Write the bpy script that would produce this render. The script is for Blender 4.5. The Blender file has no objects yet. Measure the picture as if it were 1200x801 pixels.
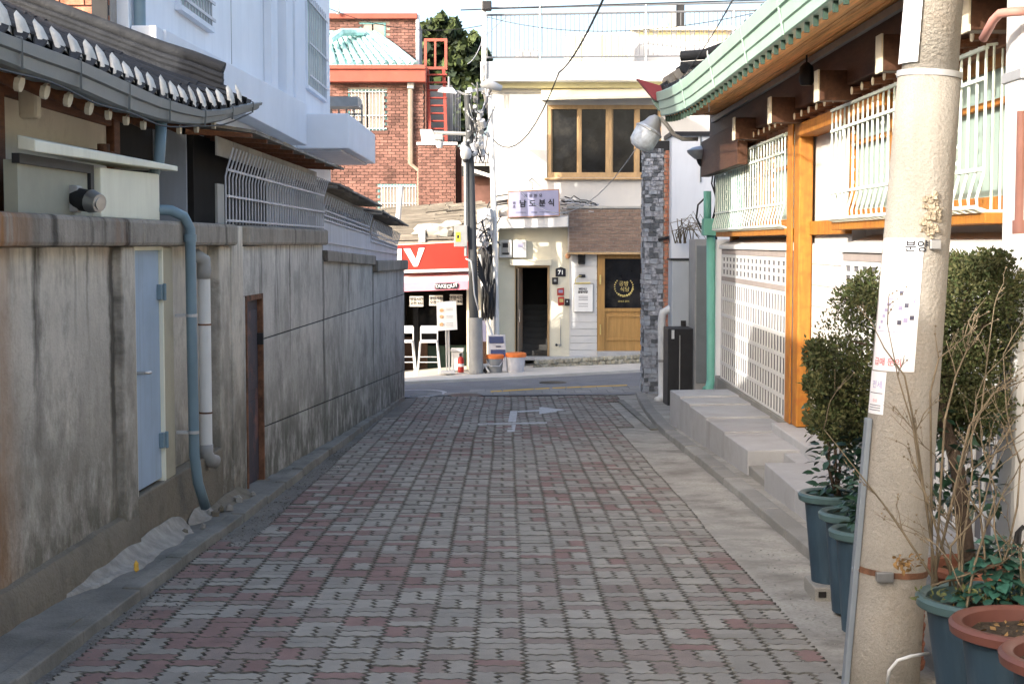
import bpy, math, random
from mathutils import Vector, Matrix
R = random.Random(7)
sc = bpy.context.scene
col = sc.collection
# ---------------------------------------------------------------- camera, sky, sun
F = 1750.0                                   # focal length in photo pixels (photo 1200 wide)
TH = math.atan(115.5 / F); CT = math.cos(TH); ST = math.sin(TH)
EYE = 1.6
cam_d = bpy.data.cameras.new('camera'); cam = bpy.data.objects.new('camera', cam_d)
col.objects.link(cam); sc.camera = cam
cam.location = (0, 0, EYE); cam.rotation_euler = (math.pi / 2 - TH, 0, 0)
cam_d.sensor_width = 36; cam_d.lens = F / 1200 * 36
cam_d.clip_start = 0.05; cam_d.clip_end = 2000
SUN_AZ = math.radians(44.0)                  # travel direction of the light, from +Y towards +X
SUN_EL = math.radians(22.0)
w = bpy.data.worlds.new('World'); sc.world = w; w.use_nodes = True
nt = w.node_tree; bg = nt.nodes['Background']
sky = nt.nodes.new('ShaderNodeTexSky'); sky.sky_type = 'NISHITA'; sky.sun_disc = False
sky.sun_elevation = SUN_EL; sky.sun_rotation = math.radians(180.0) + SUN_AZ
sky.air_density = 0.9; sky.dust_density = 5.0; sky.ozone_density = 1.0; sky.altitude = 40
nt.links.new(sky.outputs[0], bg.inputs[0]); bg.inputs[1].default_value = 0.15
sd = bpy.data.lights.new('sun', 'SUN'); so = bpy.data.objects.new('sun', sd); col.objects.link(so)
sd.energy = 2.0; sd.angle = math.radians(0.5); sd.color = (1.0, 0.93, 0.84)
sdir = Vector((math.sin(SUN_AZ) * math.cos(SUN_EL), math.cos(SUN_AZ) * math.cos(SUN_EL), -math.sin(SUN_EL)))
so.rotation_euler = sdir.to_track_quat('-Z', 'Y').to_euler(); so.location = (-8, -8, 12)
sc.view_settings.view_transform = 'Standard'; sc.view_settings.look = 'None'
sc.view_settings.exposure = 1.9; sc.view_settings.gamma = 1.0

# ---------------------------------------------------------------- measuring helpers (photo sight lines to real points)
def ray(u, v):
    a = (u - 600) / F; b = (400.5 - v) / F
    y = CT + b * ST; z = -ST + b * CT
    return a / y, z / y
def at(u, v, Y):
    a, b = ray(u, v); return Vector((a * Y, Y, EYE + b * Y))
def atX(u, v, X):
    a, b = ray(u, v); return at(u, v, X / a)
def fall(X, Y):                              # height of the ground
    if Y <= 24: return -0.04 * Y
    zf = -1.23 + 0.048 * (min(max(X, -25), 25) + 2.33)
    t = min(1, (Y - 24) / 8.5); 
    return (-0.96) * (1 - t) + zf * t
def onG(u, v):
    a, b = ray(u, v); Y = EYE / (-b - 0.04)
    for i in range(20):
        Y = (fall(a * Y, Y) - EYE) / b
    return Vector((a * Y, Y, fall(a * Y, Y)))
def XL(Y): return -2.644 + 0.0354 * Y        # face of the left wall
def lerp(a, b, t): return a + (b - a) * t
def interp(pts, x):
    if x <= pts[0][0]: return pts[0][1]
    for (a, b), (c, d) in zip(pts, pts[1:]):
        if x <= c: return b + (d - b) * (x - a) / (c - a)
    return pts[-1][1]

# ---------------------------------------------------------------- materials
MATS = {}
def rgb(c): return (c[0], c[1], c[2], 1)
def M(name, c, rough=.8, var=.12, scale=6, bump=.15, bscale=70, metal=0, spec=.3, stretch=(1, 1, 1),
      streak=0, scol=(.03, .028, .025), sscale=(5, 5, .5), slo=.5, shi=.7, rnd=0, c2=None, grain=None, blotch=0, bcol=None, bsc=1.5):
    if name in MATS: return MATS[name]
    m = bpy.data.materials.new(name); m.use_nodes = True; MATS[name] = m
    n = m.node_tree.nodes; l = m.node_tree.links; b = n['Principled BSDF']
    b.inputs['Roughness'].default_value = rough; b.inputs['Metallic'].default_value = metal
    b.inputs['Specular IOR Level'].default_value = spec
    g = n.new('ShaderNodeNewGeometry')
    def noise(sc_, mp=None, det=4, rg=.6):
        t = n.new('ShaderNodeTexNoise'); t.inputs['Scale'].default_value = sc_; t.inputs['Detail'].default_value = det
        t.inputs['Roughness'].default_value = rg
        if mp:
            k = n.new('ShaderNodeMapping'); k.inputs['Scale'].default_value = mp
            l.new(g.outputs['Position'], k.inputs[0]); l.new(k.outputs[0], t.inputs[0])
        else: l.new(g.outputs['Position'], t.inputs[0])
        return t
    def ramp(src, lo, hi):
        r = n.new('ShaderNodeMapRange'); r.inputs[1].default_value = lo; r.inputs[2].default_value = hi
        l.new(src, r.inputs[0]); return r.outputs[0]
    def mix(f, a, c_):
        k = n.new('ShaderNodeMix'); k.data_type = 'RGBA'
        if isinstance(f, float): k.inputs[0].default_value = f
        else: l.new(f, k.inputs[0])
        for s, x in ((6, a), (7, c_)):
            if isinstance(x, tuple): k.inputs[s].default_value = rgb(x)
            else: l.new(x, k.inputs[s])
        return k.outputs[2]
    lo = tuple(x * (1 - var) for x in c); hi = tuple(min(.95, x * (1 + var)) for x in (c2 or c))
    cur = mix(ramp(noise(scale, stretch).outputs[0], .32, .68), lo, hi)
    if grain: cur = mix(ramp(noise(grain[0], None, 2).outputs[0], .45, .75), cur, grain[1])
    if blotch: 
        f = ramp(noise(bsc, None, 6, .7).outputs[0], .5, .66)
        mm = n.new('ShaderNodeMath'); mm.operation = 'MULTIPLY'; l.new(f, mm.inputs[0]); mm.inputs[1].default_value = blotch
        cur = mix(mm.outputs[0], cur, bcol or scol)
    if streak:
        f = ramp(noise(1.0, sscale, 5, .65).outputs[0], slo, shi)
        mm = n.new('ShaderNodeMath'); mm.operation = 'MULTIPLY'; l.new(f, mm.inputs[0]); mm.inputs[1].default_value = streak
        cur = mix(mm.outputs[0], cur, scol)
    if rnd:
        oi = n.new('ShaderNodeObjectInfo'); hs = n.new('ShaderNodeHueSaturation')
        r = n.new('ShaderNodeMapRange'); r.inputs[3].default_value = 1 - rnd; r.inputs[4].default_value = 1 + rnd
        l.new(oi.outputs['Random'], r.inputs[0]); l.new(r.outputs[0], hs.inputs['Value']); l.new(cur, hs.inputs['Color'])
        cur = hs.outputs[0]
    l.new(cur, b.inputs['Base Color'])
    if bump:
        bn = n.new('ShaderNodeBump'); bn.inputs['Strength'].default_value = bump; bn.inputs['Distance'].default_value = .02
        l.new(noise(bscale, stretch if stretch != (1, 1, 1) else None, 5).outputs[0], bn.inputs['Height']); l.new(bn.outputs[0], b.inputs['Normal'])
    return m
def glass(name, c, rough=.08):
    m = M(name, c, rough=rough, var=.1, bump=.02, bscale=4, spec=.6); return m

def wallmat(name, base, dark, green, rustx=True, cop=1.0):
    """stained concrete: grey-beige, vertical soot runs under the coping, dirt rising from the foot, rust at the near end"""
    m = bpy.data.materials.new(name); m.use_nodes = True; MATS[name] = m
    n = m.node_tree.nodes; l = m.node_tree.links; b = n['Principled BSDF']; b.inputs['Roughness'].default_value = .93
    b.inputs['Specular IOR Level'].default_value = .15
    g = n.new('ShaderNodeNewGeometry'); sp = n.new('ShaderNodeSeparateXYZ'); l.new(g.outputs['Position'], sp.inputs[0])
    def noise(s, mp, det=5, rg=.65):
        t = n.new('ShaderNodeTexNoise'); t.inputs['Scale'].default_value = s; t.inputs['Detail'].default_value = det; t.inputs['Roughness'].default_value = rg
        k = n.new('ShaderNodeMapping'); k.inputs['Scale'].default_value = mp; l.new(g.outputs['Position'], k.inputs[0]); l.new(k.outputs[0], t.inputs[0]); return t.outputs[0]
    def rr(s, a, b_, c=0, d=1):
        r = n.new('ShaderNodeMapRange'); r.inputs[1].default_value = a; r.inputs[2].default_value = b_; r.inputs[3].default_value = c; r.inputs[4].default_value = d
        l.new(s, r.inputs[0]); return r.outputs[0]
    def ma(op, a, b_):
        k = n.new('ShaderNodeMath'); k.operation = op
        for i, x in ((0, a), (1, b_)):
            if isinstance(x, (int, float)): k.inputs[i].default_value = x
            else: l.new(x, k.inputs[i])
        return k.outputs[0]
    def mix(f, a, c_):
        k = n.new('ShaderNodeMix'); k.data_type = 'RGBA'; l.new(f, k.inputs[0])
        for s, x in ((6, a), (7, c_)):
            if isinstance(x, tuple): k.inputs[s].default_value = rgb(x)
            else: l.new(x, k.inputs[s])
        return k.outputs[2]
    c = mix(rr(noise(1.2, (1, 1, 1)), .35, .65), tuple(x * .82 for x in base), tuple(x * 1.12 for x in base))
    c = mix(rr(noise(1, (3.5, 3.5, 3), 6, .8), .5, .7), c, tuple(x * .72 for x in base))
    c = mix(ma('MULTIPLY', rr(noise(1, (9, 9, 4)), .45, .72), .22), c, tuple(x * .42 for x in base))
    c = mix(ma('MULTIPLY', rr(noise(1, (1.6, 1.6, 1.2), 6, .75), .50, .62), .5), c, tuple(x * .38 for x in base))
    c = mix(ma('MULTIPLY', rr(noise(1, (30, 30, 12), 3), .55, .7), .3), c, tuple(x * .6 for x in base))
    # narrow dark runs below the coping
    run = ma('MULTIPLY', rr(noise(1, (2.6, 2.6, .3), 6, .75), .58, .67), rr(sp.outputs[2], -.3, 1.55, .25, 1))
    c = mix(ma('MULTIPLY', run, .68 * cop), c, dark)
    top = ma('MULTIPLY', rr(noise(1, (14, 14, 1.5)), .42, .62), rr(sp.outputs[2], 1.25, 1.6))
    c = mix(ma('MULTIPLY', top, .6 * cop), c, tuple(min(.9, x * 1.7) for x in base))
    for yc, wd, zl, st in ((8.87, .075, -.3, .9), (7.60, .07, .3, .8), (8.2, .03, .9, .6), (8.42, .03, .8, .6), (11.44, .05, -.2, .7), (14.4, .05, .2, .6), (16.38, .09, -.5, .75), (18.3, .05, .0, .6), (20.6, .12, -.6, .7), (22.2, .05, 0, .5)):
        bd = ma('MULTIPLY', rr(ma('ABSOLUTE', ma('ADD', ma('SUBTRACT', sp.outputs[1], yc), ma('MULTIPLY', rr(noise(1, (1, 1, 3)), .3, .7, -1, 1), .035)), 0), wd, wd * .35), rr(sp.outputs[2], zl, zl + .9))
        c = mix(ma('MULTIPLY', ma('MULTIPLY', bd, rr(noise(1, (12, 12, 2)), .25, .5)), st), c, dark)
    # dirt from the foot
    foot = ma('MULTIPLY', rr(noise(1, (5, 5, 3.2), 6, .7), .3, .55), rr(ma('ADD', sp.outputs[2], ma('MULTIPLY', sp.outputs[1], .04)), 1.35, .25))
    c = mix(ma('MULTIPLY', foot, .82), c, green)
    if rustx:
        ru = ma('MULTIPLY', ma('MULTIPLY', rr(sp.outputs[1], 7.4, 6.85), rr(sp.outputs[1], 6.3, 6.7)), rr(noise(1, (8, 8, .6)), .3, .55))
        c = mix(ma('MULTIPLY', ru, .85), c, (.30, .13, .035))
        r2 = ma('MULTIPLY', rr(ma('ABSOLUTE', ma('SUBTRACT', sp.outputs[1], 8.75), 0), .16, .02), rr(noise(1, (8, 8, 2)), .35, .6))
        c = mix(ma('MULTIPLY', ma('MULTIPLY', r2, rr(sp.outputs[2], 1.4, 1.6)), .6), c, (.25, .11, .04))
    l.new(c, b.inputs['Base Color'])
    bn = n.new('ShaderNodeBump'); bn.inputs['Strength'].default_value = .35; bn.inputs['Distance'].default_value = .02
    l.new(ma('ADD', noise(40, (1, 1, 1)), ma('MULTIPLY', noise(5, (1, 1, 1)), 1.2)), bn.inputs['Height']); l.new(bn.outputs[0], b.inputs['Normal'])
    return m

# ---------------------------------------------------------------- mesh helpers
class MB:
    def __init__(s): s.v = []; s.f = []; s.m = []
    def add(s, vs, fs, m=0):
        o = len(s.v); s.v += [tuple(x) for x in vs]; s.f += [tuple(i + o for i in q) for q in fs]; s.m += [m] * len(fs); return s
    def hexa(s, p, m=0):   # 8 points: bottom 0-3 ccw, top 4-7
        return s.add(p, [(3, 2, 1, 0), (4, 5, 6, 7), (0, 1, 5, 4), (1, 2, 6, 5), (2, 3, 7, 6), (3, 0, 4, 7)], m)
    def box(s, x0, x1, y0, y1, z0, z1, m=0):
        x0, x1 = sorted((x0, x1)); y0, y1 = sorted((y0, y1)); z0, z1 = sorted((z0, z1))
        return s.hexa([(x0, y0, z0), (x1, y0, z0), (x1, y1, z0), (x0, y1, z0), (x0, y0, z1), (x1, y0, z1), (x1, y1, z1), (x0, y1, z1)], m)
    def wbox(s, Y0, Y1, o0, o1, z0, z1, m=0, z0b=None, z1b=None):   # box in the frame of the left wall, o = towards the alley
        z0b = z0 if z0b is None else z0b; z1b = z1 if z1b is None else z1b
        a, b = XL(Y0), XL(Y1)
        return s.hexa([(a + o0, Y0, z0), (a + o1, Y0, z0), (b + o1, Y1, z0b), (b + o0, Y1, z0b),
                       (a + o0, Y0, z1), (a + o1, Y0, z1), (b + o1, Y1, z1b), (b + o0, Y1, z1b)], m)
    def bar(s, p, q, w_, h, m=0, up=(0, 0, 1)):
        p = Vector(p); q = Vector(q); d = (q - p).normalized(); U = Vector(up)
        if abs(d.dot(U)) > .98: U = Vector((0, 1, 0))
        sx = d.cross(U).normalized() * w_ / 2; sy = sx.cross(d).normalized() * h / 2
        return s.hexa([p - sx - sy, p + sx - sy, p + sx + sy, p - sx + sy, q - sx - sy, q + sx - sy, q + sx + sy, q - sx + sy], m)
    def tube(s, pts, r, n=8, m=0, cap=True):
        pts = [Vector(p) for p in pts]; rs = r if isinstance(r, (list, tuple)) else [r] * len(pts)
        o = len(s.v); up = None
        for i, p in enumerate(pts):
            d = (pts[min(i + 1, len(pts) - 1)] - pts[max(i - 1, 0)]).normalized()
            if up is None: up = d.orthogonal().normalized()
            else: up = (up - d * up.dot(d)).normalized()
            sd_ = d.cross(up)
            for k in range(n):
                a = 2 * math.pi * k / n; s.v.append(tuple(p + (up * math.cos(a) + sd_ * math.sin(a)) * rs[i]))
        for i in range(len(pts) - 1):
            for k in range(n):
                a = o + i * n + k; b = o + i * n + (k + 1) % n
                s.f.append((a, b, b + n, a + n)); s.m.append(m)
        if cap:
            s.f.append(tuple(o + k for k in range(n))[::-1]); s.m.append(m)
            e = o + (len(pts) - 1) * n; s.f.append(tuple(e + k for k in range(n))); s.m.append(m)
        return s
    def lathe(s, prof, c, n=24, m=0, sx=1, sy=1, ang=0, top=True, bot=True):
        o = len(s.v)
        for r, z in prof:
            for k in range(n):
                a = 2 * math.pi * k / n; s.v.append((c[0] + r * math.cos(a) * sx, c[1] + r * math.sin(a) * sy, c[2] + z))
        for i in range(len(prof) - 1):
            for k in range(n):
                a = o + i * n + k; b = o + i * n + (k + 1) % n
                s.f.append((a, b, b + n, a + n)); s.m.append(m)
        if bot: s.f.append(tuple(o + k for k in range(n))[::-1]); s.m.append(m)
        if top: e = o + (len(prof) - 1) * n; s.f.append(tuple(e + k for k in range(n))); s.m.append(m)
        return s
    def prism(s, poly, d, m=0):  # polygon of 3d points extruded by vector d
        n = len(poly); d = Vector(d); P = [Vector(p) for p in poly]
        return s.add(P + [p + d for p in P], [tuple(range(n))[::-1], tuple(range(n, 2 * n))] + [(i, (i + 1) % n, n + (i + 1) % n, n + i) for i in range(n)], m)
    def sheet(s, rows, m=0):
        n = len(rows[0]); o = len(s.v)
        for r in rows: s.v += [tuple(p) for p in r]
        for i in range(len(rows) - 1):
            for j in range(n - 1):
                a = o + i * n + j; s.f.append((a, a + 1, a + n + 1, a + n)); s.m.append(m)
        return s
    def blob(s, c, r, n=8, m=0, j=.15, sc=(1, 1, 1), rr=None):
        rr = rr or R; rows = max(3, n // 2); o = len(s.v); s.v.append((c[0], c[1], c[2] - r * sc[2]))
        for i in range(1, rows):
            t = math.pi * i / rows
            for k in range(n):
                a = 2 * math.pi * k / n; q = r * (1 + rr.uniform(-j, j))
                s.v.append((c[0] + q * math.sin(t) * math.cos(a) * sc[0], c[1] + q * math.sin(t) * math.sin(a) * sc[1], c[2] - q * math.cos(t) * sc[2]))
        s.v.append((c[0], c[1], c[2] + r * sc[2])); e = len(s.v) - 1
        for k in range(n):
            s.f.append((o, o + 1 + (k + 1) % n, o + 1 + k)); s.m.append(m)
            for i in range(rows - 2):
                a = o + 1 + i * n + k; b = o + 1 + i * n + (k + 1) % n
                s.f.append((a, b, b + n, a + n)); s.m.append(m)
            a = o + 1 + (rows - 2) * n
            s.f.append((a + k, a + (k + 1) % n, e)); s.m.append(m)
        return s

ORG = {}
def setp(o, label=None, cat=None, group=None, kind=None):
    if label: o['label'] = label
    if cat: o['category'] = cat
    if group: o['group'] = group
    if kind: o['kind'] = kind
    return o
def thing(name, label, cat, loc, group=None):
    o = bpy.data.objects.new(name, None); col.objects.link(o); o.location = loc; o.empty_display_size = .2
    ORG[o] = Vector(loc); return setp(o, label, cat, group)
def mesh(mb, name, mats, org=(0, 0, 0), smooth=False):
    me = bpy.data.meshes.new(name); ox, oy, oz = org
    me.from_pydata([(x - ox, y - oy, z - oz) for x, y, z in mb.v], [], mb.f)
    for m in (mats if isinstance(mats, (list, tuple)) else [mats]): me.materials.append(m)
    if any(mb.m): me.polygons.foreach_set('material_index', mb.m)
    if smooth:
        me.polygons.foreach_set('use_smooth', [True] * len(mb.f))
        if smooth != 'all': me.set_sharp_from_angle(angle=math.radians(40))
    me.update(); return me
def part(mb, name, mats, parent=None, smooth=False, bevel=0, label=None, cat=None, group=None, kind=None, org=None):
    org = ORG[parent] if parent is not None else Vector(org if org is not None else (0, 0, 0))
    o = bpy.data.objects.new(name, mesh(mb, name, mats, org, smooth)); col.objects.link(o); ORG[o] = Vector(org)
    if parent is not None: o.parent = parent
    else: o.location = org
    if bevel:
        b = o.modifiers.new('bevel', 'BEVEL'); b.width = bevel; b.segments = 2; b.limit_method = 'ANGLE'; b.harden_normals = False
    return setp(o, label, cat, group, kind)
def inst(me, name, parent, loc, rot=None, scale=None, mat=None):
    o = bpy.data.objects.new(name, me); col.objects.link(o); o.parent = parent
    o.location = Vector(loc) - ORG[parent]
    if rot is not None: o.rotation_euler = rot
    if scale is not None: o.scale = scale
    ORG[o] = ORG[parent]; return o
def dup(root, loc, label=None):
    r = root.copy(); col.objects.link(r); r.location = loc; ORG[r] = Vector(loc)
    if label: r['label'] = label
    for ch in root.children:
        c = ch.copy(); col.objects.link(c); c.parent = r
        for g in ch.children:
            d = g.copy(); col.objects.link(d); d.parent = c
    return r
def words(txt, size, loc, mat, parent, name='lettering', align='CENTER', rotz=0, depth=.004, roty=0, shear=0, bold=0, rotx=math.pi / 2):
    cu = bpy.data.curves.new(name, 'FONT'); cu.body = txt; cu.size = size; cu.align_x = align; cu.align_y = 'CENTER'
    cu.extrude = depth; cu.offset = bold; cu.shear = shear; cu.resolution_u = 3
    t = bpy.data.objects.new(name, cu); col.objects.link(t)
    dg = bpy.context.evaluated_depsgraph_get(); me = bpy.data.meshes.new_from_object(t.evaluated_get(dg))
    bpy.data.objects.remove(t); bpy.data.curves.remove(cu)
    me.materials.clear(); me.materials.append(mat)
    o = bpy.data.objects.new(name, me); col.objects.link(o)
    o.rotation_euler = (rotx, roty, rotz); o.parent = parent; o.location = Vector(loc) - ORG[parent]; ORG[o] = ORG[parent]
    return o
def arc(p0, p1, sag, n=14, side=(0, 0, 0)):
    p0 = Vector(p0); p1 = Vector(p1); s_ = Vector(side)
    return [p0.lerp(p1, i / n) + (Vector((0, 0, -sag)) + s_) * (4 * (i / n) * (1 - i / n)) for i in range(n + 1)]
# ================================================================ material palette
m_bed = M('joint_sand', (.022, .020, .018), .95, .3, 30)
m_pg = M('paver_grey', (.285, .265, .23), .85, .16, 5, .35, 120, grain=(260, (.18, .18, .165)), blotch=.35, bcol=(.17, .165, .15), bsc=2.2)
m_pg2 = M('paver_light', (.325, .305, .265), .85, .14, 5, .35, 120, grain=(260, (.25, .245, .225)), blotch=.3, bcol=(.2, .19, .17), bsc=2.2)
m_pb = M('paver_brown', (.25, .205, .18), .85, .16, 5, .35, 120, grain=(260, (.14, .12, .11)), blotch=.35, bcol=(.15, .135, .12), bsc=2.2)
m_pr = M('paver_red', (.235, .155, .138), .85, .2, 5, .35, 120, grain=(260, (.18, .11, .1)), blotch=.4, bcol=(.17, .13, .12), bsc=2.2)
m_pedge = M('shaded_paver_edge', (.12, .115, .10), .95, .3, 20, .3)  # darker edge colour paints shade into the paver joints
PAV = [m_pg, m_pg2, m_pb, m_pr]
m_asph = M('asphalt', (.22, .22, .225), .9, .2, 3, .5, 150, grain=(300, (.15, .15, .15)), blotch=.3, bcol=(.12, .12, .115))
m_rough = M('worn_aggregate', (.15, .145, .13), .95, .25, 4, .8, 60, grain=(90, (.28, .27, .25)), blotch=.6, bcol=(.09, .085, .075), bsc=1.2)
m_cem = M('cement_skim', (.33, .315, .28), .9, .25, 2, .4, 60, blotch=.75, bcol=(.16, .15, .13), bsc=2.2, grain=(45, (.26, .245, .215)))
m_ledge = M('ledge_concrete', (.20, .195, .175), .92, .25, 2.5, .5, 50, blotch=.6, bcol=(.10, .10, .085), bsc=2)
m_kerb = M('granite_kerb', (.27, .265, .245), .85, .2, 3, .4, 90, grain=(200, (.16, .155, .145)), rnd=.12, blotch=.4, bcol=(.15, .145, .125))
m_gran = M('pale_granite', (.37, .375, .385), .7, .1, 3, .12, 160, grain=(160, (.30, .30, .30)), rnd=.10, blotch=.6, bcol=(.27, .265, .25), bsc=2.5)
m_wall = wallmat('stained_render', (.53, .49, .425), (.055, .05, .042), (.085, .078, .055))
m_cope = wallmat('stained_coping', (.30, .27, .23), (.045, .04, .033), (.11, .1, .08), True, .35)
m_plinth = M('plinth_concrete', (.20, .175, .135), .95, .3, 3, .7, 40, blotch=.6, bcol=(.09, .08, .055), bsc=3)
m_patch = M('fresh_mortar', (.31, .295, .265), .95, .25, 9, 1, 25, blotch=.6, bcol=(.24, .22, .19), bsc=6)
m_blue = M('pale_blue_door_paint', (.33, .43, .55), .5, .08, 2, .05, 60, blotch=.35, bcol=(.25, .33, .42), streak=.35, scol=(.22, .24, .26), sscale=(16, 16, .7))
m_bpipe = M('blue_grey_pipe', (.16, .235, .28), .4, .1, 4, .05, 60)
m_wpipe = M('white_pvc', (.66, .67, .66), .4, .06, 4, .03, streak=.35, scol=(.4, .39, .35), sscale=(12, 12, 1))
m_gpipe = M('grey_pvc', (.30, .30, .29), .5, .1, 6, .05)
m_steel = M('dull_steel', (.42, .42, .42), .35, .1, 10, .05, metal=.9)
m_rust = M('rust', (.10, .055, .035), .9, .4, 8, .4, 60, c2=(.17, .08, .045))
m_ddoor = M('dark_rusty_door', (.045, .04, .055), .6, .2, 4, .2, blotch=.9, bcol=(.20, .09, .07), bsc=2.6)
m_black = M('black_metal', (.02, .02, .022), .5, .2, 6, .05)
m_cable = M('black_cable', (.03, .03, .032), .6, .1, 6, 0)
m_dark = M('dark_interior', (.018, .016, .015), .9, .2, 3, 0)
m_giwa = M('black_roof_tile', (.024, .026, .030), .75, .3, 6, .4, 40, rnd=.25, blotch=.4, bcol=(.05, .053, .056), bsc=5)
m_gut = M('grey_gutter_metal', (.18, .20, .21), .45, .12, 3, .05, metal=.2, streak=.3, scol=(.12, .13, .13), sscale=(3, 3, 3))
m_plug = M('lime_mortar', (.62, .60, .55), .9, .15, 14, .6, 40, blotch=.4, bcol=(.35, .33, .29), bsc=8)
m_dwood = M('dark_brown_timber', (.075, .032, .017), .6, .25, 5, .3, 30, stretch=(6, .8, 6))
m_bwood = M('brown_timber', (.15, .06, .028), .6, .25, 5, .3, 30, stretch=(6, .8, 6))
m_endp = M('cream_paint', (.66, .60, .47), .7, .1, 8, .1)
m_plast = M('old_plaster', (.66, .60, .50), .9, .1, 2, .2, blotch=.5, bcol=(.36, .31, .25), bsc=2)
m_mbrick = M('red_brick', (.36, .13, .075), .85, .3, 9, .5, 90, rnd=.3, c2=(.42, .2, .13))
m_mort = M('brick_mortar', (.34, .31, .28), .95, .15, 10, .4)
m_bwhite = M('blue_white_paint', (.77, .79, .82), .6, .04, 1.2, .04, 40, streak=.25, scol=(.5, .53, .58), sscale=(3, 3, .4))
m_bfascia = M('pale_fascia', (.70, .73, .78), .6, .05, 1.2, .04, 40)
m_grgr = M('grey_white_bars', (.52, .52, .55), .5, .1, 8, .05)
m_bpanel = M('blue_grey_panel', (.42, .46, .53), .4, .12, 3, .04, stretch=(2, 2, .4))
m_slate = M('weathered_sheet', (.24, .22, .19), .9, .3, 5, .4, blotch=.4, bcol=(.12, .1, .085))
m_cream = M('cream_metal', (.74, .73, .60), .5, .05, 2, .04, streak=.25, scol=(.45, .43, .33), sscale=(6, 6, .7))
m_obox = M('olive_panel', (.30, .30, .24), .6, .1, 3, .05)
m_white = M('white_paint', (.58, .58, .57), .6, .03, 2, .05, streak=.25, scol=(.62, .61, .58), sscale=(3, 3, .35))
m_white2 = M('warm_white_wall', (.50, .49, .475), .7, .04, 1.5, .08, streak=.3, scol=(.62, .60, .54), sscale=(2.5, 2.5, .3))
m_creamw = M('cream_wall', (.70, .66, .52), .8, .05, 2, .08, streak=.2, scol=(.5, .46, .36), sscale=(4, 4, .5))
m_yband = M('yellowed_soffit', (.62, .57, .34), .8, .08, 3, .05)
m_tan = M('tan_wood', (.40, .27, .14), .5, .12, 4, .1, stretch=(4, 4, 1))
m_door = M('honey_wood', (.38, .22, .075), .45, .15, 3, .15, stretch=(8, 8, .8))
m_pane = M('dark_pane', (.010, .011, .013), .10, .5, 3, .05, 3, spec=.22, blotch=.6, bcol=(.04, .038, .034), bsc=1.8)  # paler blotches paint a vague reflection into the glass colour
m_tpane = glass('teal_pane', (.22, .32, .34), .25)
m_tan_brick = M('tan_tile_brick', (.20, .14, .11), .8, .15, 12, .3, 90, rnd=.15)
m_sign = M('pale_lilac_sign', (.30, .30, .43), .4, .05, 1, 0)
m_ink = M('black_ink', (.02, .02, .025), .6, .1, 5, 0)
m_ink2 = M('grey_ink', (.08, .08, .12), .6, .1, 5, 0)
m_oed = M('orange_brown_edge', (.40, .2, .1), .6, .1, 5, 0)
m_redsign = M('red_sign', (.27, .026, .016), .5, .12, 1, .03)
m_pink1 = M('pale_pink_cloth', (.80, .55, .58), .8, .06, 2, .1)
m_pink2 = M('pink_cloth', (.72, .25, .31), .8, .08, 2, .1)
m_lith = M('white_letters', (.82, .82, .8), .5, .03, 3, 0)
m_gold = M('gold_print', (.55, .45, .17), .5, .15, 9, 0)
m_red = M('red_enamel', (.42, .04, .03), .45, .15, 6, .05)
m_orange = M('orange_lid', (.75, .20, .05), .5, .1, 5, .05)
m_grbin = M('grey_bin', (.24, .25, .26), .5, .1, 5, .05)
m_gpaint = M('rail_red_paint', (.22, .035, .025), .6, .15, 5, .05)
m_fasc = M('terracotta_fascia', (.26, .07, .05), .7, .1, 3, .1, streak=.3, scol=(.35, .09, .05), sscale=(3, 3, .5))
m_teal = M('teal_roof_tile', (.22, .40, .40), .45, .2, 3, .1, c2=(.4, .62, .6))
m_conc = M('pole_concrete', (.32, .30, .265), .85, .14, 3, .5, 60, grain=(180, (.24, .22, .19)), blotch=.5, bcol=(.25, .21, .165), bsc=3, streak=.35, scol=(.2, .17, .14), sscale=(12, 12, .8))
m_conc2 = M('grey_pole_steel', (.06, .063, .065), .6, .2, 2, .15, streak=.35, scol=(.16, .17, .17), sscale=(14, 14, .6))
m_galv = M('galvanised', (.45, .46, .47), .5, .1, 6, .05, metal=.5)
m_paper = M('poster_paper', (.76, .76, .78), .7, .03, 3, .05)
m_orw = M('orange_timber', (.40, .165, .024), .6, .22, 3, .3, stretch=(9, 9, .7), grain=(9, (.34, .11, .018)), streak=.4, scol=(.28, .10, .025), sscale=(14, 14, .9))
m_sof = M('soffit_board', (.74, .36, .13), .6, .3, 3, .25, stretch=(9, .6, 9), rnd=.2)
m_mint = M('mint_gutter', (.28, .41, .34), .45, .07, 2, .04, streak=.3, scol=(.25, .40, .33), sscale=(1, 6, 6))
m_dgreen = M('dark_green_ends', (.03, .06, .045), .6, .2, 6, .1)
m_bgrill = M('mint_white_bars', (.68, .76, .70), .45, .05, 4, .03)
m_curt = M('pale_curtain_glass', (.30, .40, .36), .35, .12, 2, .03, stretch=(1, 6, .5))
m_tealg = M('teal_mesh', (.14, .34, .30), .5, .15, 3, .1)
m_tealp = M('teal_pipe', (.15, .40, .33), .45, .08, 3, .05)
m_back = M('grey_backing', (.13, .13, .14), .8, .15, 6, .15)
m_strip = M('grey_brown_strip', (.30, .26, .24), .8, .08, 4, .1)
m_wtile = M('white_wall_tile', (.72, .70, .66), .35, .05, 4, .04, rnd=.05)
m_stone = M('grey_stone', (.22, .23, .25), .8, .35, 12, .6, 50, c2=(.42, .43, .46), blotch=.3, bcol=(.12, .12, .13), bsc=14)
m_maroon = M('maroon_metal', (.22, .035, .045), .5, .1, 4, .05)
m_bluepot = M('blue_plastic_pot', (.026, .050, .075), .5, .12, 6, .06, streak=.3, scol=(.09, .14, .18), sscale=(8, 8, 1))
m_tealrim = M('teal_pot_rim', (.06, .105, .11), .45, .1, 6, .05)
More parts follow.
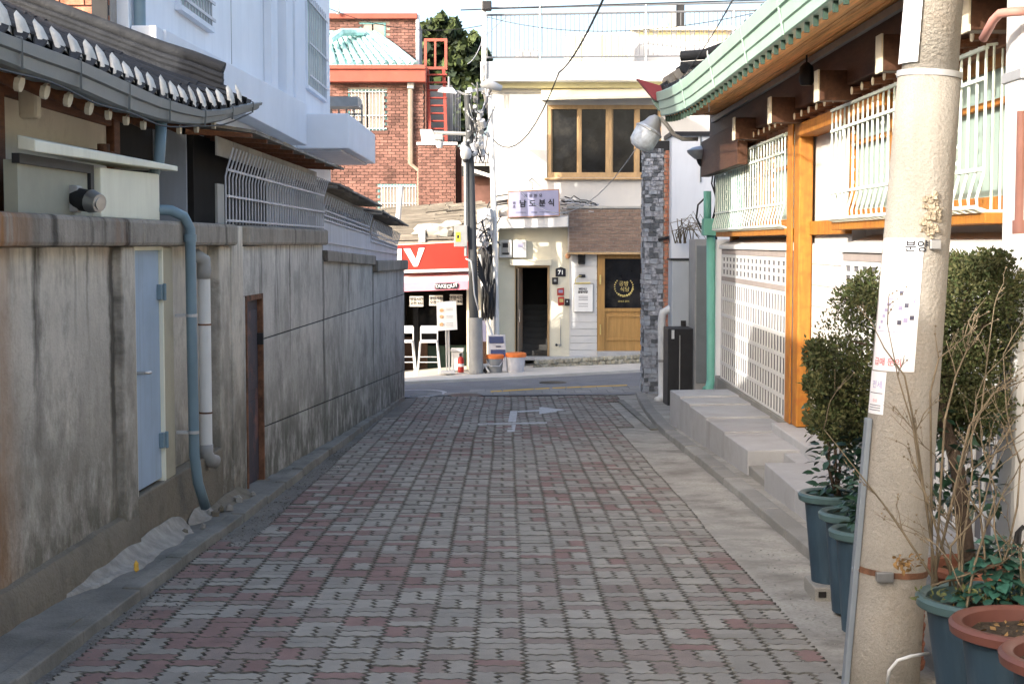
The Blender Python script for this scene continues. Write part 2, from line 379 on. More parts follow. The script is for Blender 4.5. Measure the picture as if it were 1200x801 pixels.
m_rim = M('terracotta_plastic_rim', (.13, .052, .04), .45, .12, 6, .05)
m_terra = M('terracotta_clay', (.25, .10, .06), .85, .2, 8, .3)
m_soil = M('soil', (.05, .038, .026), 1, .4, 30, .9, 60)
m_bark = M('brown_bark', (.09, .065, .048), .95, .3, 9, .8, 40, stretch=(3, 3, .6))
m_twig = M('bare_twig', (.17, .135, .09), .85, .3, 12, .3)
m_jun = M('conifer_green', (.042, .050, .018), .75, .45, 6, 0, c2=(.085, .085, .032))
m_jun2 = M('conifer_dark', (.02, .032, .016), .75, .4, 6, 0)
m_leaf = M('glossy_leaf', (.018, .05, .028), .32, .35, 14, .1, spec=.5)
m_leaf2 = M('blue_green_leaf', (.03, .095, .068), .4, .35, 14, .1, spec=.45, rnd=.35)
m_dry = M('dry_leaf', (.22, .13, .05), .9, .35, 20, .1)
m_tarp = M('grey_tarp', (.42, .40, .36), .8, .2, 4, .3)
m_plank = M('weathered_plank', (.17, .155, .135), .95, .25, 4, .5, stretch=(.6, 5, 5), rnd=.25)
m_yel = M('yellow_paint', (.60, .36, .06), .8, .15, 6, .1)
m_rpaint = M('worn_road_paint', (.52, .52, .52), .85, .2, 14, .2, grain=(40, (.3, .3, .29)))
m_terr = M('far_ground', (.16, .155, .14), .95, .2, .6, .2)

# ================================================================ ground, alley, street
g = MB(); xs = [-120, -60, -25, -10, -4, -2.5, -1, 0, 1, 2.5, 4, 10, 25, 60, 120]; ys = [-80, -30, -10, 0, 6, 12, 18, 24, 26, 28, 30, 32.5, 36, 45, 70, 120, 300]
g.sheet([[(x, y, fall(x, y) - .09) for x in xs] for y in ys]); part(g, 'ground', m_terr, kind='structure')
def PLx(Y): return -1.90 + .017 * (Y - 6.3)
def PRx(Y): return interp([(-2, 1.5), (14, 1.5), (17.5, 1.44), (20, 1.55), (25.4, 1.78)], Y)
g = MB(); ys = [-6 + i * .5 for i in range(64)]
g.sheet([[(x, y, fall(x, y) - .022) for x in (-2.2, -1, 0, 1, 2.1)] for y in ys if y <= 25.5])
bed = part(g, 'alley_road', m_bed, kind='structure')
# zigzag pavers in basket weave: every joint line is displaced by the same interlocking wave
B = .225; HJ = .0046; AMP = .0095
def wave(t):
    k = t % 1.0; return 1.45 * interp([(0, 0), (.10, 1), (.23, -1), (.37, 1), (.5, 0), (.63, -1), (.77, 1), (.90, -1), (1, 0)], k) * AMP
WT = [0, .10, .23, .37, .5, .63, .77, .90, 1]
WH = [0, .20, .46, .74, 1]
def paver_outline(kind):
    """outline of one paver in a block B x B centred at 0; kind: 'v0','v1' (standing left/right), 'h0','h1' (lying near/far)"""
    h = B / 2; out = []
    def vline(x, t0, t1, off, rev=False):
        ts = [t for t in WT if t0 <= t <= t1]; 
        if t1 - t0 < .9: ts = sorted(set(ts + [t0, t1]))
        q = [(x + wave(t) + off * 1.4, -h + t * B) for t in ts]; return q[::-1] if rev else q
    def hline(y, t0, t1, off, rev=False):
        ts = [t for t in WT if t0 <= t <= t1]
        q = [(-h + t * B, y + wave(t) * .62 + off * 1.0) for t in ts]; return q[::-1] if rev else q
    x0, x1, y0, y1 = {'v0': (-h, 0, -h, h), 'v1': (0, h, -h, h), 'h0': (-h, h, -h, 0), 'h1': (-h, h, 0, h)}[kind]
    tx = ((x0 + h) / B, (x1 + h) / B); ty = ((y0 + h) / B, (y1 + h) / B)
    bot = hline(y0, tx[0], tx[1], HJ); rgt = vline(x1, ty[0], ty[1], -HJ); top = hline(y1, tx[0], tx[1], -HJ, True); lft = vline(x0, ty[0], ty[1], HJ, True)
    pts = bot[1:-1] + rgt[1:-1] + top[1:-1] + lft[1:-1]
    def corner(x, y): return (x + (HJ * 1.4 if x < (x0 + x1) / 2 else -HJ * 1.4), y + (HJ if y < (y0 + y1) / 2 else -HJ))
    return [corner(x0, y0)] + bot[1:-1] + [corner(x1, y0)] + rgt[1:-1] + [corner(x1, y1)] + top[1:-1] + [corner(x0, y1)] + lft[1:-1]
OUTL = {k: paver_outline(k) for k in ('v0', 'v1', 'h0', 'h1')}
def paver_geo(kind):
    o = OUTL[kind]; n = len(o); cx = sum(p[0] for p in o) / n; cy = sum(p[1] for p in o) / n
    ins = [(x - .0035 * (1 if x > cx else -1), y - .003 * (1 if y > cy else -1)) for x, y in o]
    vs = [(x, y, -.03) for x, y in o] + [(x, y, -.006) for x, y in o] + [(x, y, 0) for x, y in ins]
    fs = [(i, (i + 1) % n, n + (i + 1) % n, n + i) for i in range(n)] + [(n + i, n + (i + 1) % n, 2 * n + (i + 1) % n, 2 * n + i) for i in range(n)] + [tuple(range(2 * n, 3 * n))]
    return vs, fs, n
PG = {k: paver_geo(k) for k in OUTL}
PM = {}
for k in PG:
    for ci, cm in enumerate(PAV):
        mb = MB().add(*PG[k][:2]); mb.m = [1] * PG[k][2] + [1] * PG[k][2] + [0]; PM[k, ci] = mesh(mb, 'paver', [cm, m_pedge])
blocks = []
iy = 0
for j in range(-20, 92):
    Y = 4.9 + j * B
    if Y > 25.2: break
    for i in range(-10, 11):
        X = (i + .5) * B - .004 * (Y - 6) + .055
        if X - B * .5 > PLx(Y) - .15 and X + B * .5 < PRx(Y) + .06: blocks.append((X, Y, i, j))
from mathutils import noise as mn
cand = []; stuff = MB()
def warp(X, Y): return (X + mn.noise(Vector((X * .7, Y * .35, 7))) * .022 + mn.noise(Vector((X * 2.2, Y * 1.3, 5))) * .007, Y + mn.noise(Vector((X * .8, Y * .5, 1))) * .018 + mn.noise(Vector((X * 2, Y * 1.5, 8))) * .006)
for X, Y, i, j in blocks:
    kinds = ('v0', 'v1') if (i + j) % 2 else ('h0', 'h1')
    if Y > 6 and R.random() < .03: kinds = ('h0', 'h1')
    for k in kinds:
        nv = mn.noise(Vector((X * .9, Y * .55, 3.3))); nb = mn.noise(Vector((X * 1.3, Y * .5, 9.1)))
        pr = .04 + max(0, nv - .15) * .9
        if X < -.9 and Y < 13: pr += .22 * (1 if X < -1.25 else .4)
        if 1.0 < X and Y < 7.5: pr += .2
        if 1.1 < X < 1.4 and 7.5 < Y < 9.5: pr += .25
        if -1.3 < X < -.1 and 8.4 < Y < 10.2: pr += .25
        if Y > 17: pr += .06
        r = R.random()
        ci = 3 if r < pr else (2 if r < pr + .12 + max(0, nb) * .5 else (1 if R.random() < .42 else 0))
        z = fall(X, Y) + R.uniform(-.003, .003) + mn.noise(Vector((X * .8, Y * .5, 2))) * .01; tx = R.uniform(-.018, .018); ty = R.uniform(-.018, .018)
        Xw, Yw = warp(X, Y); px = (Xw, Yw, z, -0.04 + tx * .6, ty * .6, k, ci)
        cand.append(px)
vis = [c for c in cand if c[1] > 6.0]; vis.sort(key=lambda c: c[1]); near = set(id(c) for c in vis[:300])
for c in cand:
    X, Y, z, sx, sy, k, ci = c
    if id(c) in near:
        inst(PM[k, ci], 'paver', bed, (X, Y, z), (sx, sy, 0))
    else:
        vs, fs, nn_ = PG[k]; slope = -.04 if Y < 24 else -.02
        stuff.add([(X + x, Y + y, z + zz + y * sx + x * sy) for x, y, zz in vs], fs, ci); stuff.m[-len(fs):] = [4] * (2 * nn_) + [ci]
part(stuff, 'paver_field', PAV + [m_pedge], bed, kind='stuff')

def strip(name, mat, fx0, fx1, Y0, Y1, dz, step=.5, nx=4, bumpy=0, skirt=True):
    g = MB(); rows = []; n = max(2, int((Y1 - Y0) / step))
    for i in range(n + 1):
        Y = lerp(Y0, Y1, i / n); a = fx0(Y); b = fx1(Y)
        rows.append([(lerp(a, b, k / nx), Y, fall(lerp(a, b, k / nx), Y) + dz + (mn.noise(Vector((lerp(a, b, k / nx) * 3, Y * 3, 0))) * bumpy)) for k in range(nx + 1)])
    g.sheet(rows)
    if skirt:
        for side in (0, -1):
            g.sheet([[(r[side][0], r[side][1], r[side][2]), (r[side][0], r[side][1], r[side][2] - .14)] for r in rows])
        g.sheet([[p for p in rows[0]], [(p[0], p[1], p[2] - .14) for p in rows[0]]]); g.sheet([[p for p in rows[-1]], [(p[0], p[1], p[2] - .14) for p in rows[-1]]])
    return part(g, name, mat, kind='structure', smooth=True)
KX = lambda Y: interp([(-6, -2.17), (6.2, -2.03), (16.6, -1.90), (24.4, -1.775)], Y)
strip('gutter_strip', m_rough, lambda Y: KX(Y) - .02, lambda Y: PLx(Y) + .24, -6, 25.2, -.014, .1, 8, .010)
strip('pavement_ledge', m_ledge, lambda Y: XL(Y) - .3, lambda Y: KX(Y) - .10, -6, 24.8, .048, .08, 6, .020)
# left kerb stones
kt = thing('kerb_line', None, None, (KX(6), 6, fall(0, 6))); setp(kt, kind='structure')
Y = 4.2
while Y < 24.6:
    L = R.uniform(.85, 1.05); L = min(L, 24.75 - Y); Y2 = Y + L - .012; mb = MB(); dz = R.uniform(-.014, .010)
    a, b = KX(Y) + R.uniform(-.01, .01), KX(Y2) + R.uniform(-.01, .01)
    mb.hexa([(a - .11, Y, fall(0, Y) - .1), (a, Y, fall(0, Y) - .1), (b, Y2, fall(0, Y2) - .1), (b - .11, Y2, fall(0, Y2) - .1),
             (a - .11, Y, fall(0, Y) + .062 + dz), (a - .008, Y, fall(0, Y) + .058 + dz), (b - .008, Y2, fall(0, Y2) + .058 + dz), (b - .11, Y2, fall(0, Y2) + .062 + dz)])
    part(mb, 'kerb_stone', m_ledge, kt, bevel=.008); Y += L
# right side: skimmed cement gutter, kerb
KR = lambda Y: interp([(-6, 1.80), (7, 1.84), (9.2, 1.86), (12.5, 1.87), (18.7, 1.84), (22, 1.95), (25.3, 2.10)], Y)
strip('cement_gutter', m_cem, lambda Y: PRx(Y) - .22, lambda Y: KR(Y) + .02, -6, 25.4, -.013, .15, 8, .008)
kt = thing('kerb_line', None, None, (KR(6), 6, fall(0, 6))); setp(kt, kind='structure')
Y = 4.4
while Y < 25.2:
    L = R.uniform(.85, 1.1); L = min(L, 25.4 - Y); Y2 = Y + L - .012; mb = MB(); dz = R.uniform(-.008, .008)
    a, b = KR(Y), KR(Y2)
    mb.hexa([(a, Y, fall(0, Y) - .1), (a + .16, Y, fall(0, Y) - .1), (b + .16, Y2, fall(0, Y2) - .1), (b, Y2, fall(0, Y2) - .1),
             (a + .01, Y, fall(0, Y) + .055 + dz), (a + .16, Y, fall(0, Y) + .06 + dz), (b + .16, Y2, fall(0, Y2) + .06 + dz), (b + .01, Y2, fall(0, Y2) + .055 + dz)])
    part(mb, 'kerb_stone', m_kerb, kt, bevel=.01); Y += L
    if L < .1: break
strip('right_pavement', m_cem, lambda Y: KR(Y) + .15, lambda Y: 3.4, -6, 25.4, .045, .3, 5, .006)
# cross street
g = MB(); xs = [-90, -45, -25, -12, -8, -5, -3, -2, -1, 0, 1, 2, 3, 4, 6, 9, 14, 25, 45, 90]
g.sheet([[(x, y, fall(x, y) - .004) for x in xs] for y in (25.42, 26, 27, 28, 29, 30, 31, 32, 33.2)])
part(g, 'street', m_asph, kind='structure')
g = MB(); 
kerbY = lambda x: 28.6 + .3 * (x + 2)
g.sheet([[(x, kerbY(x) + d, fall(x, kerbY(x) + d) + .05) for x in xs[6:15]] for d in (0, .6, 1.4, 2.4, 3.2, 4.2)])
g.sheet([[(x, kerbY(x), fall(x, kerbY(x)) + q) for x in xs[6:15]] for q in (-.05, .05)])
m_bright = M('pale_pavement_concrete', (.58, .55, .49), .85, .1, 2, .2, 60, blotch=.3, bcol=(.38, .35, .3))
part(g, 'street_pavement', m_bright, kind='structure')
# line of stone setts where the alley meets the street
st = thing('stone_setts', None, None, (0, 25.3, fall(0, 25.3))); setp(st, kind='structure')
for r_ in range(2):
    for k in range(15):
        x0 = -1.75 + k * .285 + .14 * r_; y0 = 25.44 + r_ * .62 + .09 * k * .285; 
        if x0 < -1.0 and r_ == 1: continue
        mb = MB(); sl = (fall(x0, y0 + .5) - fall(x0, y0)) / .5; z = fall(x0, y0)
        mb.hexa([(x0, y0, z - .06), (x0 + .272, y0 + .026, z - .06), (x0 + .272, y0 + .62, z - .06), (x0, y0 + .6, z - .06),
                 (x0, y0, z + .004), (x0 + .272, y0 + .026, z + .004), (x0 + .272, y0 + .62, fall(x0, y0 + .6) + .004), (x0, y0 + .6, fall(x0, y0 + .6) + .004)])
        part(mb, 'sett', m_kerb, st, bevel=.006)
# road markings and manholes
def marking(pts, mat, name='road_marking', dz=.004):
    P = [onG(*p) for p in pts]; return part(MB().add([(p.x, p.y, p.z + dz) for p in P], [tuple(range(len(P)))[::-1]]), name, mat, kind='structure')
def markw(q, mat, dz=.006):
    return part(MB().add([(x, y, fall(x, y) + dz) for x, y in q], [tuple(range(len(q)))]), 'road_marking', mat, kind='structure')
marking([(594, 506), (603, 506), (604.5, 497.5), (595.5, 497.5)], m_rpaint)
marking([(595.5, 494.5), (604.5, 494.5), (606.5, 481.5), (598, 481.5)], m_rpaint)
marking([(606.8, 483.2), (632, 481.6), (632, 480), (606.8, 481.5)], m_rpaint)
marking([(632, 485.5), (663, 480), (632, 476.5)], m_rpaint)
marking([(555, 498), (597, 497.2), (641, 495.8), (641, 494.6), (597, 495.6), (555, 496.3)], m_rpaint)
marking([(575, 459.5), (640, 455.5), (735, 451.8), (735, 450.7), (640, 454.2), (575, 458)], m_yel, dz=.003)
mh = part(MB().lathe([(.30, 0), (.30, .012)], onG(545, 463) + Vector((0, 0, -.006)), 20), 'manhole_cover', m_black, kind='structure')
mh = part(MB().lathe([(.26, 0), (.26, .012)], onG(648, 448) + Vector((0, 0, -.006)), 20), 'manhole_cover', m_black, kind='structure')
P0 = onG(487, 460.5)
o_ = MB(); n = 24; 
for k in range(n):
    a = 2 * math.pi * k / n; b = 2 * math.pi * (k + 1) / n
    q = [(P0.x + r * math.cos(t) * .55, P0.y + r * math.sin(t) * .9) for r, t in ((1, a), (1, b), (.86, b), (.86, a))]
    o_.add([(x, y, fall(x, y) + .002) for x, y in q], [(0, 1, 2, 3)])
part(o_, 'road_marking', m_rpaint, kind='structure')
# ================================================================ LEFT: stained wall
wl = thing('concrete_wall', 'long stained grey concrete wall with thick coping along the left side of the alley', 'wall', (XL(9), 9, -.36))
def gz(Y): return fall(XL(Y), Y) - .12
w1 = MB().wbox(-6, 8.93, -.28, -.05, -.6, 1.58); part(w1, 'wall_panel', m_wall, wl, bevel=.004)
mb = MB()
n = 26
rows = []
for i in range(61):   # sloping, bitten plinth
    Y = lerp(-2, 9.16, i / 60); x = XL(Y); j = mn.noise(Vector((Y * 3, 0, 5))) * .02
    rows.append([(x - .06, Y, -.045 + j), (x - .012 + j * .4, Y, -.055 + j), (x + .012 + j * .5, Y, -.10), (x + .02 + j, Y, -.22), (x + .028 + j, Y, gz(Y))])
mb.sheet(rows); mb.sheet([[(x, y, z) for x, y, z in rows[-1]], [(x - .2, y, z) for x, y, z in rows[-1]]])
part(mb, 'plinth', m_plinth, wl, smooth=True)
part(MB().wbox(8.93, 9.2, -.28, .0, -.8, 1.58), 'pilaster', m_wall, wl, bevel=.012)
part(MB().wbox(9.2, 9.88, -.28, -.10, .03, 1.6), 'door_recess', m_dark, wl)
part(MB().wbox(9.2, 11.5, -.28, -.004, -.8, .025), 'lower_wall', m_plinth, wl, bevel=.012)
dr = part(MB().wbox(9.235, 9.855, -.07, -.035, .045, 1.555), 'steel_door', m_blue, wl, bevel=.004, label='pale blue steel door')
mb = MB(); mb.wbox(9.2, 9.235, -.09, -.012, .025, 1.575).wbox(9.235, 9.855, -.09, -.012, 1.555, 1.58).wbox(9.855, 9.885, -.09, -.012, .025, 1.575)
part(mb, 'door_frame', m_cream, wl)
hx = XL(9.31)
part(MB().tube([(hx - .04, 9.31, .79), (hx + .02, 9.31, .79), (hx + .025, 9.325, .79), (hx + .025, 9.42, .785)], .011, 8).lathe([(.028, -.001), (.028, .001)], (hx - .03, 9.31, .79), 12), 'handle', m_steel, dr, smooth=True)
for z in (1.28, .30):
    part(MB().wbox(9.80, 9.90, -.035, -.005, z - .05, z + .05).tube([(XL(9.86) + .002, 9.86, z - .055), (XL(9.86) + .002, 9.86, z + .055)], .012), 'hinge', m_bpipe, dr, bevel=.003)
part(MB().wbox(9.885, 10.12, -.28, -.01, .025, 1.575), 'jamb', m_creamw if False else M('cream_jamb', (.42, .385, .29), .9, .15, 3, .2, blotch=.4, bcol=(.28, .25, .18), bsc=3), wl, bevel=.008)
part(MB().wbox(10.12, 11.5, -.28, -.09, .025, 1.58), 'wall_panel', m_wall, wl, bevel=.006)
part(MB().wbox(11.5, 11.86, -.28, -.012, -.8, 1.58), 'pilaster', m_wall, wl, bevel=.012)
part(MB().wbox(11.875, 12.28, -.28, .0, -.8, 1.74), 'pilaster', m_wall, wl, bevel=.01)
part(MB().wbox(11.86, 11.875, -.28, -.08, -.8, 1.7), 'joint', m_dark, wl)
# second stretch: rendered wall with long horizontal joints, dark little door
def l2(Y): return lerp(-.013, -.464, (Y - 13.05) / 11)
m_w2 = wallmat('grey_render', (.50, .485, .455), (.05, .05, .045), (.075, .078, .06), False)
part(MB().wbox(12.28, 12.36, -.28, -.004, -.9, 1.16), 'wall_panel', m_w2, wl)
part(MB().wbox(12.28, 13.06, -.28, -.004, 1.165, 1.575), 'wall_panel', m_w2, wl)
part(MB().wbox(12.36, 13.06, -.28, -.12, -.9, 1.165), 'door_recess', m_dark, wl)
d2 = part(MB().wbox(12.40, 13.02, -.10, -.04, -.46, 1.12).wbox(12.47, 12.95, -.04, -.03, .35, 1.03).wbox(12.47, 12.95, -.04, -.03, -.36, .25), 'low_door', m_ddoor, wl, bevel=.004, label='low dark rusty metal door')
part(MB().wbox(12.36, 12.40, -.12, .006, -.5, 1.165).wbox(13.02, 13.06, -.12, .006, -.5, 1.165).wbox(12.40, 13.02, -.12, .006, 1.12, 1.165), 'door_frame', m_rust, wl)
part(MB().wbox(13.0, 13.035, -.04, .012, .72, .82), 'hinge', m_black, d2)
part(MB().wbox(12.36, 13.06, -.28, .05, -.9, -.47), 'door_sill', m_plinth, wl)
for (z0f, z1f) in ((lambda Y: -1.3, lambda Y: l2(Y) - .006), (lambda Y: l2(Y) + .006, lambda Y: .755), (lambda Y: .767, lambda Y: 1.6)):
    segs = [13.06, 16.35, 20.6, 24.62]
    for k in range(3):
        top = [1.6, 1.42, 1.2][k]
        a, b = segs[k], segs[k + 1]
        part(MB().wbox(a + .003, b - .003, -.28, -.004, z0f(a), min(top, z1f(a)), 0, z0f(b), min(top, z1f(b))), 'wall_panel', m_w2, wl, bevel=.005)
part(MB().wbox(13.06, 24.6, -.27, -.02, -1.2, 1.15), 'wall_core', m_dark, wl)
# coping
ys = [-6, 4.0, 8.93]
for a, b in ((-6, 3.2), (3.21, 9.21), (9.215, 11.86), (12.29, 16.38)):
    part(MB().wbox(a, b, -.34, .055, 1.582, 1.748), 'coping', m_cope, wl, bevel=.025)
part(MB().wbox(16.39, 20.58, -.30, .045, 1.40, 1.525, 0, 1.30, 1.43), 'coping', m_cope, wl, bevel=.015)
part(MB().wbox(20.6, 24.68, -.32, .06, 1.205, 1.365, 0, 1.165, 1.325), 'coping', m_cope, wl, bevel=.02)
for (y0, y1, hmax, wmax, mt) in ((7.75, 10.32, .11, .19, m_patch), (10.36, 10.98, .12, .14, m_patch), (10.95, 12.2, .06, .15, m_plinth)):   # worn cement smeared along the foot of the wall
    rows = []; n = 90
    for i in range(n + 1):
        q = i / n; Y = lerp(y0, y1, q); x = XL(Y) + .02; e = min(1, q * 3.2, (1 - q) * 7) ** .7
        hh = hmax * e * (.55 + .45 * q + mn.noise(Vector((Y * 2, 0, 1))) * .35 ); ww = wmax * e * (.75 + mn.noise(Vector((Y * 2, 5, 1))) * .4 + mn.noise(Vector((Y * 8, 5, 1))) * .12) + .01
        zl = fall(0, Y) + .05; row = []
        for k in range(10):
            t = k / 9; nz = mn.noise(Vector((Y * 3, t * 3, 3))) * .012
            row.append((x - .015 + t * ww, Y, zl + hh * (1 - t) ** 2.2 + .012 * (1 - t * t) + nz - .014 * (t > .95)))
        rows.append(row)
    part(MB().sheet(rows), 'mortar_smear', mt, wl, smooth='all')
for k in range(9):
    Y = R.uniform(9.6, 12.1); part(MB().blob((XL(Y) + R.uniform(.03, .17), Y, fall(0, Y) + .07), R.uniform(.015, .045), 6, j=.35), 'rubble', m_plinth if k % 2 else m_patch, wl)
y_ = 8.42; part(MB().blob((XL(y_) + .2, y_, fall(0, y_) + .10), .03, 7, j=.3, sc=(.5, .8, 1.2)), 'paint_blob', m_yel, wl)

# pipes on the wall
bx = lambda Y, o: XL(Y) + o
p = thing('drain_pipe', 'blue-grey drain pipe bending over the coping beside the pale blue door', 'drain pipe', (bx(10.2, .1), 10.2, -.2))
pts = [(bx(9.95, -.35), 9.95, 1.80)] + [(bx(10.0, -.12), 10.0, 1.825), (bx(10.05, 0), 10.05, 1.82), (bx(10.12, .07), 10.12, 1.78), (bx(10.16, .10), 10.16, 1.70)]
part(MB().tube(pts + [(bx(10.17, .10), 10.17, .9), (bx(10.19, .10), 10.19, .15), (bx(10.24, .11), 10.24, -.05), (bx(10.36, .13), 10.36, -.24)], .036, 12), 'pipe', m_bpipe, p, smooth='all')
part(MB().tube([(bx(10.162, .10), 10.162, 1.66), (bx(10.162, .10), 10.162, 1.61)], .042, 12), 'collar', m_bpipe, p, smooth=True)
for z in (1.1, .3): part(MB().tube([(bx(10.17, .10), 10.17, z), (bx(10.17, .10), 10.17, z + .02)], .040, 12).wbox(10.15, 10.19, -.01, .1, z, z + .02), 'bracket', m_galv, p)
p = thing('drain_pipe', 'dirty white plastic drain pipe in the wall recess, ending in an elbow', 'drain pipe', (bx(10.95, 0), 10.95, .0))
X0 = bx(10.95, .0)
part(MB().tube([(X0, 10.95, 1.40), (X0, 10.95, .09)], .045, 12), 'pipe', m_wpipe, p, smooth=True)
part(MB().tube([(X0 - .12, 10.86, 1.50), (X0 - .04, 10.9, 1.51), (X0, 10.94, 1.48), (X0, 10.95, 1.40), (X0, 10.95, 1.34)], .052, 12), 'elbow', m_gpipe, p, smooth='all')
part(MB().tube([(X0, 10.95, .12), (X0, 10.95, .05), (X0 + .02, 10.98, .0), (X0 + .06, 11.02, -.02)], [.05, .05, .052, .05], 12), 'elbow', m_gpipe, p, smooth='all')
for z in (1.0, .35): part(MB().tube([(X0, 10.95, z), (X0, 10.95, z + .012)], .049, 12), 'strap', m_rust, p)
part(MB().box(X0 - .1, X0 - .02, 10.7, 10.85, 1.22, 1.57), 'hole', m_dark, p) if False else None

# ================================================================ LEFT: tiled-roof house
hs = thing('tiled_house', 'old low house with black tiled roof and grey gutter behind the left wall', 'house', (-2.9, 8, 0))
# plaster wall, posts, beams
WX = -2.78
def hbox(Y0, Y1, z0, z1, d=.0, t=.08): return MB().box(WX - t, WX + d, Y0, Y1, z0, z1)
part(hbox(-6, 7.95, 1.2, 2.42), 'plaster_wall', m_plast, hs)
part(hbox(8.12, 10.3, 1.2, 2.42), 'plaster_wall', m_plast, hs)
for y in (-3.5, -1, 1.5, 5.2, 7.95, 10.32): part(MB().box(WX - .1, WX + .05, y, y + .16, 1.2, 2.5), 'post', m_bwood, hs, bevel=.01)
part(MB().box(WX - .1, WX + .035, -6, 10.45, 2.40, 2.47), 'beam', m_bwood, hs, bevel=.01)
part(MB().box(WX - .1, WX + .08, -6, 11.6, 2.48, 2.70), 'beam', m_dwood, hs, bevel=.01)
part(MB().box(WX - 2.5, WX - .09, -6, 12.0, 1.0, 2.6), 'interior', m_dark, hs)
part(MB().box(WX + .08, WX + .19, 8.22, 8.30, 2.28, 2.47), 'beam_end', m_endp, hs, bevel=.02)
part(MB().box(WX - .3, WX - .09 + .05, 10.48, 11.8, 1.7, 2.5), 'doorway', m_dark, hs)
# gutter line from the photograph's sight lines (real distance from the wall)
def gX(u): return interp([(0, -2.28), (180, -2.28), (240, -2.2), (305, -2.04)], u)
GT = [(0, 37), (47, 54), (94, 71), (140, 92), (187, 114), (236, 129), (262, 127.5), (285, 122), (305, 119)]
GB = [(0, 71), (45, 88), (90, 103), (150, 129), (187, 140), (225, 148), (255, 145), (277, 137), (307, 128)]
us = [0, 25, 47, 70, 94, 117, 140, 163, 187, 212, 236, 262, 285, 305]
gtop = []; gbot = []
for u in us:
    X = gX(u); gtop.append(atX(u, interp(GT, u), X)); gbot.append(atX(u, interp(GB, u), X))
z0t, z0b = gtop[0].z, gbot[0].z
pre = [-6, -2, 2, 4, 5.5]
gtop = [Vector((-2.28, y, z0t + .0)) for y in pre] + gtop; gbot = [Vector((-2.28, y, z0b)) for y in pre] + gbot
rows = []
for t, b in zip(gtop, gbot):
    Y = t.y; m_ = (t.z + b.z * 1.2) / 2.2; h = t.z - b.z
    rows.append([(t.x - .16, Y, t.z - .01), (t.x - .02, Y, t.z - .02), (t.x, Y, t.z), (t.x + .018, Y, t.z - .008), (t.x + .012, Y, t.z - h * .45), (t.x - .006, Y, t.z - h * .5), (t.x - .012, Y, b.z + .012), (t.x - .03, Y, b.z), (t.x - .16, Y, b.z + .01)])
mb = MB().sheet(rows); 
for i in range(len(rows)): pass
mb.add(rows[-1], [tuple(range(len(rows[-1])))[::-1]])
gut = part(mb, 'gutter', m_gut, hs)
def gl(Y, L):
    for a, b in zip(L, L[1:]):
        if Y <= b.y: return a.lerp(b, (Y - a.y) / (b.y - a.y))
    return L[-1]
for Y in (3.5, 5.4, 7.0, 7.95, 8.95, 9.9, 10.75, 11.4, 11.95):
    t = gl(Y, gtop); b = gl(Y, gbot)
    part(MB().bar((t.x + .016, Y - .03, t.z + .002), (b.x + .0, Y + .02, b.z), .012, .012).bar((t.x + .016, Y - .03, t.z + .004), (t.x - .12, Y - .03, t.z + .02), .012, .006), 'seam', m_black if False else m_gut, gut)
# hanging cable below gutter
part(MB().tube([gl(Y, gbot) + Vector((-.02, 0, -.02 - .012 * math.sin(Y * 4))) for Y in [i * .25 + 3 for i in range(37)]], .006, 5), 'cable', m_cable, hs)
# eave boards and rafters under the gutter
for k in range(-20, 16):
    Y = 6.9 + k * .40
    if Y < -4 or Y > 11.3: continue
    b = gl(Y, gbot); big = Y < 8.9
    part(MB().tube([(b.x - .10, Y, b.z - .035 if big else b.z - .03), (WX - .1, Y, b.z + .20)], .042 if big else .034, 10), 'rafter', m_bwood, hs, smooth=True)
    part(MB().tube([(b.x - .094, Y, b.z - .036 if big else b.z - .031), (b.x - .12, Y, b.z - .03)], .044 if big else .036, 10), 'rafter_end', m_endp, hs)
under = []
for Y in [-6 + i * .6 for i in range(31)]:
    b = gl(Y, gbot); under.append([(b.x - .03, Y, b.z + .01), (WX - .15, Y, b.z + .26)])
part(MB().sheet(under), 'eave_boards', m_dwood, hs)
# roof surface
def roofpt(Y, s):
    e = gl(min(Y, 12.2), gtop); k = min(1, max(0, (Y - 8) / 4))
    zb = lerp(3.5, 3.45, k); x = lerp(e.x - .06, -4.05, s)
    return Vector((x, Y - s * 0, e.z - .01 + (zb - e.z) * (s * .8 + .2 * s * s)))
mb = MB().sheet([[roofpt(Y, s) for s in (0, .1, .25, .5, .75, 1)] for Y in [-6 + i * .36 for i in range(51)]])
part(mb, 'roof_bed', m_giwa, hs, smooth=True)
mb = MB(); 
mb.sheet([[roofpt(Y, 1), Vector((-4.8, Y, 4.15)), Vector((-5.5, Y, 5.1)), Vector((-6.5, Y, 4.0)), Vector((-7.4, Y, 3.3)), Vector((-7.4, Y, 1))] for Y in (-6, 0, 6, 8.8)])
mb.add([roofpt(8.8, 1), (-4.8, 8.8, 4.15), (-5.5, 8.8, 5.1), (-6.5, 8.8, 4.0), (-7.4, 8.8, 3.3), (-7.4, 8.8, 1), (-4.05, 8.8, 1)], [(0, 1, 2, 3, 4, 5, 6)])
mb.box(-5.68, -5.32, -6, 8.9, 4.8, 5.38)
part(mb, 'unseen_shade_roof', m_giwa, hs)  # unseen upper roof, added and its ridge raised to shade the lane
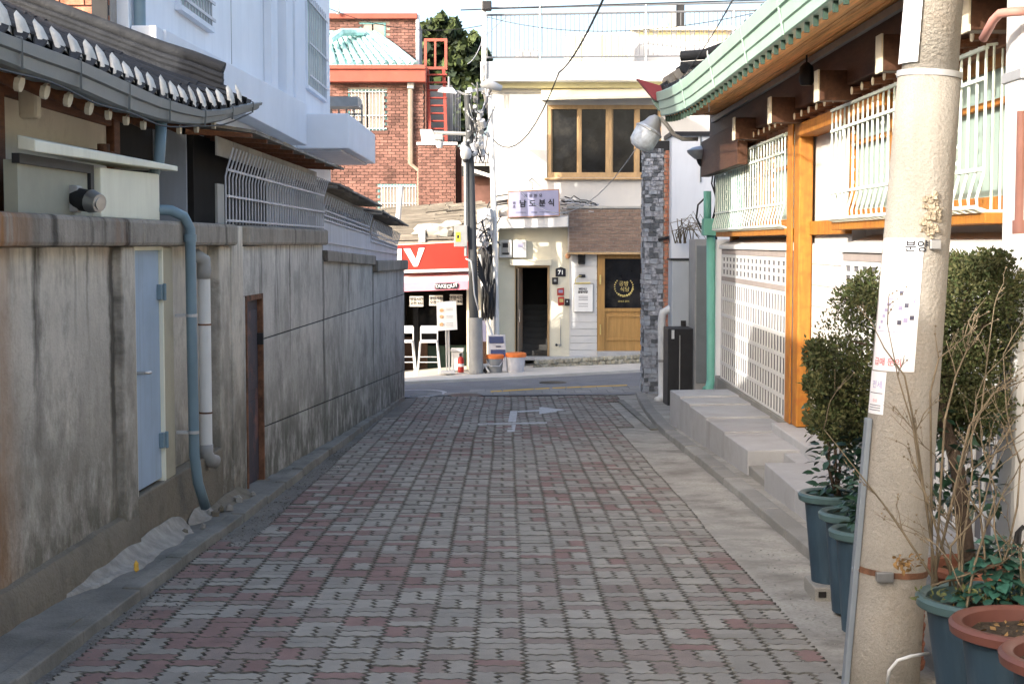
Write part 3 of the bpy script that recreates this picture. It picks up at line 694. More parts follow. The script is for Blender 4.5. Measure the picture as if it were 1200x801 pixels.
# cover tiles (half round), one piece each
def half_tube(L, r0, r1, n=7):
    vs = []; 
    for (x, r) in ((0, r0), (L, r1)):
        for k in range(n + 1):
            a = math.pi * k / n; vs.append((x, -r * math.cos(a), r * math.sin(a) * .85))
    m_ = n + 1; fs = [(k, k + 1, m_ + k + 1, m_ + k) for k in range(n)]
    for (x, r) in ((0, r0), (L, r1)):
        vs.append((x, 0, -.01))
    fs.append(tuple(range(n, -1, -1))); 
    return vs, fs
tile_me = mesh(MB().add(*half_tube(-.31, .068, .062)), 'roof_tile', m_giwa, smooth=True)
plug = MB()
pr = []
N = 9
ring = [(.0, -.062 * math.cos(math.pi * k / N), -.012 + .085 * math.sin(math.pi * k / N) ** .8) for k in range(N + 1)]
mid = [(.018, y * .95, z * .6 - .012) for _, y, z in ring]; low = [(.026, y * .8, -.028 + z * .15) for _, y, z in ring]
top_ = [(-.025, y * .55, .105 - abs(y) * .5) for _, y, z in ring]
plug.sheet([[(x + R.uniform(-.004, .004), y, z) for x, y, z in r] for r in (top_, ring, mid, low)])
plug_me = mesh(plug, 'mortar_plug', m_plug, smooth='all')
pan_me = mesh(MB().sheet([[(x, y, z) for y, z in ((-.10, .035), (-.06, .0), (0, -.02), (.06, 0), (.10, .035))] for x in (.05, -.2)]).sheet([[(.05, y, z - d) for y, z in ((-.10, .035), (-.06, .0), (0, -.02), (.06, 0), (.10, .035))] for d in (0, .02)]), 'pan_tile', m_giwa, smooth=True)
ROW = [4.6, 4.88, 5.16, 5.44, 5.72, 6.0, 6.28, 6.56, 6.84, 7.12, 7.41, 7.69, 7.98, 8.25, 8.52, 8.79, 9.07, 9.34, 9.61, 9.88, 10.12, 10.35, 10.58, 10.80, 11.02, 11.24, 11.46, 11.68]
for Y in ROW:
    S = 7
    e0 = roofpt(Y, 0)
    for k in range(S):
        s = k * .155; p0 = roofpt(Y, s); p1 = roofpt(Y, min(1, s + .155)); d = p1 - p0
        L = d.length; ang = math.atan2(d.z, -d.x)
        inst(tile_me, 'roof_tile', hs, p0 + Vector((0, R.uniform(-.005, .005), .03 + .004 * (k % 2))), (0, ang, R.uniform(-.02, .02)), (L / .29, 1, 1))
    inst(plug_me, 'mortar_plug', hs, e0 + Vector((.03, 0, .052)), (R.uniform(-.06, .06), R.uniform(-.1, .1), R.uniform(-.12, .12)), (R.uniform(.92, 1.12), R.uniform(.95, 1.12), R.uniform(1.0, 1.25)))
    inst(pan_me, 'pan_tile', hs, roofpt(Y + .135, 0) + Vector((.02, 0, .03)), (0, .35, 0))
# verge ridge running back from the eave corner
def vr(t, dz): 
    u, v = [(262, 76), (225, 62), (190, 51), (150, 36), (105, 19), (60, 2), (0, -20)][t]; Y = 12.1
    return at(u, v, Y) + Vector((0, 0, dz))
rp = [vr(t, 0) for t in range(7)]
part(MB().tube([q + Vector((0, 0, -.035)) for q in rp], .055, 10), 'ridge_cap', m_giwa, hs, smooth=True)
for j, (dz, r) in enumerate(((-.105, .03), (-.15, .034), (-.215, .042))):
    part(MB().tube([q + Vector((.0 if j < 2 else .03, -.05, dz)) for q in rp], r, 8), 'ridge_tile_course', m_giwa, hs, smooth=True)
mb = MB().sheet([[q + Vector((0, 0, -.05)), q + Vector((0, 0, -.26))] for q in rp]); part(mb, 'ridge_wall', m_giwa, hs)
# cream box with awning, fixed over the coping
bxh = thing('meter_hood', 'cream sheet metal box with a flat overhanging lid sitting on the wall coping', 'metal box', (-2.4, 8.6, 1.75))
part(MB().wbox(7.52, 8.72, -.17, -.10, 1.752, 2.02), 'panel', m_obox, bxh)
part(MB().wbox(8.74, 10.0, -.33, -.06, 1.752, 2.04, 0, 1.752, 2.06), 'box_body', m_cream, bxh, bevel=.006)
part(MB().hexa([(XL(7.5) - .09, 7.5, 2.07), (XL(7.5) + .0, 7.5, 2.055), (XL(10.25) + .0, 10.25, 2.09), (XL(10.25) - .36, 10.25, 2.10),
                (XL(7.5) - .09, 7.5, 2.14), (XL(7.5) + .0, 7.5, 2.115), (XL(10.25) + .0, 10.25, 2.125), (XL(10.25) - .36, 10.25, 2.15)]), 'lid', m_cream, bxh, bevel=.006)
part(MB().wbox(7.5, 8.66, -.12, -.08, 2.0, 2.05).wbox(8.62, 8.68, -.12, -.08, 1.88, 2.05), 'bracket', m_black, bxh)
for z in range(5): pass
cc = thing('security_camera', 'round black and chrome security camera below the cream metal lid', 'camera', (-2.33, 8.5, 1.8))
cX = XL(8.45)
part(MB().box(cX - .12, cX - .06, 8.3, 8.4, 1.77, 1.92), 'mount', m_gpipe, cc, bevel=.01)
part(MB().tube([(cX - .10, 8.36, 1.85), (cX + .02, 8.30, 1.83)], .062, 16), 'housing', m_black, cc, smooth=True)
part(MB().tube([(cX + .015, 8.303, 1.832), (cX + .07, 8.27, 1.82)], [.066, .05], 16).tube([(cX + .06, 8.277, 1.822), (cX + .075, 8.27, 1.819)], .036, 12), 'lens', m_steel, cc, smooth=True)
p = thing('downpipe', 'blue-grey downpipe from the black tiled roof gutter', 'drain pipe', (-2.42, 10.0, 1.8))
q = gl(10.0, gbot); part(MB().tube([(q.x - .08, 10.0, q.z + .03), (q.x - .10, 10.0, q.z - .25), (XL(10) - .14, 10.0, 1.95), (XL(10) - .18, 9.98, 1.80)], .038, 12), 'pipe', m_bpipe, p, smooth='all')
part(MB().tube([(WX + .06, 9.4, 2.18), (WX + .25, 9.45, 2.16), (WX + .3, 10.2, 2.12)], .02, 8).lathe([(.04, 0), (.04, .12)], (WX + .22, 9.42, 2.1), 10), 'gas_pipe', m_rust, hs, smooth=True)

# ================================================================ LEFT: brick house corner behind the tiled roof
YB = 12.4
bh = thing('brick_house', 'orange-red brick wall with pale joints above the black tiled ridge', 'house', (-5, YB, 0))
part(MB().box(-8, -3.30, YB + .02, 15, 0, 5.2), 'mortar_core', m_mort, bh)
br = mesh(MB().box(-.095, .095, -.012, .02, -.0285, .0285), 'brick', m_mbrick)
n = 0
for r_ in range(20):
    z = 3.0 + r_ * .072
    for c_ in range(12):
        x = -3.40 - c_ * .205 - (.10 if r_ % 2 else 0)
        inst(br, 'brick', bh, (x, YB + .005, z), (0, 0, 0), (1, 1, 1)); n += 1
part(MB().box(-3.44, -3.31, YB - .03, YB + .1, 1.5, 5.4), 'corner_trim', m_black, bh)

# ================================================================ LEFT: tall white-blue building
wb = thing('white_building', 'tall pale blue-white rendered building with ribs and grilled window over the left wall', 'building', (-3.2, 19, 0))
part(MB().box(-4.4, -3.2, 12.62, 26.5, -1.2, 8.4), 'wall', m_bwhite, wb, bevel=.01)
part(MB().tube([(-3.14, 12.75, 3.2), (-3.14, 12.75, 8.4)], .05, 10), 'downpipe', m_bpipe, wb, smooth=True)
part(MB().box(-3.2, -3.1, 12.9, 13.3, 3.1, 8.3), 'recess', m_black, wb) if False else None
part(MB().box(-3.195, -2.98, 12.66, 14.0, 3.0, 3.42), 'corner_block', m_bfascia, wb, bevel=.01)
def wbp(u, v): return atX(u, v, -3.2)
# ribs
for (ua, ub, ins_) in ((309, 317, .10), (322, 330, .16), (338, 350, .10)):
    a = wbp(ua, 60).y; b = wbp(ub, 60).y
    part(MB().box(-3.2, -3.2 + ins_, a, b, 3.35, 8.4), 'rib', m_bfascia, wb, bevel=.01)
# horizontal and vertical joints
for z in (4.6, 5.9): part(MB().box(-3.2, -3.197, 12.7, 18.5, z, z + .02), 'joint', m_gut, wb)
part(MB().box(-3.2, -3.197, 17.2, 17.225, 3.4, 8.4), 'joint', m_gut, wb)
def win(parent, ua, ub, va, vb, X, nm='window'):
    a = atX(ua, va, X); b = atX(ub, vb, X); y0, y1 = a.y, b.y; z1, z0 = a.z, atX(ua, vb, X).z
    z1 = atX((ua + ub) / 2, va, X).z; z0 = atX((ua + ub) / 2, vb, X).z
    f = part(MB().box(X, X + .05, y0, y0 + .06, z0, z1).box(X, X + .05, y1 - .06, y1, z0, z1).box(X, X + .05, y0, y1, z1 - .06, z1 - .001).box(X, X + .07, y0 - .04, y1 + .04, z0 - .05, z0 + .001), nm, m_bfascia, parent)
    part(MB().box(X + .002, X + .012, y0 + .06, y1 - .06, z0, z1 - .06), 'pane', m_curt, f)
    k = 10
    for i in range(k): 
        y = lerp(y0 + .05, y1 - .05, (i + .5) / k); part(MB().box(X + .06, X + .075, y - .012, y + .012, z0, z1), 'grille_bar', m_grgr, f)
    for t in (.1, .45, .9): part(MB().box(X + .077, X + .092, y0, y1, lerp(z0, z1, t), lerp(z0, z1, t) + .03), 'grille_rail', m_grgr, f)
    return f
win(wb, 356, 379, 5, 108, -3.2)
win(wb, 205, 243, -40, 19, -3.2)
# projecting fascia band and corner canopy
part(MB().hexa([(-3.2, 12.9, 3.05), (-2.95, 12.9, 3.05), (-2.95, 21.6, 3.0), (-3.2, 21.6, 3.0), (-3.2, 12.9, 3.42), (-2.95, 12.9, 3.42), (-2.95, 21.6, 3.6), (-3.2, 21.6, 3.6)]), 'fascia', m_bfascia, wb, bevel=.01)
c0 = atX(370, 148, -2.95)
part(MB().box(-3.2, -2.42, 22.3, 26.6, 3.0, 3.52), 'corner_canopy', m_bfascia, wb, bevel=.02)
part(MB().box(-3.2, -2.55, 22.4, 26.4, 2.97, 3.0), 'canopy_soffit', m_grgr, wb)
part(MB().box(-4.6, -3.28, 26.4, 27.3, -1.2, 2.7), 'rear_wall', m_white, wb)
# small metal balcony on the far corner
bl = thing('metal_balcony', 'small grey metal balcony with rails at the far corner of the pale building', 'balcony', (-3.0, 27, 3.6))
Yb = 27.2
part(MB().box(-3.35, -2.72, 26.6, 27.3, at(400, 128, Yb).z, at(400, 117, Yb).z), 'slab', m_gpipe, bl)
for v in (134, 143, 150): part(MB().bar(at(386, v, Yb), at(424, v, Yb), .03, .03), 'rail', m_gpipe, bl)
for u in (388, 397, 406, 415, 424): part(MB().bar(at(u, 122, Yb), at(u, 160, Yb), .03, .03), 'post', m_gpipe, bl)

# ================================================================ LEFT: lean-to sheds with bar grilles above the wall
def shed(name, label, Y0, Y1, zb, zt, z2b, z2t, off, roof_o, glabel, pitch, grille=True):
    s = thing(name, label, 'lean-to', (XL(Y0) + off, Y0, zb))
    part(MB().wbox(Y0, Y1, off - .9, off - .25, zb - .2, zt + .1, 0, z2b - .2, z2t + .1), 'glazed_wall', m_bpanel, s, bevel=.004)
    if name == 'lean_to' and Y0 < 12.5:
        part(MB().wbox(Y0 + .02, Y0 + 2.9, off - .249, off - .2, zb - .05, zt + .05), 'dark_opening', m_dark, s)
        part(MB().wbox(Y0 + .75, Y0 + 1.0, off - .2, off - .18, zb - .05, zb + .35), 'white_object', m_white, s)
    # top fascia planks and corrugated roof sheets
    nn = int((Y1 - Y0) / .55)
    for i in range(nn):
        a = lerp(Y0, Y1, i / nn); b = lerp(Y0, Y1, (i + .97) / nn); za = lerp(zt, z2t, i / nn); zc = lerp(zt, z2t, (i + 1) / nn)
        part(MB().wbox(a, b, off - .02, off - .005, za - .12, za + .03, 0, zc - .12, zc + .03), 'fascia_board', M('grey_board', (.36, .34, .31), .8, .15, 4, .2, rnd=.12), s)
        part(MB().hexa([(XL(a) + off - .9, a, za + .24), (XL(a) + off + roof_o, a, za + .05), (XL(b) + off + roof_o, b, zc + .05), (XL(b) + off - .9, b, zc + .24),
                        (XL(a) + off - .9, a, za + .27), (XL(a) + off + roof_o + R.uniform(-.02, .02), a, za + .075), (XL(b) + off + roof_o, b, zc + .075), (XL(b) + off - .9, b, zc + .27)]), 'roof_sheet', m_slate, s)
        part(MB().hexa([(XL(a) + off - .3, a, za + .045), (XL(a) + off + roof_o - .03, a, za + .02), (XL(a + .05) + off + roof_o - .03, a + .05, za + .02), (XL(a + .05) + off - .3, a + .05, za + .045),
                        (XL(a) + off - .3, a, za + .10), (XL(a) + off + roof_o - .03, a, za + .05), (XL(a + .05) + off + roof_o - .03, a + .05, za + .05), (XL(a + .05) + off - .3, a + .05, za + .10)]), 'roof_joist', m_bwood if Y0 < 12.5 else m_slate, s)
    gr = thing('window_grille', glabel, 'grille', (XL(Y0) + off + .08, Y0, zb))
    n = int((Y1 - Y0) / pitch)
    for i in range(n + 1):
        t = i / n; Y = lerp(Y0, Y1, t); a = lerp(zb, z2b, t); b = lerp(zt, z2t, t); x = XL(Y) + off + .06; k = b - .22
        part(MB().tube([(x, Y, a), (x, Y, k - .07), (x + .012, Y + .03, k), (x + .055, Y + .06, b - .06)], .0085, 5), 'bar', m_grgr, gr)
    for f in (.06, .50, .97):
        part(MB().bar((XL(Y0) + off + .072, Y0, lerp(zb, zt - .22, f)), (XL(Y1) + off + .072, Y1, lerp(z2b, z2t - .22, f)), .014, .018), 'rail', m_grgr, gr)
    return s
shed('lean_to', 'lean-to with brown boarded eave and glazed wall behind the longest bar grille', 11.95, 16.75, 1.755, 2.42, 1.755, 2.36, -.12, .30, 'longest grey-white bar grille, bars bent outward, on the coping next to the tiled roof', .125)
shed('lean_to', 'middle lean-to with sagging grey roof sheets under the pale corner canopy', 16.95, 20.9, 1.86, 2.20, 1.72, 2.05, -.16, .26, 'middle bar grille of crossed grey bars under sagging roof sheets', .17)
shed('lean_to', 'smallest lean-to at the far end of the left wall, next to the red shop sign', 21.1, 24.4, 1.62, 1.98, 1.5, 1.82, -.16, .26, 'smallest bar grille at the far end of the left wall', .19)
pn = thing('panel_wall', 'blue-grey sheet panels between the lower coping and the sagging lean-to roofs', 'panel wall', (XL(20) - .1, 20, 1.4))
yy = 16.5
while yy < 24.3:
    b = min(yy + 1.05, 24.5); part(MB().wbox(yy, b - .012, -.2, -.10, 1.30, lerp(1.90, 1.55, (yy - 16.5) / 8), 0, 1.2, lerp(1.90, 1.55, (b - 16.5) / 8)), 'panel', m_bpanel, pn); yy = b
part(MB().bar((XL(16.5) - .09, 16.5, 1.63), (XL(24.5) - .09, 24.5, 1.42), .02, .02), 'rail', m_grgr, pn)
# ================================================================ RIGHT: timber house
HX = 2.8
rh = thing('timber_house', 'timber house with orange posts, mint bar grilles and wide boarded eave on the right', 'house', (HX + .1, 12, 0))
part(MB().box(3.05, 7, 0, 20.4, -.5, 3.05), 'wall', m_white2, rh)
part(MB().box(2.83, 3.06, 0, 6.98, -.3, 1.70), 'low_wall', m_white2, rh, bevel=.01)
# base stones below the lower panels
yy = 14.9
while yy < 20.4:
    part(MB().box(HX - .02, HX + .24, yy, min(20.4, yy + 1.05) - .01, -.6, -.205), 'foundation_stone', m_kerb, rh, bevel=.008); yy += 1.05
part(MB().box(2.60, 3.1, 12.55, 14.88, -.6, -.19), 'foundation_stone', m_gran, rh, bevel=.012)
# posts
part(MB().box(2.765, 2.90, 14.45, 14.70, -.185, 2.86), 'post', m_orw, rh, bevel=.012)
part(MB().box(2.745, 2.763, 14.71, 14.98, -.185, 2.86), 'post_board', m_orw, rh, bevel=.006)
for y in (20.1,): part(MB().box(2.95, 3.1, y, y + .2, 1.6, 3), 'post', m_orw, rh, bevel=.01)
part(MB().box(2.93, 3.05, 12.9, 14.6, -.2, 2.72), 'recess_wall', m_white2, rh)
part(MB().box(2.86, 3.0, 17.4, 17.55, 1.7, 2.95), 'post', m_orw, rh, bevel=.01)
# lintel over entrance, wall plate, dark beams
part(MB().box(2.74, 2.98, 11.2, 14.44, 2.62, 2.74), 'lintel', m_bwood if False else m_orw, rh, bevel=.01)
part(MB().box(2.68, 3.05, 2, 20.4, 2.86, 3.33), 'wall_plate', m_dwood, rh, bevel=.01)
part(MB().box(2.80, 3.06, 2, 20.4, 2.72, 2.855), 'beam', m_bwood, rh, bevel=.01)
part(MB().box(2.58, 2.70, 17.2, 20.5, 2.50, 2.98), 'gable_board', m_dwood, rh, bevel=.01)
for y in (16.55, 14.25, 12.05, 10.0, 8.1, 6.2):
    be = part(MB().box(2.46, 3.0, y, y + .15, 2.74, 2.98), 'beam_end', m_dwood, rh, bevel=.008)
    part(MB().box(2.445, 2.458, y - .004, y + .154, 2.735, 2.985), 'painted_face', m_endp, be)
# little round pegs under the beams
for k in range(42):
    y = 6 + k * .34
    part(MB().tube([(2.66, y, 2.79), (2.80, y, 2.80)], .030, 8), 'peg', m_bwood, rh, smooth=True)
    part(MB().tube([(2.652, y, 2.79), (2.66, y, 2.79)], .031, 8), 'peg_end', m_endp, rh) if k % 1 == 0 else 0
# soffit boards along the eave
GX = 1.98
def sof(Y, t):   # t 0 at gutter .. 1 at wall
    up = max(0, (Y - 16.2) / 3.6) ** 2 * .16; return Vector((lerp(GX + .03, 2.78, t), Y, 3.10 + t * .19 + up * (1 - t)))
nb = 13
ys = [2, 6, 10, 13, 15, 16.5, 17.5, 18.5, 19.3, 19.9]
for b in range(nb):
    t0 = b / nb; t1 = (b + .9) / nb; mb = MB(); dz = R.uniform(0, .008)
    mb.sheet([[sof(Y, t0) + Vector((0, 0, dz)), sof(Y, t1) + Vector((0, 0, dz))] for Y in ys]); mb.sheet([[sof(Y, t1) + Vector((0, 0, dz)), sof(Y, t1) + Vector((0, 0, .03))] for Y in ys]); mb.sheet([[sof(Y, t0) + Vector((0, 0, dz)), sof(Y, t0) + Vector((0, 0, .03))] for Y in ys])
    part(mb, 'soffit_board', m_sof, rh)
part(MB().sheet([[sof(Y, 0) + Vector((0, 0, .035)), sof(Y, 1) + Vector((0, 0, .035))] for Y in ys]), 'soffit_backing', m_dwood, rh)
part(MB().bar((2.65, 2, 3.215), (2.65, 19.9, 3.215), .04, .06), 'conduit', m_gpipe, rh)
# flying rafter ends, green
k = 0
while True:
    Y = 4 + k * .30; k += 1
    if Y > 19.7: break
    p = sof(Y, 0); part(MB().box(GX + .02, GX + .05, Y, Y + .035, p.z - .065, p.z + .03), 'rafter_end', m_dgreen, rh)
# gutter in three stepped folds
rows = []
for Y in ys:
    up = max(0, (Y - 15.5) / 4.3) ** 2 * .17; z = 3.10 + up; x = GX - max(0, (Y - 18) / 2) * .0
    rows.append([(x + .10, Y, z + .01), (x + .0, Y, z), (x - .015, Y, z + .01), (x - .02, Y, z + .085), (x - .035, Y, z + .095), (x - .045, Y, z + .19), (x - .065, Y, z + .20), (x - .08, Y, z + .30), (x - .07, Y, z + .315), (x + .06, Y, z + .30)])
gm = MB().sheet(rows).add(rows[-1], [tuple(range(len(rows[0])))]); gt = part(gm, 'gutter', m_mint, rh)
for i, Y in enumerate((6.5, 9.3, 10.9, 12.6, 14.6, 17.0)):
    up = max(0, (Y - 15.5) / 4.3) ** 2 * .17; z = 3.10 + up
    part(MB().bar((GX - .022, Y, z + .0), (GX - .085, Y, z + .32), .012, .02), 'gutter_clip', m_mint, gt)
# corner upturn: maroon end board, tile ridge
part(MB().prism([at(746, 92, 19.9), at(776, 101, 19.9), at(776, 121, 19.9), at(766, 116, 19.9)], (0, .12, 0)), 'corner_board', m_maroon, rh)
part(MB().prism([at(764, 117, 20.05), at(778, 104, 20.05), at(786, 120, 20.05), at(783, 131, 20.05), at(772, 129, 20.05)], (0, .1, 0)), 'corner_flashing', m_mint, rh)
rows = []
for Y in (2, 8, 14, 17, 19.9):
    up = max(0, (Y - 15.5) / 4.3) ** 2 * .17; rows.append([(GX - .04, Y, 3.40 + up), (3.0, Y, 3.75), (4.2, Y, 4.4), (5.5, Y, 5.2), (7.2, Y, 4.2)])
part(MB().sheet(rows), 'roof_bed', m_giwa, rh)
rt = mesh(MB().add(*half_tube(-.42, .07, .066)), 'roof_tile', m_giwa, smooth=True)
for i in range(52):
    Y = 5.2 + i * .285
    if Y > 19.8: break
    up = max(0, (Y - 15.5) / 4.3) ** 2 * .17
    for k in range(3):
        x = GX + .02 + k * .36; z = 3.41 + up * (1 - k / 3) + k * .36 * .34 + .03
        inst(rt, 'roof_tile', rh, (x, Y, z), (0, math.atan(.34), math.pi) if False else (0, -math.pi + math.atan(.34) * -1 + 2 * math.atan(.34) * 0, 0) if False else (0, math.atan(.34), math.pi))
for dz, r, mm in ((0, .07, 0), (-.12, .05, 0), (-.20, .05, 0)):
    part(MB().tube([at(798, 66, 20) + Vector((0, 0, dz)), at(825, 64, 19.9) + Vector((0, 0, dz)), at(862, 52, 19.8) + Vector((0, 0, dz + .02)), at(905, 36, 19.7) + Vector((0, 0, dz + .05))], r, 10), 'ridge_course', m_giwa, rh, smooth=True)
for (u, v, s) in ((782, 96, .10), (790, 91, .10), (797, 84, .09), (776, 104, .08), (787, 103, .1), (803, 92, .1), (812, 88, .09)):
    part(MB().tube([at(u, v, 20), at(u + 7, v - 4, 19.85)], s * .8, 9), 'corner_tile', m_giwa if s < .1 else m_slate, rh, smooth=True)
part(MB().blob(at(789, 99, 19.95), .12, 8, j=.2), 'corner_mortar', m_slate, rh)

def lattice(Y0, Y1, X, label, ncol, nrow):
    """white slotted panel: capped ledge, strip, three rows of small holes, strip, rows of tall slots"""
    t = part(MB().box(X + .013, X + .12, Y0, Y1, -.2, 1.53), 'panel_backing', m_back, rh)
    t.name = 'lattice_panel'; 
    part(MB().hexa([(X - .03, Y0 - .03, 1.525), (X + .28, Y0 - .03, 1.525), (X + .28, Y1 + .03, 1.525), (X - .03, Y1 + .03, 1.525), (X - .03, Y0 - .03, 1.575), (X + .28, Y0 - .03, 1.68), (X + .28, Y1 + .03, 1.68), (X - .03, Y1 + .03, 1.575)]), 'ledge', m_white, t, bevel=.006)
    mb = MB(); 
    mb.box(X, X + .012, Y0, Y0 + .10, -.2, 1.52).box(X, X + .012, Y1 - .08, Y1, -.2, 1.52)
    a, b = Y0 + .10, Y1 - .08
    # upper holes
    zs = [1.45, 1.385, 1.345, 1.285, 1.245, 1.185, 1.17]
    mb.box(X, X + .012, a, b, 1.415, 1.455)
    for z in (1.335, 1.255): mb.box(X, X + .012, a, b, z, z + .032)
    mb.box(X, X + .012, a, b, 1.165, 1.195)
    nc = int((b - a) / .285)
    for i in range(nc + 1):
        y = lerp(a, b, i / nc); mb.box(X + .001, X + .0115, y - .05, y + .05, 1.196, 1.414)
    # slots
    zt, zb = 1.085, -.2; n = nrow
    for i in range(n + 1):
        z = lerp(zt, zb, i / n); hh = .022; mb.box(X, X + .012, a, b, max(zb, z - hh), z + hh)
    for i in range(ncol + 1):
        y = lerp(a, b, i / ncol); mb.box(X + .001, X + .0115, y - .022, y + .022, zb + .01, zt - .01)
    part(mb, 'lattice', m_white, t)
    part(MB().box(X - .006, X + .012, Y0 + .10, Y1 - .08, 1.457, 1.522), 'strip', m_strip, t)
    part(MB().box(X - .006, X + .012, Y0 + .10, Y1 - .08, 1.09 + .02, 1.163), 'strip', m_strip, t)
    return t
lattice(15.2, 20.0, HX, '', 26, 6)
lattice(7.0, 12.7, HX, '', 29, 6)
part(MB().box(HX - .02, HX + .24, 5.5, 12.7, -.6, -.205), 'foundation_stone', m_kerb, rh, bevel=.008)
# white wall, tiles and orange rail in the entrance recess
part(MB().box(2.87, 2.93, 12.9, 14.45, 1.68, 1.81), 'rail', m_orw, rh, bevel=.005)
tl = mesh(MB().box(0, .02, .004, .096, .004, .196), 'wall_tile', m_wtile)
for i in range(15):
    for k in range(8): inst(tl, 'wall_tile', rh, (2.895, 12.92 + i * .1, -.0 + k * .2))
part(MB().box(2.905, 2.928, 12.9, 14.44, -.2, 1.6), 'tile_bed', m_mort, rh)

def bay(Y0, Y1, zb, zt, label, teal_to=None, nb=26, dz=0):
    X = 2.74
    wdw = part(MB().box(X + .20, X + .24, Y0, Y1, zb + .02, zt), 'window', m_curt, rh)
    k = max(3, int((Y1 - Y0) / 1.3))
    mb = MB()
    for i in range(k + 1):
        y = lerp(Y0, Y1, i / k); mb.box(X + .15, X + .2, y - .035, y + .035, zb + .05, zt)
    mb.box(X + .145, X + .195, Y0, Y1, zt - .09, zt).box(X + .145, X + .195, Y0, Y1, zt - .32, zt - .28).box(X + .145, X + .195, Y0, Y1, zb, zb + .09)
    part(mb, 'window_frame', m_orw, wdw, bevel=.004)
    g_ = thing('window_grille', label, 'grille', (X, (Y0 + Y1) / 2, zb))
    for i in range(nb + 1):
        y = lerp(Y0, Y1, i / nb)
        part(MB().tube([(X + .10, y, zt + .01), (X - .0, y, zt), (X - .004, y, zt - .06), (X - .005, y, zb + .22), (X - .045, y, zb + .07), (X - .04, y, zb + .015), (X + .02, y, zb - .005), (X + .12, y, zb - .005)], .0095, 5), 'bar', m_bgrill, g_)
    for z, o in ((zt - .015, 0), (zt - .19, 0), (zb + .24, 0), (zb + .02, -.035)):
        part(MB().bar((X - .012 + o, Y0, z), (X - .012 + o, Y1, z), .02, .022), 'rail', m_bgrill, g_)
    for e in (Y0, Y1):   # side returns
        for j in range(3): part(MB().tube([(X + .05 * j + .04, e, zb), (X + .05 * j + .04, e, zt)], .008, 5), 'side_bar', m_bgrill, g_)
    if teal_to:
        part(MB().box(X + .012, X + .02, teal_to, Y1, zb + .0, zb + .72), 'teal_mesh', m_tealg, g_)
    # orange sill under
    part(MB().box(X - .0, X + .3, Y0 - .02, Y1 + .02, zb - .075, zb - .012), 'sill', m_orw, wdw, bevel=.005)
    # turned ornaments behind bars
    for i in range(4):
        y = lerp(Y0, Y1, (i + .6) / 4.4); mb = MB()
        for q in range(5): mb.blob((X + .01, y, zb + .3 + q * .1), .018, 6, j=.1)
        part(mb, 'ornament', m_bgrill, g_)
    return g_
bay(15.05, 20.1, 1.76, 2.70, 'mint bar grille past the orange post, with a teal mesh end, above the white ledge', 18.0, 28)
bay(8.7, 12.85, 1.79, 2.74, 'mint-white bar grille nearest the camera, seen on both sides of the leaning pole', None, 26)
bay(4.2, 8.2, 1.79, 2.74, 'bar grille beyond the right edge of the view', None, 22) if False else None
part(MB().box(2.90, 3.05, 5, 8.6, 1.7, 2.85), 'window_frame', m_orw, rh, bevel=.005)
for k in range(4):
    part(MB().box(2.885, 2.90, 5.3 + k * .82, 5.95 + k * .82, 1.83, 2.3), 'pane', m_curt, rh); part(MB().box(2.885, 2.90, 5.3 + k * .82, 5.95 + k * .82, 2.38, 2.75), 'pane', m_curt, rh)
lat = thing('porch_light', 'small dark hanging lantern under the eave', 'lamp', (2.55, 13.3, 2.85)); q = at(945, 95, 13.2)
part(MB().lathe([(.02, .16), (.06, .12), (.07, 0), (.05, -.04)][::-1], q, 10), 'lantern', m_black, lat, smooth=True)
part(MB().tube([q + Vector((0, 0, .15)), q + Vector((0, 0, .3))], .008, 6), 'rod', m_black, lat)

# ---------------------------------------------------------------- granite steps in front of the house
sg = thing('stone_steps', 'pale granite step blocks in front of the white slotted wall', 'steps', (2.3, 14, -.5))
ye = [13.4, 14.75, 16.0, 17.3, 18.2, 19.2]
for a, b in zip(ye, ye[1:]):
    xa = lerp(2.13, 2.04, (a - 13.4) / 5.8); xb = lerp(2.13, 2.04, (b - 13.4) / 5.8)
    part(MB().hexa([(xa, a + .006, -.9), (2.79, a + .006, -.9), (2.79, b - .006, -.9), (xb, b - .006, -.9), (xa, a + .006, -.268), (2.79, a + .006, -.255), (2.79, b - .006, -.275), (xb, b - .006, -.288)]), 'step_block', m_gran, sg, bevel=.008)
part(MB().box(2.14, 2.59, 12.35, 13.39, -.8, -.40), 'step_block', m_kerb, sg, bevel=.008)
part(MB().box(2.45, 3.0, 11.6, 13.37, -.8, -.285), 'step_block', m_gran, sg, bevel=.008)
for a, b in ((9.6, 11.0), (11.01, 12.33)): part(MB().box(2.10, 2.60, a, b, -.8, -.22), 'step_block', m_gran, sg, bevel=.008)
part(MB().box(2.60, 3.0, 9.0, 12.54, -.8, -.21), 'landing_block', m_gran, sg, bevel=.008)

# ---------------------------------------------------------------- far right: service corner
cw = thing('corner_building', 'blue-white rendered wall behind the service boxes at the right end of the alley', 'building', (3.2, 24, -1))
part(MB().box(2.62, 6, 24.6, 25.6, -1.2, 3.35), 'wall', m_bwhite, cw)
part(MB().box(2.59, 6, 24.55, 25.65, 3.35, 3.42), 'cap', m_black, cw)
part(MB().box(3.08, 3.10, 24.57, 24.6, 2.6, 3.35).box(3.1, 3.9, 24.57, 24.6, 3.0, 3.03), 'trim', m_gut, cw)
part(MB().box(2.80, 7, 20.42, 20.9, -1, 1.65), 'side_wall', m_bwhite, cw)
part(MB().box(3.02, 7, 20.9, 24.55, -1.1, 1.5), 'yard_wall', m_gpipe, cw)
sp = thing('stone_pillar', 'tall rough grey stone gate pillar with a red brick edge at the alley mouth', 'pillar', (2.4, 25, -1))
part(MB().box(2.225, 2.52, 25.02, 25.62, -1.15, 3.14), 'core', m_stone, sp)
part(MB().box(2.2, 2.66, 25.0, 25.66, 3.14, 3.3), 'cap', m_black, sp)
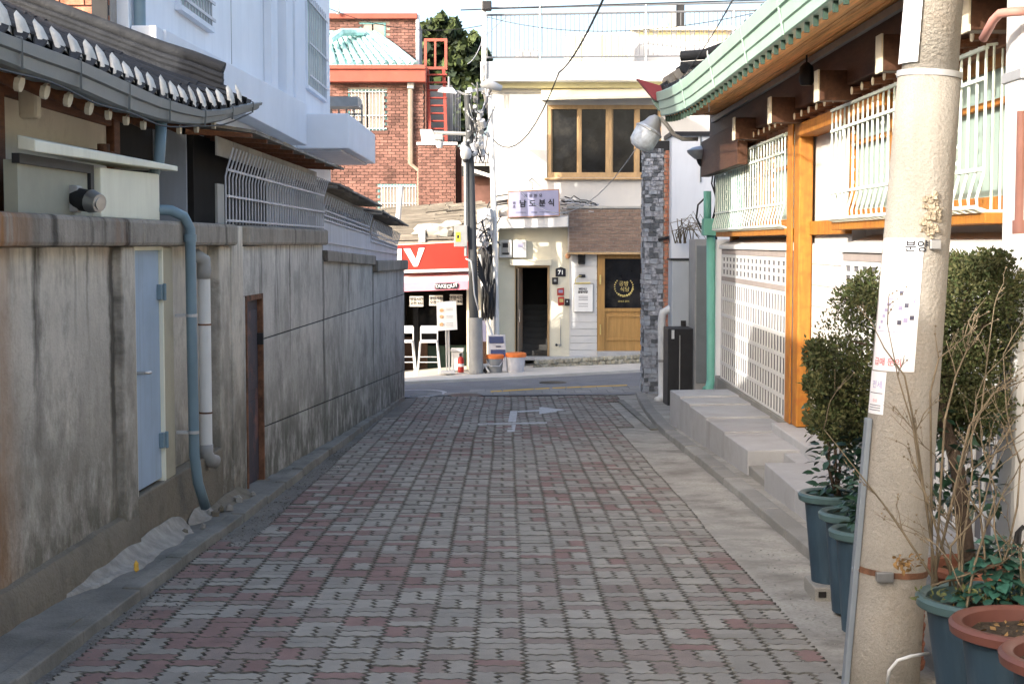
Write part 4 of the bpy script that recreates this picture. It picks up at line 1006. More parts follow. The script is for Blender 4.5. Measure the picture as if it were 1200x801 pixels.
st = MB(); z = -1.1
while z < 3.1:
    h = R.uniform(.045, .10); x = 2.215
    while x < 2.5:
        wd = R.uniform(.05, .15); wd = min(wd, 2.53 - x)
        if wd > .02: st.box(x + .005, x + wd - .005, 25.02 - R.uniform(.005, .04), 25.04, z + .005, z + h - .004)
        x += wd
    y = 25.03
    while y < 25.6:
        wd = R.uniform(.08, .2); st.box(2.225 - R.uniform(.003, .03), 2.24, y + .004, min(25.62, y + wd) - .004, z + .004, z + h - .004); y += wd
    z += h
st.m = [x for x in [R.choice((0, 0, 1, 2)) for _ in range(len(st.f) // 6)] for _ in range(6)]
part(st, 'stone', [m_stone, M('pale_blue_stone', (.36, .39, .43), .8, .2, 8, .5, 50), M('dark_stone', (.12, .13, .14), .85, .3, 8, .5, 50)], sp, kind='stuff')
bm_ = MB(); 
for r_ in range(60):
    z = -1.05 + r_ * .07
    for c_ in range(2):
        if z < 3.1: bm_.box(2.535 + c_ * .065 + (.02 if r_ % 2 else 0), 2.59 + c_ * .065 + (.02 if r_ % 2 else 0), 25.0, 25.1, z, z + .058)
part(MB().box(2.53, 2.66, 25.02, 25.6, -1.1, 3.13), 'mortar_core', m_mort, sp); part(bm_, 'brick', m_mbrick, sp, kind='stuff')
# white elbow pipe, dark cabinet, grey cabinets, teal pipe
p = thing('drain_pipe', 'thick pale grey pipe with an elbow in front of the stone pillar', 'drain pipe', (2.35, 23.6, -1))
Yp = 23.7
part(MB().tube([at(793, 362, Yp), at(784, 362, Yp), at(777, 366, Yp), at(775.5, 374, Yp), at(775.5, 430, Yp), at(776, 462, Yp), at(775, 467, Yp - .05), at(770, 469, Yp - .15)], .062, 12), 'pipe', m_wpipe, p, smooth='all')
part(MB().tube([at(775.5, 421, Yp), at(775.5, 424, Yp)], .068, 12), 'strap', m_gpipe, p)
q = thing('cabinet', 'black low service cabinet behind the granite steps', 'cabinet', (2.7, 22.5, -1))
a = at(783, 385, 22.6); b = at(816, 462, 22.6)
part(MB().box(a.x, b.x, 22.6, 23.3, -1, a.z), 'body', m_black, q, bevel=.01); part(MB().box(a.x + .17, a.x + .185, 22.585, 22.6, -.8, a.z - .1), 'seam', m_gpipe, q)
part(MB().box(a.x + .05, a.x + .09, 22.55, 22.6, a.z - .15, a.z - .02), 'latch', m_wpipe, q)
q = thing('cabinet', 'tall pale grey steel meter cabinet with black trim above the black cabinet', 'cabinet', (2.8, 23.4, 0))
a = at(787, 305, 23.4); b = at(815, 384, 23.4)
part(MB().box(a.x, b.x, 23.31, 23.9, b.z + .01, a.z), 'body', M('pale_steel', (.42, .46, .50), .5, .06, 2, .03), q, bevel=.01)
part(MB().box(a.x - .02, b.x + .06, 23.29, 23.9, a.z, a.z + .03).box(a.x + .27, a.x + .285, 23.295, 23.31, b.z - .5, a.z), 'trim', m_black, q)
part(MB().box(a.x + .14, a.x + .22, 23.29, 23.31, b.z + .03, b.z + .12), 'lock', m_black, q)
q = thing('cabinet', 'narrow grey-green steel cabinet beside the teal pipe', 'cabinet', (2.9, 22, 0))
a = at(815, 280, 22.4); b = at(829, 450, 22.4); part(MB().box(a.x, b.x, 22.4, 23.2, -.95, a.z), 'body', m_gpipe, q, bevel=.01)
part(MB().box(a.x + .02, b.x - .02, 22.385, 22.4, -.5, a.z - .1), 'door', m_gut, q, bevel=.005)
q = thing('drain_pipe', 'teal green pipe with a box section at the corner of the timber house', 'drain pipe', (2.72, 20.5, 0))
Yp = 20.6
part(MB().tube([at(829, 224, Yp), at(829, 262, Yp)], .055, 10).tube([at(833, 262, Yp), at(833, 445, Yp), at(831, 455, Yp - .05), at(827, 457, Yp - .1)], .062, 10), 'pipe', m_tealp, q, smooth='all')
a = at(824, 256, Yp - .08); b = at(839, 276, Yp - .08); part(MB().box(a.x, b.x, Yp - .12, Yp + .1, b.z, a.z), 'box', m_tealp, q, bevel=.01)
q = thing('cable_bundle', 'black cables looped beside the teal pipe', 'cables', (2.9, 20.7, 1.5))
for k in range(5):
    part(MB().tube([at(838 + k * 2, 178 + 6 * k, 20.75), at(834 + k * 3, 215, 20.7), at(842 - k * 2, 240 + k * 5, 20.75), at(838 + k, 275 + k * 5, 20.7)], .012, 5), 'cable', m_cable, q)
part(MB().tube([at(826, 232, 20.7), at(818, 240, 20.7), at(816, 255, 20.7), at(822, 268, 20.7), at(828, 270, 20.7)], .014, 6), 'cable', m_cable, q)
part(MB().tube([at(772, 281, 25), at(784, 278, 24.9), at(789, 292, 24.8), at(786, 318, 24.8), at(789, 350, 24.8)], .03, 6), 'cable', m_cable, q)
part(MB().box(*[x for pr_ in zip(at(838, 205, 20.8), at(846, 235, 20.8)) for x in pr_]) if False else MB().box(2.83, 2.95, 20.55, 20.75, 2.0, 2.5), 'junction_box', M('beige_box', (.45, .42, .34), .6, .1, 3, .05), q, bevel=.01)
fd = thing('floodlight', 'grey round floodlight under the eave near the cables', 'lamp', (2.8, 20.3, 2.7)); c = at(822, 178, 20.5)
part(MB().lathe([(.09, -.10), (.19, -.02), (.20, .02), (.12, .06), (.03, .08)], c, 14), 'shade', m_galv, fd, smooth=True); part(MB().lathe([(.02, -.2), (.05, -.16), (.07, -.1)], c, 10), 'bulb', m_black, fd, smooth=True)
# street lantern on a bent arm
ln = thing('wall_lantern', 'big glass street lantern on a bent grey arm beside the roof corner', 'street lamp', at(765, 160, 19.6)); Yl = 19.6
part(MB().tube([at(818, 163, Yl), at(800, 163, Yl), at(790, 158, Yl), at(782, 147, Yl), at(775, 139, Yl), at(768, 140, Yl)], .028, 8), 'arm', m_gpipe, ln, smooth='all')
axis = (at(752, 168, Yl) - at(768, 140, Yl)).normalized()
def cone(p, d, prof, n=14):
    d = Vector(d).normalized(); a = d.orthogonal().normalized(); b = d.cross(a); mb = MB()
    for r, t in prof:
        for k in range(n):
            th = 2 * math.pi * k / n; mb.v.append(tuple(Vector(p) + d * t + (a * math.cos(th) + b * math.sin(th)) * r))
    for i in range(len(prof) - 1):
        for k in range(n):
            A = i * n + k; Bq = i * n + (k + 1) % n; mb.f.append((A, Bq, Bq + n, A + n)); mb.m.append(0)
    mb.f.append(tuple(range(n))[::-1]); mb.m.append(0); mb.f.append(tuple((len(prof) - 1) * n + k for k in range(n))); mb.m.append(0)
    return mb
part(cone(at(768, 140, Yl), axis, [(.04, -.05), (.09, .0), (.12, .08), (.16, .13)]), 'cap', m_galv, ln, smooth=True)
part(cone(at(768, 140, Yl), axis, [(.16, .132), (.18, .16), (.17, .36), (.12, .42), (.03, .44)]), 'glass_globe', M('frosted_glass', (.55, .60, .66), .15, .25, 14, .3, 20, spec=.6), ln, smooth=True)
part(cone(at(768, 140, Yl), axis, [(.176, .15), (.192, .16), (.192, .175), (.176, .18)]), 'ring', m_galv, ln)
# ================================================================ FAR: white two-storey building
YF = 32.5
def fb(mb, u0, v0, u1, v1, y=YF, d=.1, m=0):       # box whose front face (at distance y) fills the sight lines u0..u1, v0..v1
    a = at(u0, v0, y); b = at(u1, v1, y); return mb.box(a.x, b.x, y, y + d, b.z, a.z, m)
def FB(u0, v0, u1, v1, y=YF, d=.1): return fb(MB(), u0, v0, u1, v1, y, d)
sb = thing('white_shop_building', 'sunlit white two-storey shop building facing the end of the alley', 'building', (1.5, YF, -1))
xl = at(577, 0, YF).x; dl = at(603.5, 0, YF).x; dr_ = at(644, 0, YF).x
zt = at(600, 97, YF).z; z0 = -1.4; zd1 = at(600, 311, YF).z; zd0 = at(600, 418, YF).z
wu0, wu1, wv0, wv1 = 641, 775, 123, 208
def wallpiece(x0, x1, za, zb, mat=m_white2, nm='wall'): return part(MB().box(x0, x1, YF, YF + .3, za, zb), nm, mat, sb)
za = at(0, wv0, YF).z; zb_ = at(0, wv1, YF).z; xw0 = at(wu0, 150, YF).x; xw1 = at(wu1, 150, YF).x
zm = at(600, 262, YF).z; xr = at(905, 0, YF).x; xdo0 = at(700, 0, YF).x
wallpiece(xl, xw0, zm, zt); wallpiece(xw1, xr, z0, zt); wallpiece(xw0, xw1, za, zt); wallpiece(xw0, xw1, zm, zb_)
wallpiece(xl, dl, z0, zm, m_creamw); wallpiece(dl, dr_, zd1, zm, m_creamw); wallpiece(dr_, at(668, 0, YF).x, z0, zm, m_creamw)
wallpiece(at(668, 0, YF).x, xdo0, z0, zm, m_white); wallpiece(xdo0, xw1, at(0, 297, YF).z, zm, m_creamw)
part(MB().box(xl, xl + .25, YF + .3, YF + 8, -1.4, zt), 'side_wall', m_white2, sb)
part(MB().box(xl, xr, YF + 4, YF + 8, -1.4, zt), 'inner_block', m_dark, sb)
part(MB().box(xl, xr, YF + .3, YF + 8, zt - .2, zt), 'roof_slab', m_yband, sb)
part(FB(563, 72, 905, 95, YF - .45, 8.5), 'parapet', m_white, sb, bevel=.02)
part(FB(567, 95.3, 905, 103, YF - .18, .18), 'cornice', m_yband, sb, bevel=.01)
part(FB(574, 108, 905, 109.5, YF - .02, .02), 'drip_line', m_gpipe, sb)
ac = part(MB().hexa([at(634, 117.5, YF - .5), at(800, 114, YF - .5), at(800, 114, YF), at(634, 117.5, YF), at(634, 113.5, YF - .5), at(800, 110, YF - .5), at(800, 100, YF), at(634, 103, YF)]), 'awning_case', m_creamw, sb, bevel=.01)
# faint board lines on the upper wall
for v in (217, 225, 233): part(FB(642, v, 668, v + .6, YF - .004, .004), 'board_joint', m_yband, sb) if False else None
# window
wn = part(fb(fb(fb(fb(MB(), wu0, wv0, wu1, wv0 + 5, YF + .02, .1), wu0, wv1 - 6, wu1, wv1, YF + .02, .1), wu0, wv0 + 5, wu0 + 5, wv1 - 6, YF + .02, .1), wu1 - 4, wv0 + 5, wu1, wv1 - 6, YF + .02, .1), 'window', m_tan, sb, bevel=.006)
part(FB(638, 208.3, 778, 210.5, YF - .1, .3), 'sill', m_tan, wn, bevel=.005)
for a, b in ((677.5, 681.5), (710, 717), (744.5, 749.5)): part(FB(a, wv0 + 5, b, wv1 - 6, YF + .025, .08), 'mullion', m_tan, wn, bevel=.005)
for a, b in ((646, 677.5), (681.5, 710), (717, 744.5), (749.5, 771)): part(FB(a, wv0 + 5, b, wv1 - 6, YF + .08, .01), 'pane', m_pane, wn)
for a, b in ((646, 677.5), (717, 744.5)):
    part(fb(fb(MB(), a, wv0 + 5, a + 1.3, wv1 - 6, YF + .06, .02), b - 1.3, wv0 + 5, b, wv1 - 6, YF + .06, .02), 'sash', m_tan, wn)
# ledge over the door and recess
part(MB().hexa([at(584, 268, YF - .55), at(666, 266, YF - .55), at(666, 266, YF), at(584, 268, YF), at(584, 255.5, YF - .55), at(666, 253.5, YF - .55), at(666, 252, YF), at(584, 253, YF)]), 'ledge', m_white, sb, bevel=.015)
part(FB(597, 304, 646, 311, YF - .14, .14), 'door_lintel', m_creamw, sb, bevel=.01)
# doorway with dark stair
dw = part(fb(fb(fb(MB(), 603.5, 311, 606.5, 418, YF - .02, .3), 641.8, 311, 644, 418, YF - .02, .3), 606.5, 311, 641.8, 313.5, YF - .02, .3), 'door_frame', m_tan, sb)
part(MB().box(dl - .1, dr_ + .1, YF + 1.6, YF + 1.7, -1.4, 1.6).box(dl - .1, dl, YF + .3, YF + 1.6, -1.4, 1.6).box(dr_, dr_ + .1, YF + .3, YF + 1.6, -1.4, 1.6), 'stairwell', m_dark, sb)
for k in range(9): part(MB().box(dl, dr_, YF + .3 + k * .16, YF + .48 + k * .16, zd0 + k * .12 - .1, zd0 + .12 + k * .12), 'stair', M('dark_stair', (.05, .05, .048), .8, .2, 4, .1), sb)
od = part(MB().hexa([(dl + .02, YF - .02, zd0), (dl + .07, YF - .02, zd0), (dl + .17, YF + .4, zd0), (dl + .12, YF + .4, zd0), (dl + .02, YF - .02, zd1 - .06), (dl + .07, YF - .02, zd1 - .06), (dl + .17, YF + .4, zd1 - .06), (dl + .12, YF + .4, zd1 - .06)]), 'open_door', M('aluminium_bronze', (.30, .24, .18), .5, .1, 3, .05), sb)
part(MB().tube([(dl + .1, YF - .04, -.1), (dl + .1, YF - .04, .15)], .012, 6), 'handle', m_steel, od)
part(FB(600, 418, 700, 422, YF - .25, .3), 'threshold', m_galv, sb, bevel=.01)
# white board cladding with joints
for i in range(15):
    v0 = 296 + i * 8.15; part(FB(668.3, v0, 699.5, v0 + 7.75, YF - .03, .028), 'cladding_board', m_white, sb)
# brick fascia panel over the wooden door
fp = part(FB(665.5, 243.5, 800, 295.5, YF - .22, .2), 'brick_panel', m_mort, sb)
fp_y = YF - .225
tb = {}
for r_ in range(12):
    v0 = 245.6 + r_ * 4.12
    for c_ in range(11):
        u0 = 667.2 + c_ * 9.4 - (4.7 if r_ % 2 else 0); u1 = u0 + 8.7; u0 = max(u0, 667.2)
        if u1 > 766: continue
        a = at(u0, v0, fp_y); b = at(u1, v0 + 3.4, fp_y)
        key = r_ % 2 and c_ == 0
        if key not in tb: tb[key] = mesh(MB().box(0, b.x - a.x, -.008, .01, 0, -(a.z - b.z)), 'brick', m_tan_brick)
        inst(tb[key], 'brick', fp, (a.x, fp_y, a.z))
part(FB(664.5, 241.5, 800, 244, YF - .26, .26), 'panel_cap', m_gpipe, sb); part(FB(664.5, 295.5, 800, 298, YF - .24, .2), 'panel_edge', m_tan, sb)
# wooden shop door
wd = part(fb(fb(fb(MB(), 700, 298, 708.5, 412, YF - .02, .12), 752, 298, 760, 412, YF - .02, .12), 708.5, 298, 752, 303, YF - .02, .12), 'wooden_door', m_door, sb, bevel=.008, label='honey wood shop door with dark glass')
part(FB(708.5, 303, 752, 362, YF + .05, .02), 'pane', m_pane, wd)
part(FB(708.5, 362, 752, 412, YF + .02, .06), 'lower_panel', m_door, wd, bevel=.004)
part(fb(fb(fb(fb(MB(), 711, 369, 751, 371.5, YF, .02), 711, 396, 751, 399, YF, .02), 711, 371.5, 713, 396, YF, .02), 749, 371.5, 751, 396, YF, .02), 'moulding', m_door, wd, bevel=.003)
part(FB(708.5, 361, 752, 365, YF - .005, .03), 'mid_rail', m_door, wd, bevel=.003)
part(MB().tube([at(703.5, 322, YF - .06), at(703.5, 333, YF - .06)], .018, 6).tube([at(703.5, 380, YF - .05), at(703.5, 392, YF - .05)], .014, 6), 'handle', m_gold, wd, smooth=True)
lc = at(731, 336, YF + .045)
words('공방', .115, (lc.x, YF + .045, lc.z + .065), m_gold, wd); words('식당', .115, (lc.x + .02, YF + .045, lc.z - .06), m_gold, wd)
mb = MB()
for k in range(26):
    a = 2 * math.pi * k / 26
    if .9 < a < 2.2: continue
    c = (lc.x + .2 * math.cos(a), YF + .045, lc.z + .2 * math.sin(a)); mb.blob(c, .016 + .012 * (a > 4), 5, j=.3)
part(mb, 'round_print', m_gold, wd)
words('SINCE 2016', .05, (lc.x, YF + .045, at(0, 353, YF).z), m_gold, wd)
part(FB(700, 412, 765, 419, YF - .3, .5), 'door_step', m_galv, sb, bevel=.01)
# rough stone kerb along the shop front
ks = thing('stone_edging', 'low edging of rough stones in front of the white cladding and wooden door', 'edging', at(690, 425, YF - .9))
mb = MB()
for i in range(46):
    for j in range(2):
        t = i / 45; u = 628 + t * 160; v = lerp(431.5, 422.5, t) - j * 5 - .5; c = at(u, v - 1.5, YF - .85 + R.uniform(-.03, .03))
        mb.blob(c, R.uniform(.055, .075), 7, j=.3, sc=(1.1, 1, .8))
part(mb, 'stone', M('buff_stone', (.36, .34, .27), .9, .3, 9, .5, 40, blotch=.4, bcol=(.2, .19, .15), bsc=8), ks, kind='stuff')
a = at(700, 419, YF - .8); part(MB().box(at(628, 0, YF - .8).x, at(795, 0, YF - .8).x, YF - .85, YF - .02, -1.4, at(0, 423, YF - .8).z), 'bed', m_bright, ks)
# meters, sign, plates
for i, u in enumerate((584.5, 601.5)):
    mt = thing('electric_meter', ['white electric meter, left of the pair over the stair door', 'white electric meter, right of the pair over the stair door'][i], 'meter', at(u + 8, 302, YF - .1))
    part(FB(u, 281, u + 15.5, 302, YF - .16, .16), 'body', m_white, mt, bevel=.02)
    part(FB(u + 3, 283.5, u + 12.5, 298.5, YF - .175, .02), 'window', m_gpipe if i == 0 else m_grgr, mt, bevel=.006)
    part(FB(u + 4.5, 285, u + 11, 290, YF - .18, .008), 'dial', m_ink if i == 0 else m_sign, mt)
    if i == 0: part(FB(u + 4, 296, u + 12, 298, YF - .182, .01), 'base_strip', m_black, mt)
sn = thing('shop_sign', 'pale lilac sign board with black Korean lettering over the stair door', 'sign', at(625, 255, YF - .5)); Ys = YF - .62
part(MB().hexa([at(595, 255, Ys), at(656, 252.8, Ys), at(656, 252.8, Ys + .18), at(595, 255, Ys + .18), at(595, 224.3, Ys), at(655.5, 221.3, Ys), at(655.5, 221.3, Ys + .18), at(595, 224.3, Ys + .18)]), 'frame', m_oed, sn)
part(MB().hexa([at(596, 254.2, Ys - .006), at(654.8, 252, Ys - .006), at(654.8, 252, Ys), at(596, 254.2, Ys), at(596, 225.3, Ys - .006), at(654.5, 222.5, Ys - .006), at(654.5, 222.5, Ys), at(596, 225.3, Ys)]), 'face', m_sign, sn)
def txt(s, u, v, pxh, mat, par, y, bold=0, ry=0, **k):
    c = at(u, v, y); return words(s, pxh / F * y, (c.x, y, c.z), mat, par, bold=bold, roty=ry, **k)
for ch, u, v in (('남', 612.5, 239.2), ('도', 623.8, 238.8), ('분', 635.3, 238.4), ('식', 646, 238)): txt(ch, u, v, 9.0, m_ink, sn, Ys - .012, bold=.004)
for ch, u, v in (('시', 616, 230), ('을', 621.8, 229.6), ('한', 627.4, 229.6), ('모', 633.5, 229.2)): txt(ch, u, v, 4.2, m_ink2, sn, Ys - .012, bold=.002)
txt('원', 602.5, 238, 3.6, m_ink2, sn, Ys - .012, bold=.002); txt('조', 602.5, 242.5, 3.6, m_ink2, sn, Ys - .012, bold=.002)
part(fb(fb(fb(MB(), 604.5, 248.6, 616, 249.1, Ys - .012, .004), 622.5, 248.3, 629.5, 249.1, Ys - .012, .004), 632, 248.3, 646, 248.8, Ys - .012, .004), 'fine_print', m_ink2, sn)
part(MB().tube([at(624, 222, Ys + .05), at(624, 214, Ys + .1), at(620, 212, Ys + .2), at(623, 209, YF)], .014, 6), 'wire_hook', m_gpipe, sn)
pl = thing('house_number', 'small dark number plate reading 71 right of the stair door', 'plate', at(656, 324, YF - .02))
part(MB().prism([at(651, 324, YF - .02), at(651, 315, YF - .02), at(657, 312.5, YF - .02), at(663, 315, YF - .02), at(663, 324, YF - .02)], (0, .015, 0)), 'plate', m_ink, pl); txt('71', 657.2, 319.3, 7, m_lith, pl, YF - .026, bold=.003)
q = thing('intercom', 'small black intercom under the number plate', 'intercom', at(650, 332, YF)); part(FB(647, 325, 654, 333, YF - .04, .04), 'body', m_black, q, bevel=.006); part(FB(649, 327, 652, 330, YF - .045, .006), 'lens', m_gpipe, q)
q = thing('red_notice', 'two red notices stacked on the cream wall by the stair door', 'notice', at(657, 358, YF))
part(MB().prism([at(653, 346, YF - .02), at(653, 338, YF - .02), at(661, 337, YF - .02), at(661, 346, YF - .02)], (0, .015, 0)), 'plate', m_red, q); part(FB(654.5, 339.5, 659.5, 343, YF - .026, .006), 'label', m_sign, q)
part(MB().prism([at(654, 358, YF - .02), at(654, 348, YF - .02), at(661, 347.5, YF - .02), at(661, 357, YF - .02)], (0, .015, 0)), 'plate', m_red, q); part(FB(655.5, 350, 660, 354, YF - .026, .006), 'label', m_gold, q)
q = thing('doorbell', 'small black bell box at the edge of the white cladding', 'bell', at(665, 358, YF)); part(FB(662, 350, 667.5, 358, YF - .06, .05), 'body', m_black, q, bevel=.006); part(FB(664, 352, 665.5, 354, YF - .065, .006), 'button', m_galv, q)
q = thing('water_tap', 'small outside tap and thin pipe low on the cream wall', 'tap', at(657, 408, YF))
part(MB().tube([at(657, 372, YF - .03), at(657, 405, YF - .03), at(655, 406, YF - .05)], .010, 6).tube([at(652, 404, YF - .06), at(658, 404, YF - .06)], .016, 6), 'pipe', m_gpipe, q); part(MB().blob(at(652, 404, YF - .07), .03, 6), 'valve', m_black, q)
q = thing('wall_lamp', 'black box lamp at the top of the white cladding', 'lamp', at(681, 309, YF)); part(FB(677.5, 297, 686, 309.5, YF - .14, .12), 'body', m_black, q, bevel=.02); part(FB(679, 299, 684.5, 307.5, YF - .15, .012), 'glass', m_pane, q)
q = thing('menu_board', 'white framed menu under a small brass picture light on the white cladding', 'menu', at(684, 366, YF))
part(FB(672, 331.5, 695.5, 366, YF - .06, .03), 'frame', m_gpipe, q, bevel=.004); part(FB(673, 333, 694.5, 365, YF - .066, .008), 'sheet', m_lith, q)
txt('MENU', 683, 338.5, 3.5, m_ink2, q, YF - .072, bold=.001); txt('공방식당', 683, 342.2, 3.2, m_ink, q, YF - .072, bold=.002)
mb = MB()
for v in (347, 349, 351, 355.5, 358.5): fb(mb, 678, v, 689, v + .5, YF - .072, .004)
part(mb, 'fine_print', m_ink2, q)
part(MB().tube([at(682, 323, YF - .05), at(678, 323.5, YF - .12), at(674.5, 327, YF - .16), at(674, 331, YF - .17)], .010, 6).tube([at(674, 332, YF - .17), at(692, 331.5, YF - .17)], .02, 7), 'picture_light', m_gold, q, smooth=True)
part(FB(678.5, 321.5, 686, 325, YF - .07, .05), 'lamp_mount', m_ink, q, bevel=.01)
part(MB().blob(at(665, 300, YF - .2), .06, 8, j=.2), 'cable_plug', m_oed, sb)
# cables lying on the ledge right of the sign
q = thing('cable_tangle', 'tangle of grey and black cables on the ledge right of the lilac sign', 'cables', at(680, 250, YF - .1))
for k in range(16):
    u0 = R.uniform(656, 662); v0 = R.uniform(230, 251); n = 6; pts = []
    for i in range(n + 1):
        t = i / n; pts.append(at(u0 + t * R.uniform(30, 46), v0 + R.uniform(-4, 4) * math.sin(t * 5) + (t * t) * (246 - v0) * .6, YF - .12 - R.uniform(0, .12)))
    part(MB().tube(pts, R.choice((.010, .014, .02)), 5), 'cable', R.choice((m_cable, m_gpipe, m_grgr)), q, smooth='all')
for k in range(7):
    v = R.uniform(226, 240); pts = [at(565 + k, 262 - k * 3, YF - .2), at(573, v + 8, YF - .25), at(583, v, YF - .28), at(597, v - 2, YF - .3)]
    part(MB().tube(pts, R.choice((.014, .02)), 5), 'cable', m_cable, q, smooth='all')
# roof railing
m_rail = M('grey_railing', (.15, .155, .165), .6, .1, 3, 0)
rr_ = thing('roof_railing', 'white baluster railing along the roof of the white shop building', 'railing', at(700, 75, YF))
def R_(u, v): return at(u, v, YF - .3)
for v0, v1 in ((18, 12), (67.5, 65)):
    part(MB().tube([R_(566, v0), R_(905, v1)], .022, 6), 'rail', m_rail, rr_, smooth=True)
part(MB().tube([R_(566, 10), R_(905, 2.5)], .022, 6), 'rail', m_rail, rr_, smooth=True)
for k in range(62):
    u = 571 + k * 5.4; part(MB().tube([R_(u, 67.5 - k * .04), R_(u, 18 - k * .09)], .012, 4), 'baluster', m_rail, rr_)
for u in (567, 633, 757, 860): part(MB().tube([R_(u, 76), R_(u, 6)], .028, 6), 'post', m_galv, rr_, smooth=True)
# rooftop rooms and plant
ph = thing('rooftop_room', 'low white rooftop room with louvred windows behind the roof railing', 'rooftop room', at(760, 75, YF + 4)); Yr = YF + 4
part(FB(743, 34, 860, 75, Yr, 2.5), 'wall', m_white, ph); part(FB(741, 31, 862, 35, Yr - .2, 2.8), 'roof_slab', m_creamw, ph)
for u in (748, 770, 792, 814, 836): part(FB(u, 37, u + 17, 48, Yr - .02, .03), 'window', m_yband, ph, bevel=.01)
ph2 = thing('rooftop_room', 'small cream stair room with shuttered openings on the roof, left of the low room', 'rooftop room', at(715, 75, YF + 3)); Yr = YF + 3
part(FB(664, 38, 742, 75, Yr, 2), 'wall', m_white, ph2)
for a, b in ((666, 682), (703, 738)):
    part(FB(a, 41, b, 71, Yr - .02, .03), 'shutter', m_yband, ph2)
    for k in range(7): part(FB(a + k * (b - a) / 7, 41, a + k * (b - a) / 7 + 1, 71, Yr - .04, .02), 'slat', m_white, ph2)
q = thing('chimney', 'dark twin chimney stack on the rooftop', 'chimney', at(790, 32, YF + 5)); part(FB(785, 4, 792, 31, YF + 5, .3), 'flue', m_gpipe, q); part(FB(794, 4, 802, 31, YF + 5, .3), 'flue', m_black, q); part(FB(777, 22, 781, 31, YF + 5, .2), 'vent', m_grgr, q)
q = thing('air_conditioner', 'grey outdoor air conditioning units on the roof behind the railing', 'air conditioner', at(615, 75, YF + 1)); 
part(FB(603, 58, 631, 75, YF + 1, .4), 'body', m_gpipe, q, bevel=.02); 
for k in range(3): part(FB(605 + k * 9, 60, 612 + k * 9, 66, YF + .98, .03), 'grille', m_grgr, q, bevel=.01)
q = thing('duct', 'white curved duct pipe on the roof by the low room', 'duct', at(750, 70, YF + 2)); part(MB().tube([at(741, 72, YF + 2), at(741, 58, YF + 2), at(746, 50, YF + 2), at(757, 47, YF + 2), at(800, 52, YF + 2), at(830, 66, YF + 2)], .1, 10), 'pipe', m_white, q, smooth='all')

# ================================================================ FAR: red-signed take-away shop
YC = 32.0
cf = thing('takeaway_shop', 'dark-fronted take-away shop with red sign and pink awning', 'shop', at(508, 437, YC))
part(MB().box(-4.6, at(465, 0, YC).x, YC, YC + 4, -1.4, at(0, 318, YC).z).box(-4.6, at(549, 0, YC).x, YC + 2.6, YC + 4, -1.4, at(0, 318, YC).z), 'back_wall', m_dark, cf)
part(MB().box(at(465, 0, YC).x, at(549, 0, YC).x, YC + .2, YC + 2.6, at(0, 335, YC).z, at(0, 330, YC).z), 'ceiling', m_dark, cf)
part(MB().box(at(546, 0, YC).x, at(563, 0, YC).x, YC, YC + 3, -1.4, at(0, 330, YC).z), 'pier', m_creamw, cf)
m_shopw = M('shop_counter', (.10, .055, .035), .6, .2, 4, .1)
part(FB(470, 395, 500, 436, YC + 1.2, .4), 'counter', m_shopw, cf); part(FB(500, 405, 546, 436, YC + 1.6, .3), 'counter', M('dark_teal', (.03, .06, .05), .6, .2, 4, .1), cf)
part(FB(484, 350, 490, 437, YC + .9, .1), 'window_frame', m_black, cf); part(FB(490, 350, 512, 398, YC + 1.0, .02), 'pane', m_pane, cf)
for a, b, v0, v1 in ((480, 496, 347, 359), (503, 519, 346, 358), (527, 542, 345, 357)):
    nb_ = part(FB(a, v0, b, v1, YC + .15, .04), 'notice', M('dull_paper', (.50, .49, .45), .8, .05, 4, .05), cf)
    for k, s in enumerate(('영업시간', '오전 9시')): txt(s, (a + b) / 2, lerp(v0, v1, .3 + .4 * k), 4.2, m_ink, nb_, YC + .145, bold=.002)
sg2 = part(MB().hexa([at(440, 320.3, YC - .45), at(552.5, 314.5, YC - .45), at(552.5, 314.5, YC), at(440, 320.3, YC), at(440, 288.5, YC - .45), at(552, 283, YC - .45), at(552, 283, YC), at(440, 288.5, YC)]), 'sign_box', m_redsign, cf, label='red shop sign board with white letters')
part(MB().hexa([at(440, 288.5, YC - .46), at(552, 283, YC - .46), at(552, 283, YC), at(440, 288.5, YC), at(440, 287.6, YC - .46), at(552, 282.2, YC - .46), at(552, 282.2, YC), at(440, 287.6, YC)]), 'edge', m_creamw, sg2)
yb_ = YC - .47
def let(poly, mat=m_lith, y=yb_, d=.02, par=sg2, nm='letter'): part(MB().prism([at(u, v, y) for u, v in poly], (0, d, 0)), nm, mat, par)
let([(463.5, 292), (470.5, 291.5), (470.5, 311), (463.5, 311.5)]); let([(473, 291.5), (480.5, 291), (487.5, 304), (490.8, 290.8), (497.5, 290.4), (489.3, 312), (484.8, 312.2)])
sh = M('letter_shadow_maroon', (.22, .02, .03), .6, .1, 4, 0)
let([(463.5, 290), (471, 289.5), (471, 291.3), (463.5, 291.8)], sh); let([(473, 289.5), (480.5, 289), (480.8, 290.8), (473.2, 291.3)], sh); let([(490.5, 288.6), (497.5, 288.2), (497.3, 290.2), (491, 290.6)], sh)
part(MB().bar(at(470, 318.2, YC - .5), at(552, 315.8, YC - .5), .05, .06), 'awning_bar', m_white, cf)
aw = part(MB().sheet([[at(472, 321, YC - .1) + Vector((0, 0, 0)), at(549, 318, YC - .1)], [at(473, 331, YC - .8), at(549, 329, YC - .8)]]).sheet([[at(472, 322, YC - .1), at(549, 319, YC - .1)], [at(473, 332, YC - .8), at(549, 330, YC - .8)]]), 'awning', m_pink1, cf)
part(MB().hexa([at(473, 341.5, YC - .8), at(548.5, 339, YC - .8), at(548.5, 339, YC - .78), at(473, 341.5, YC - .78), at(473, 331, YC - .8), at(549, 329, YC - .8), at(549, 329, YC - .78), at(473, 331, YC - .78)]), 'valance', m_pink2, aw)
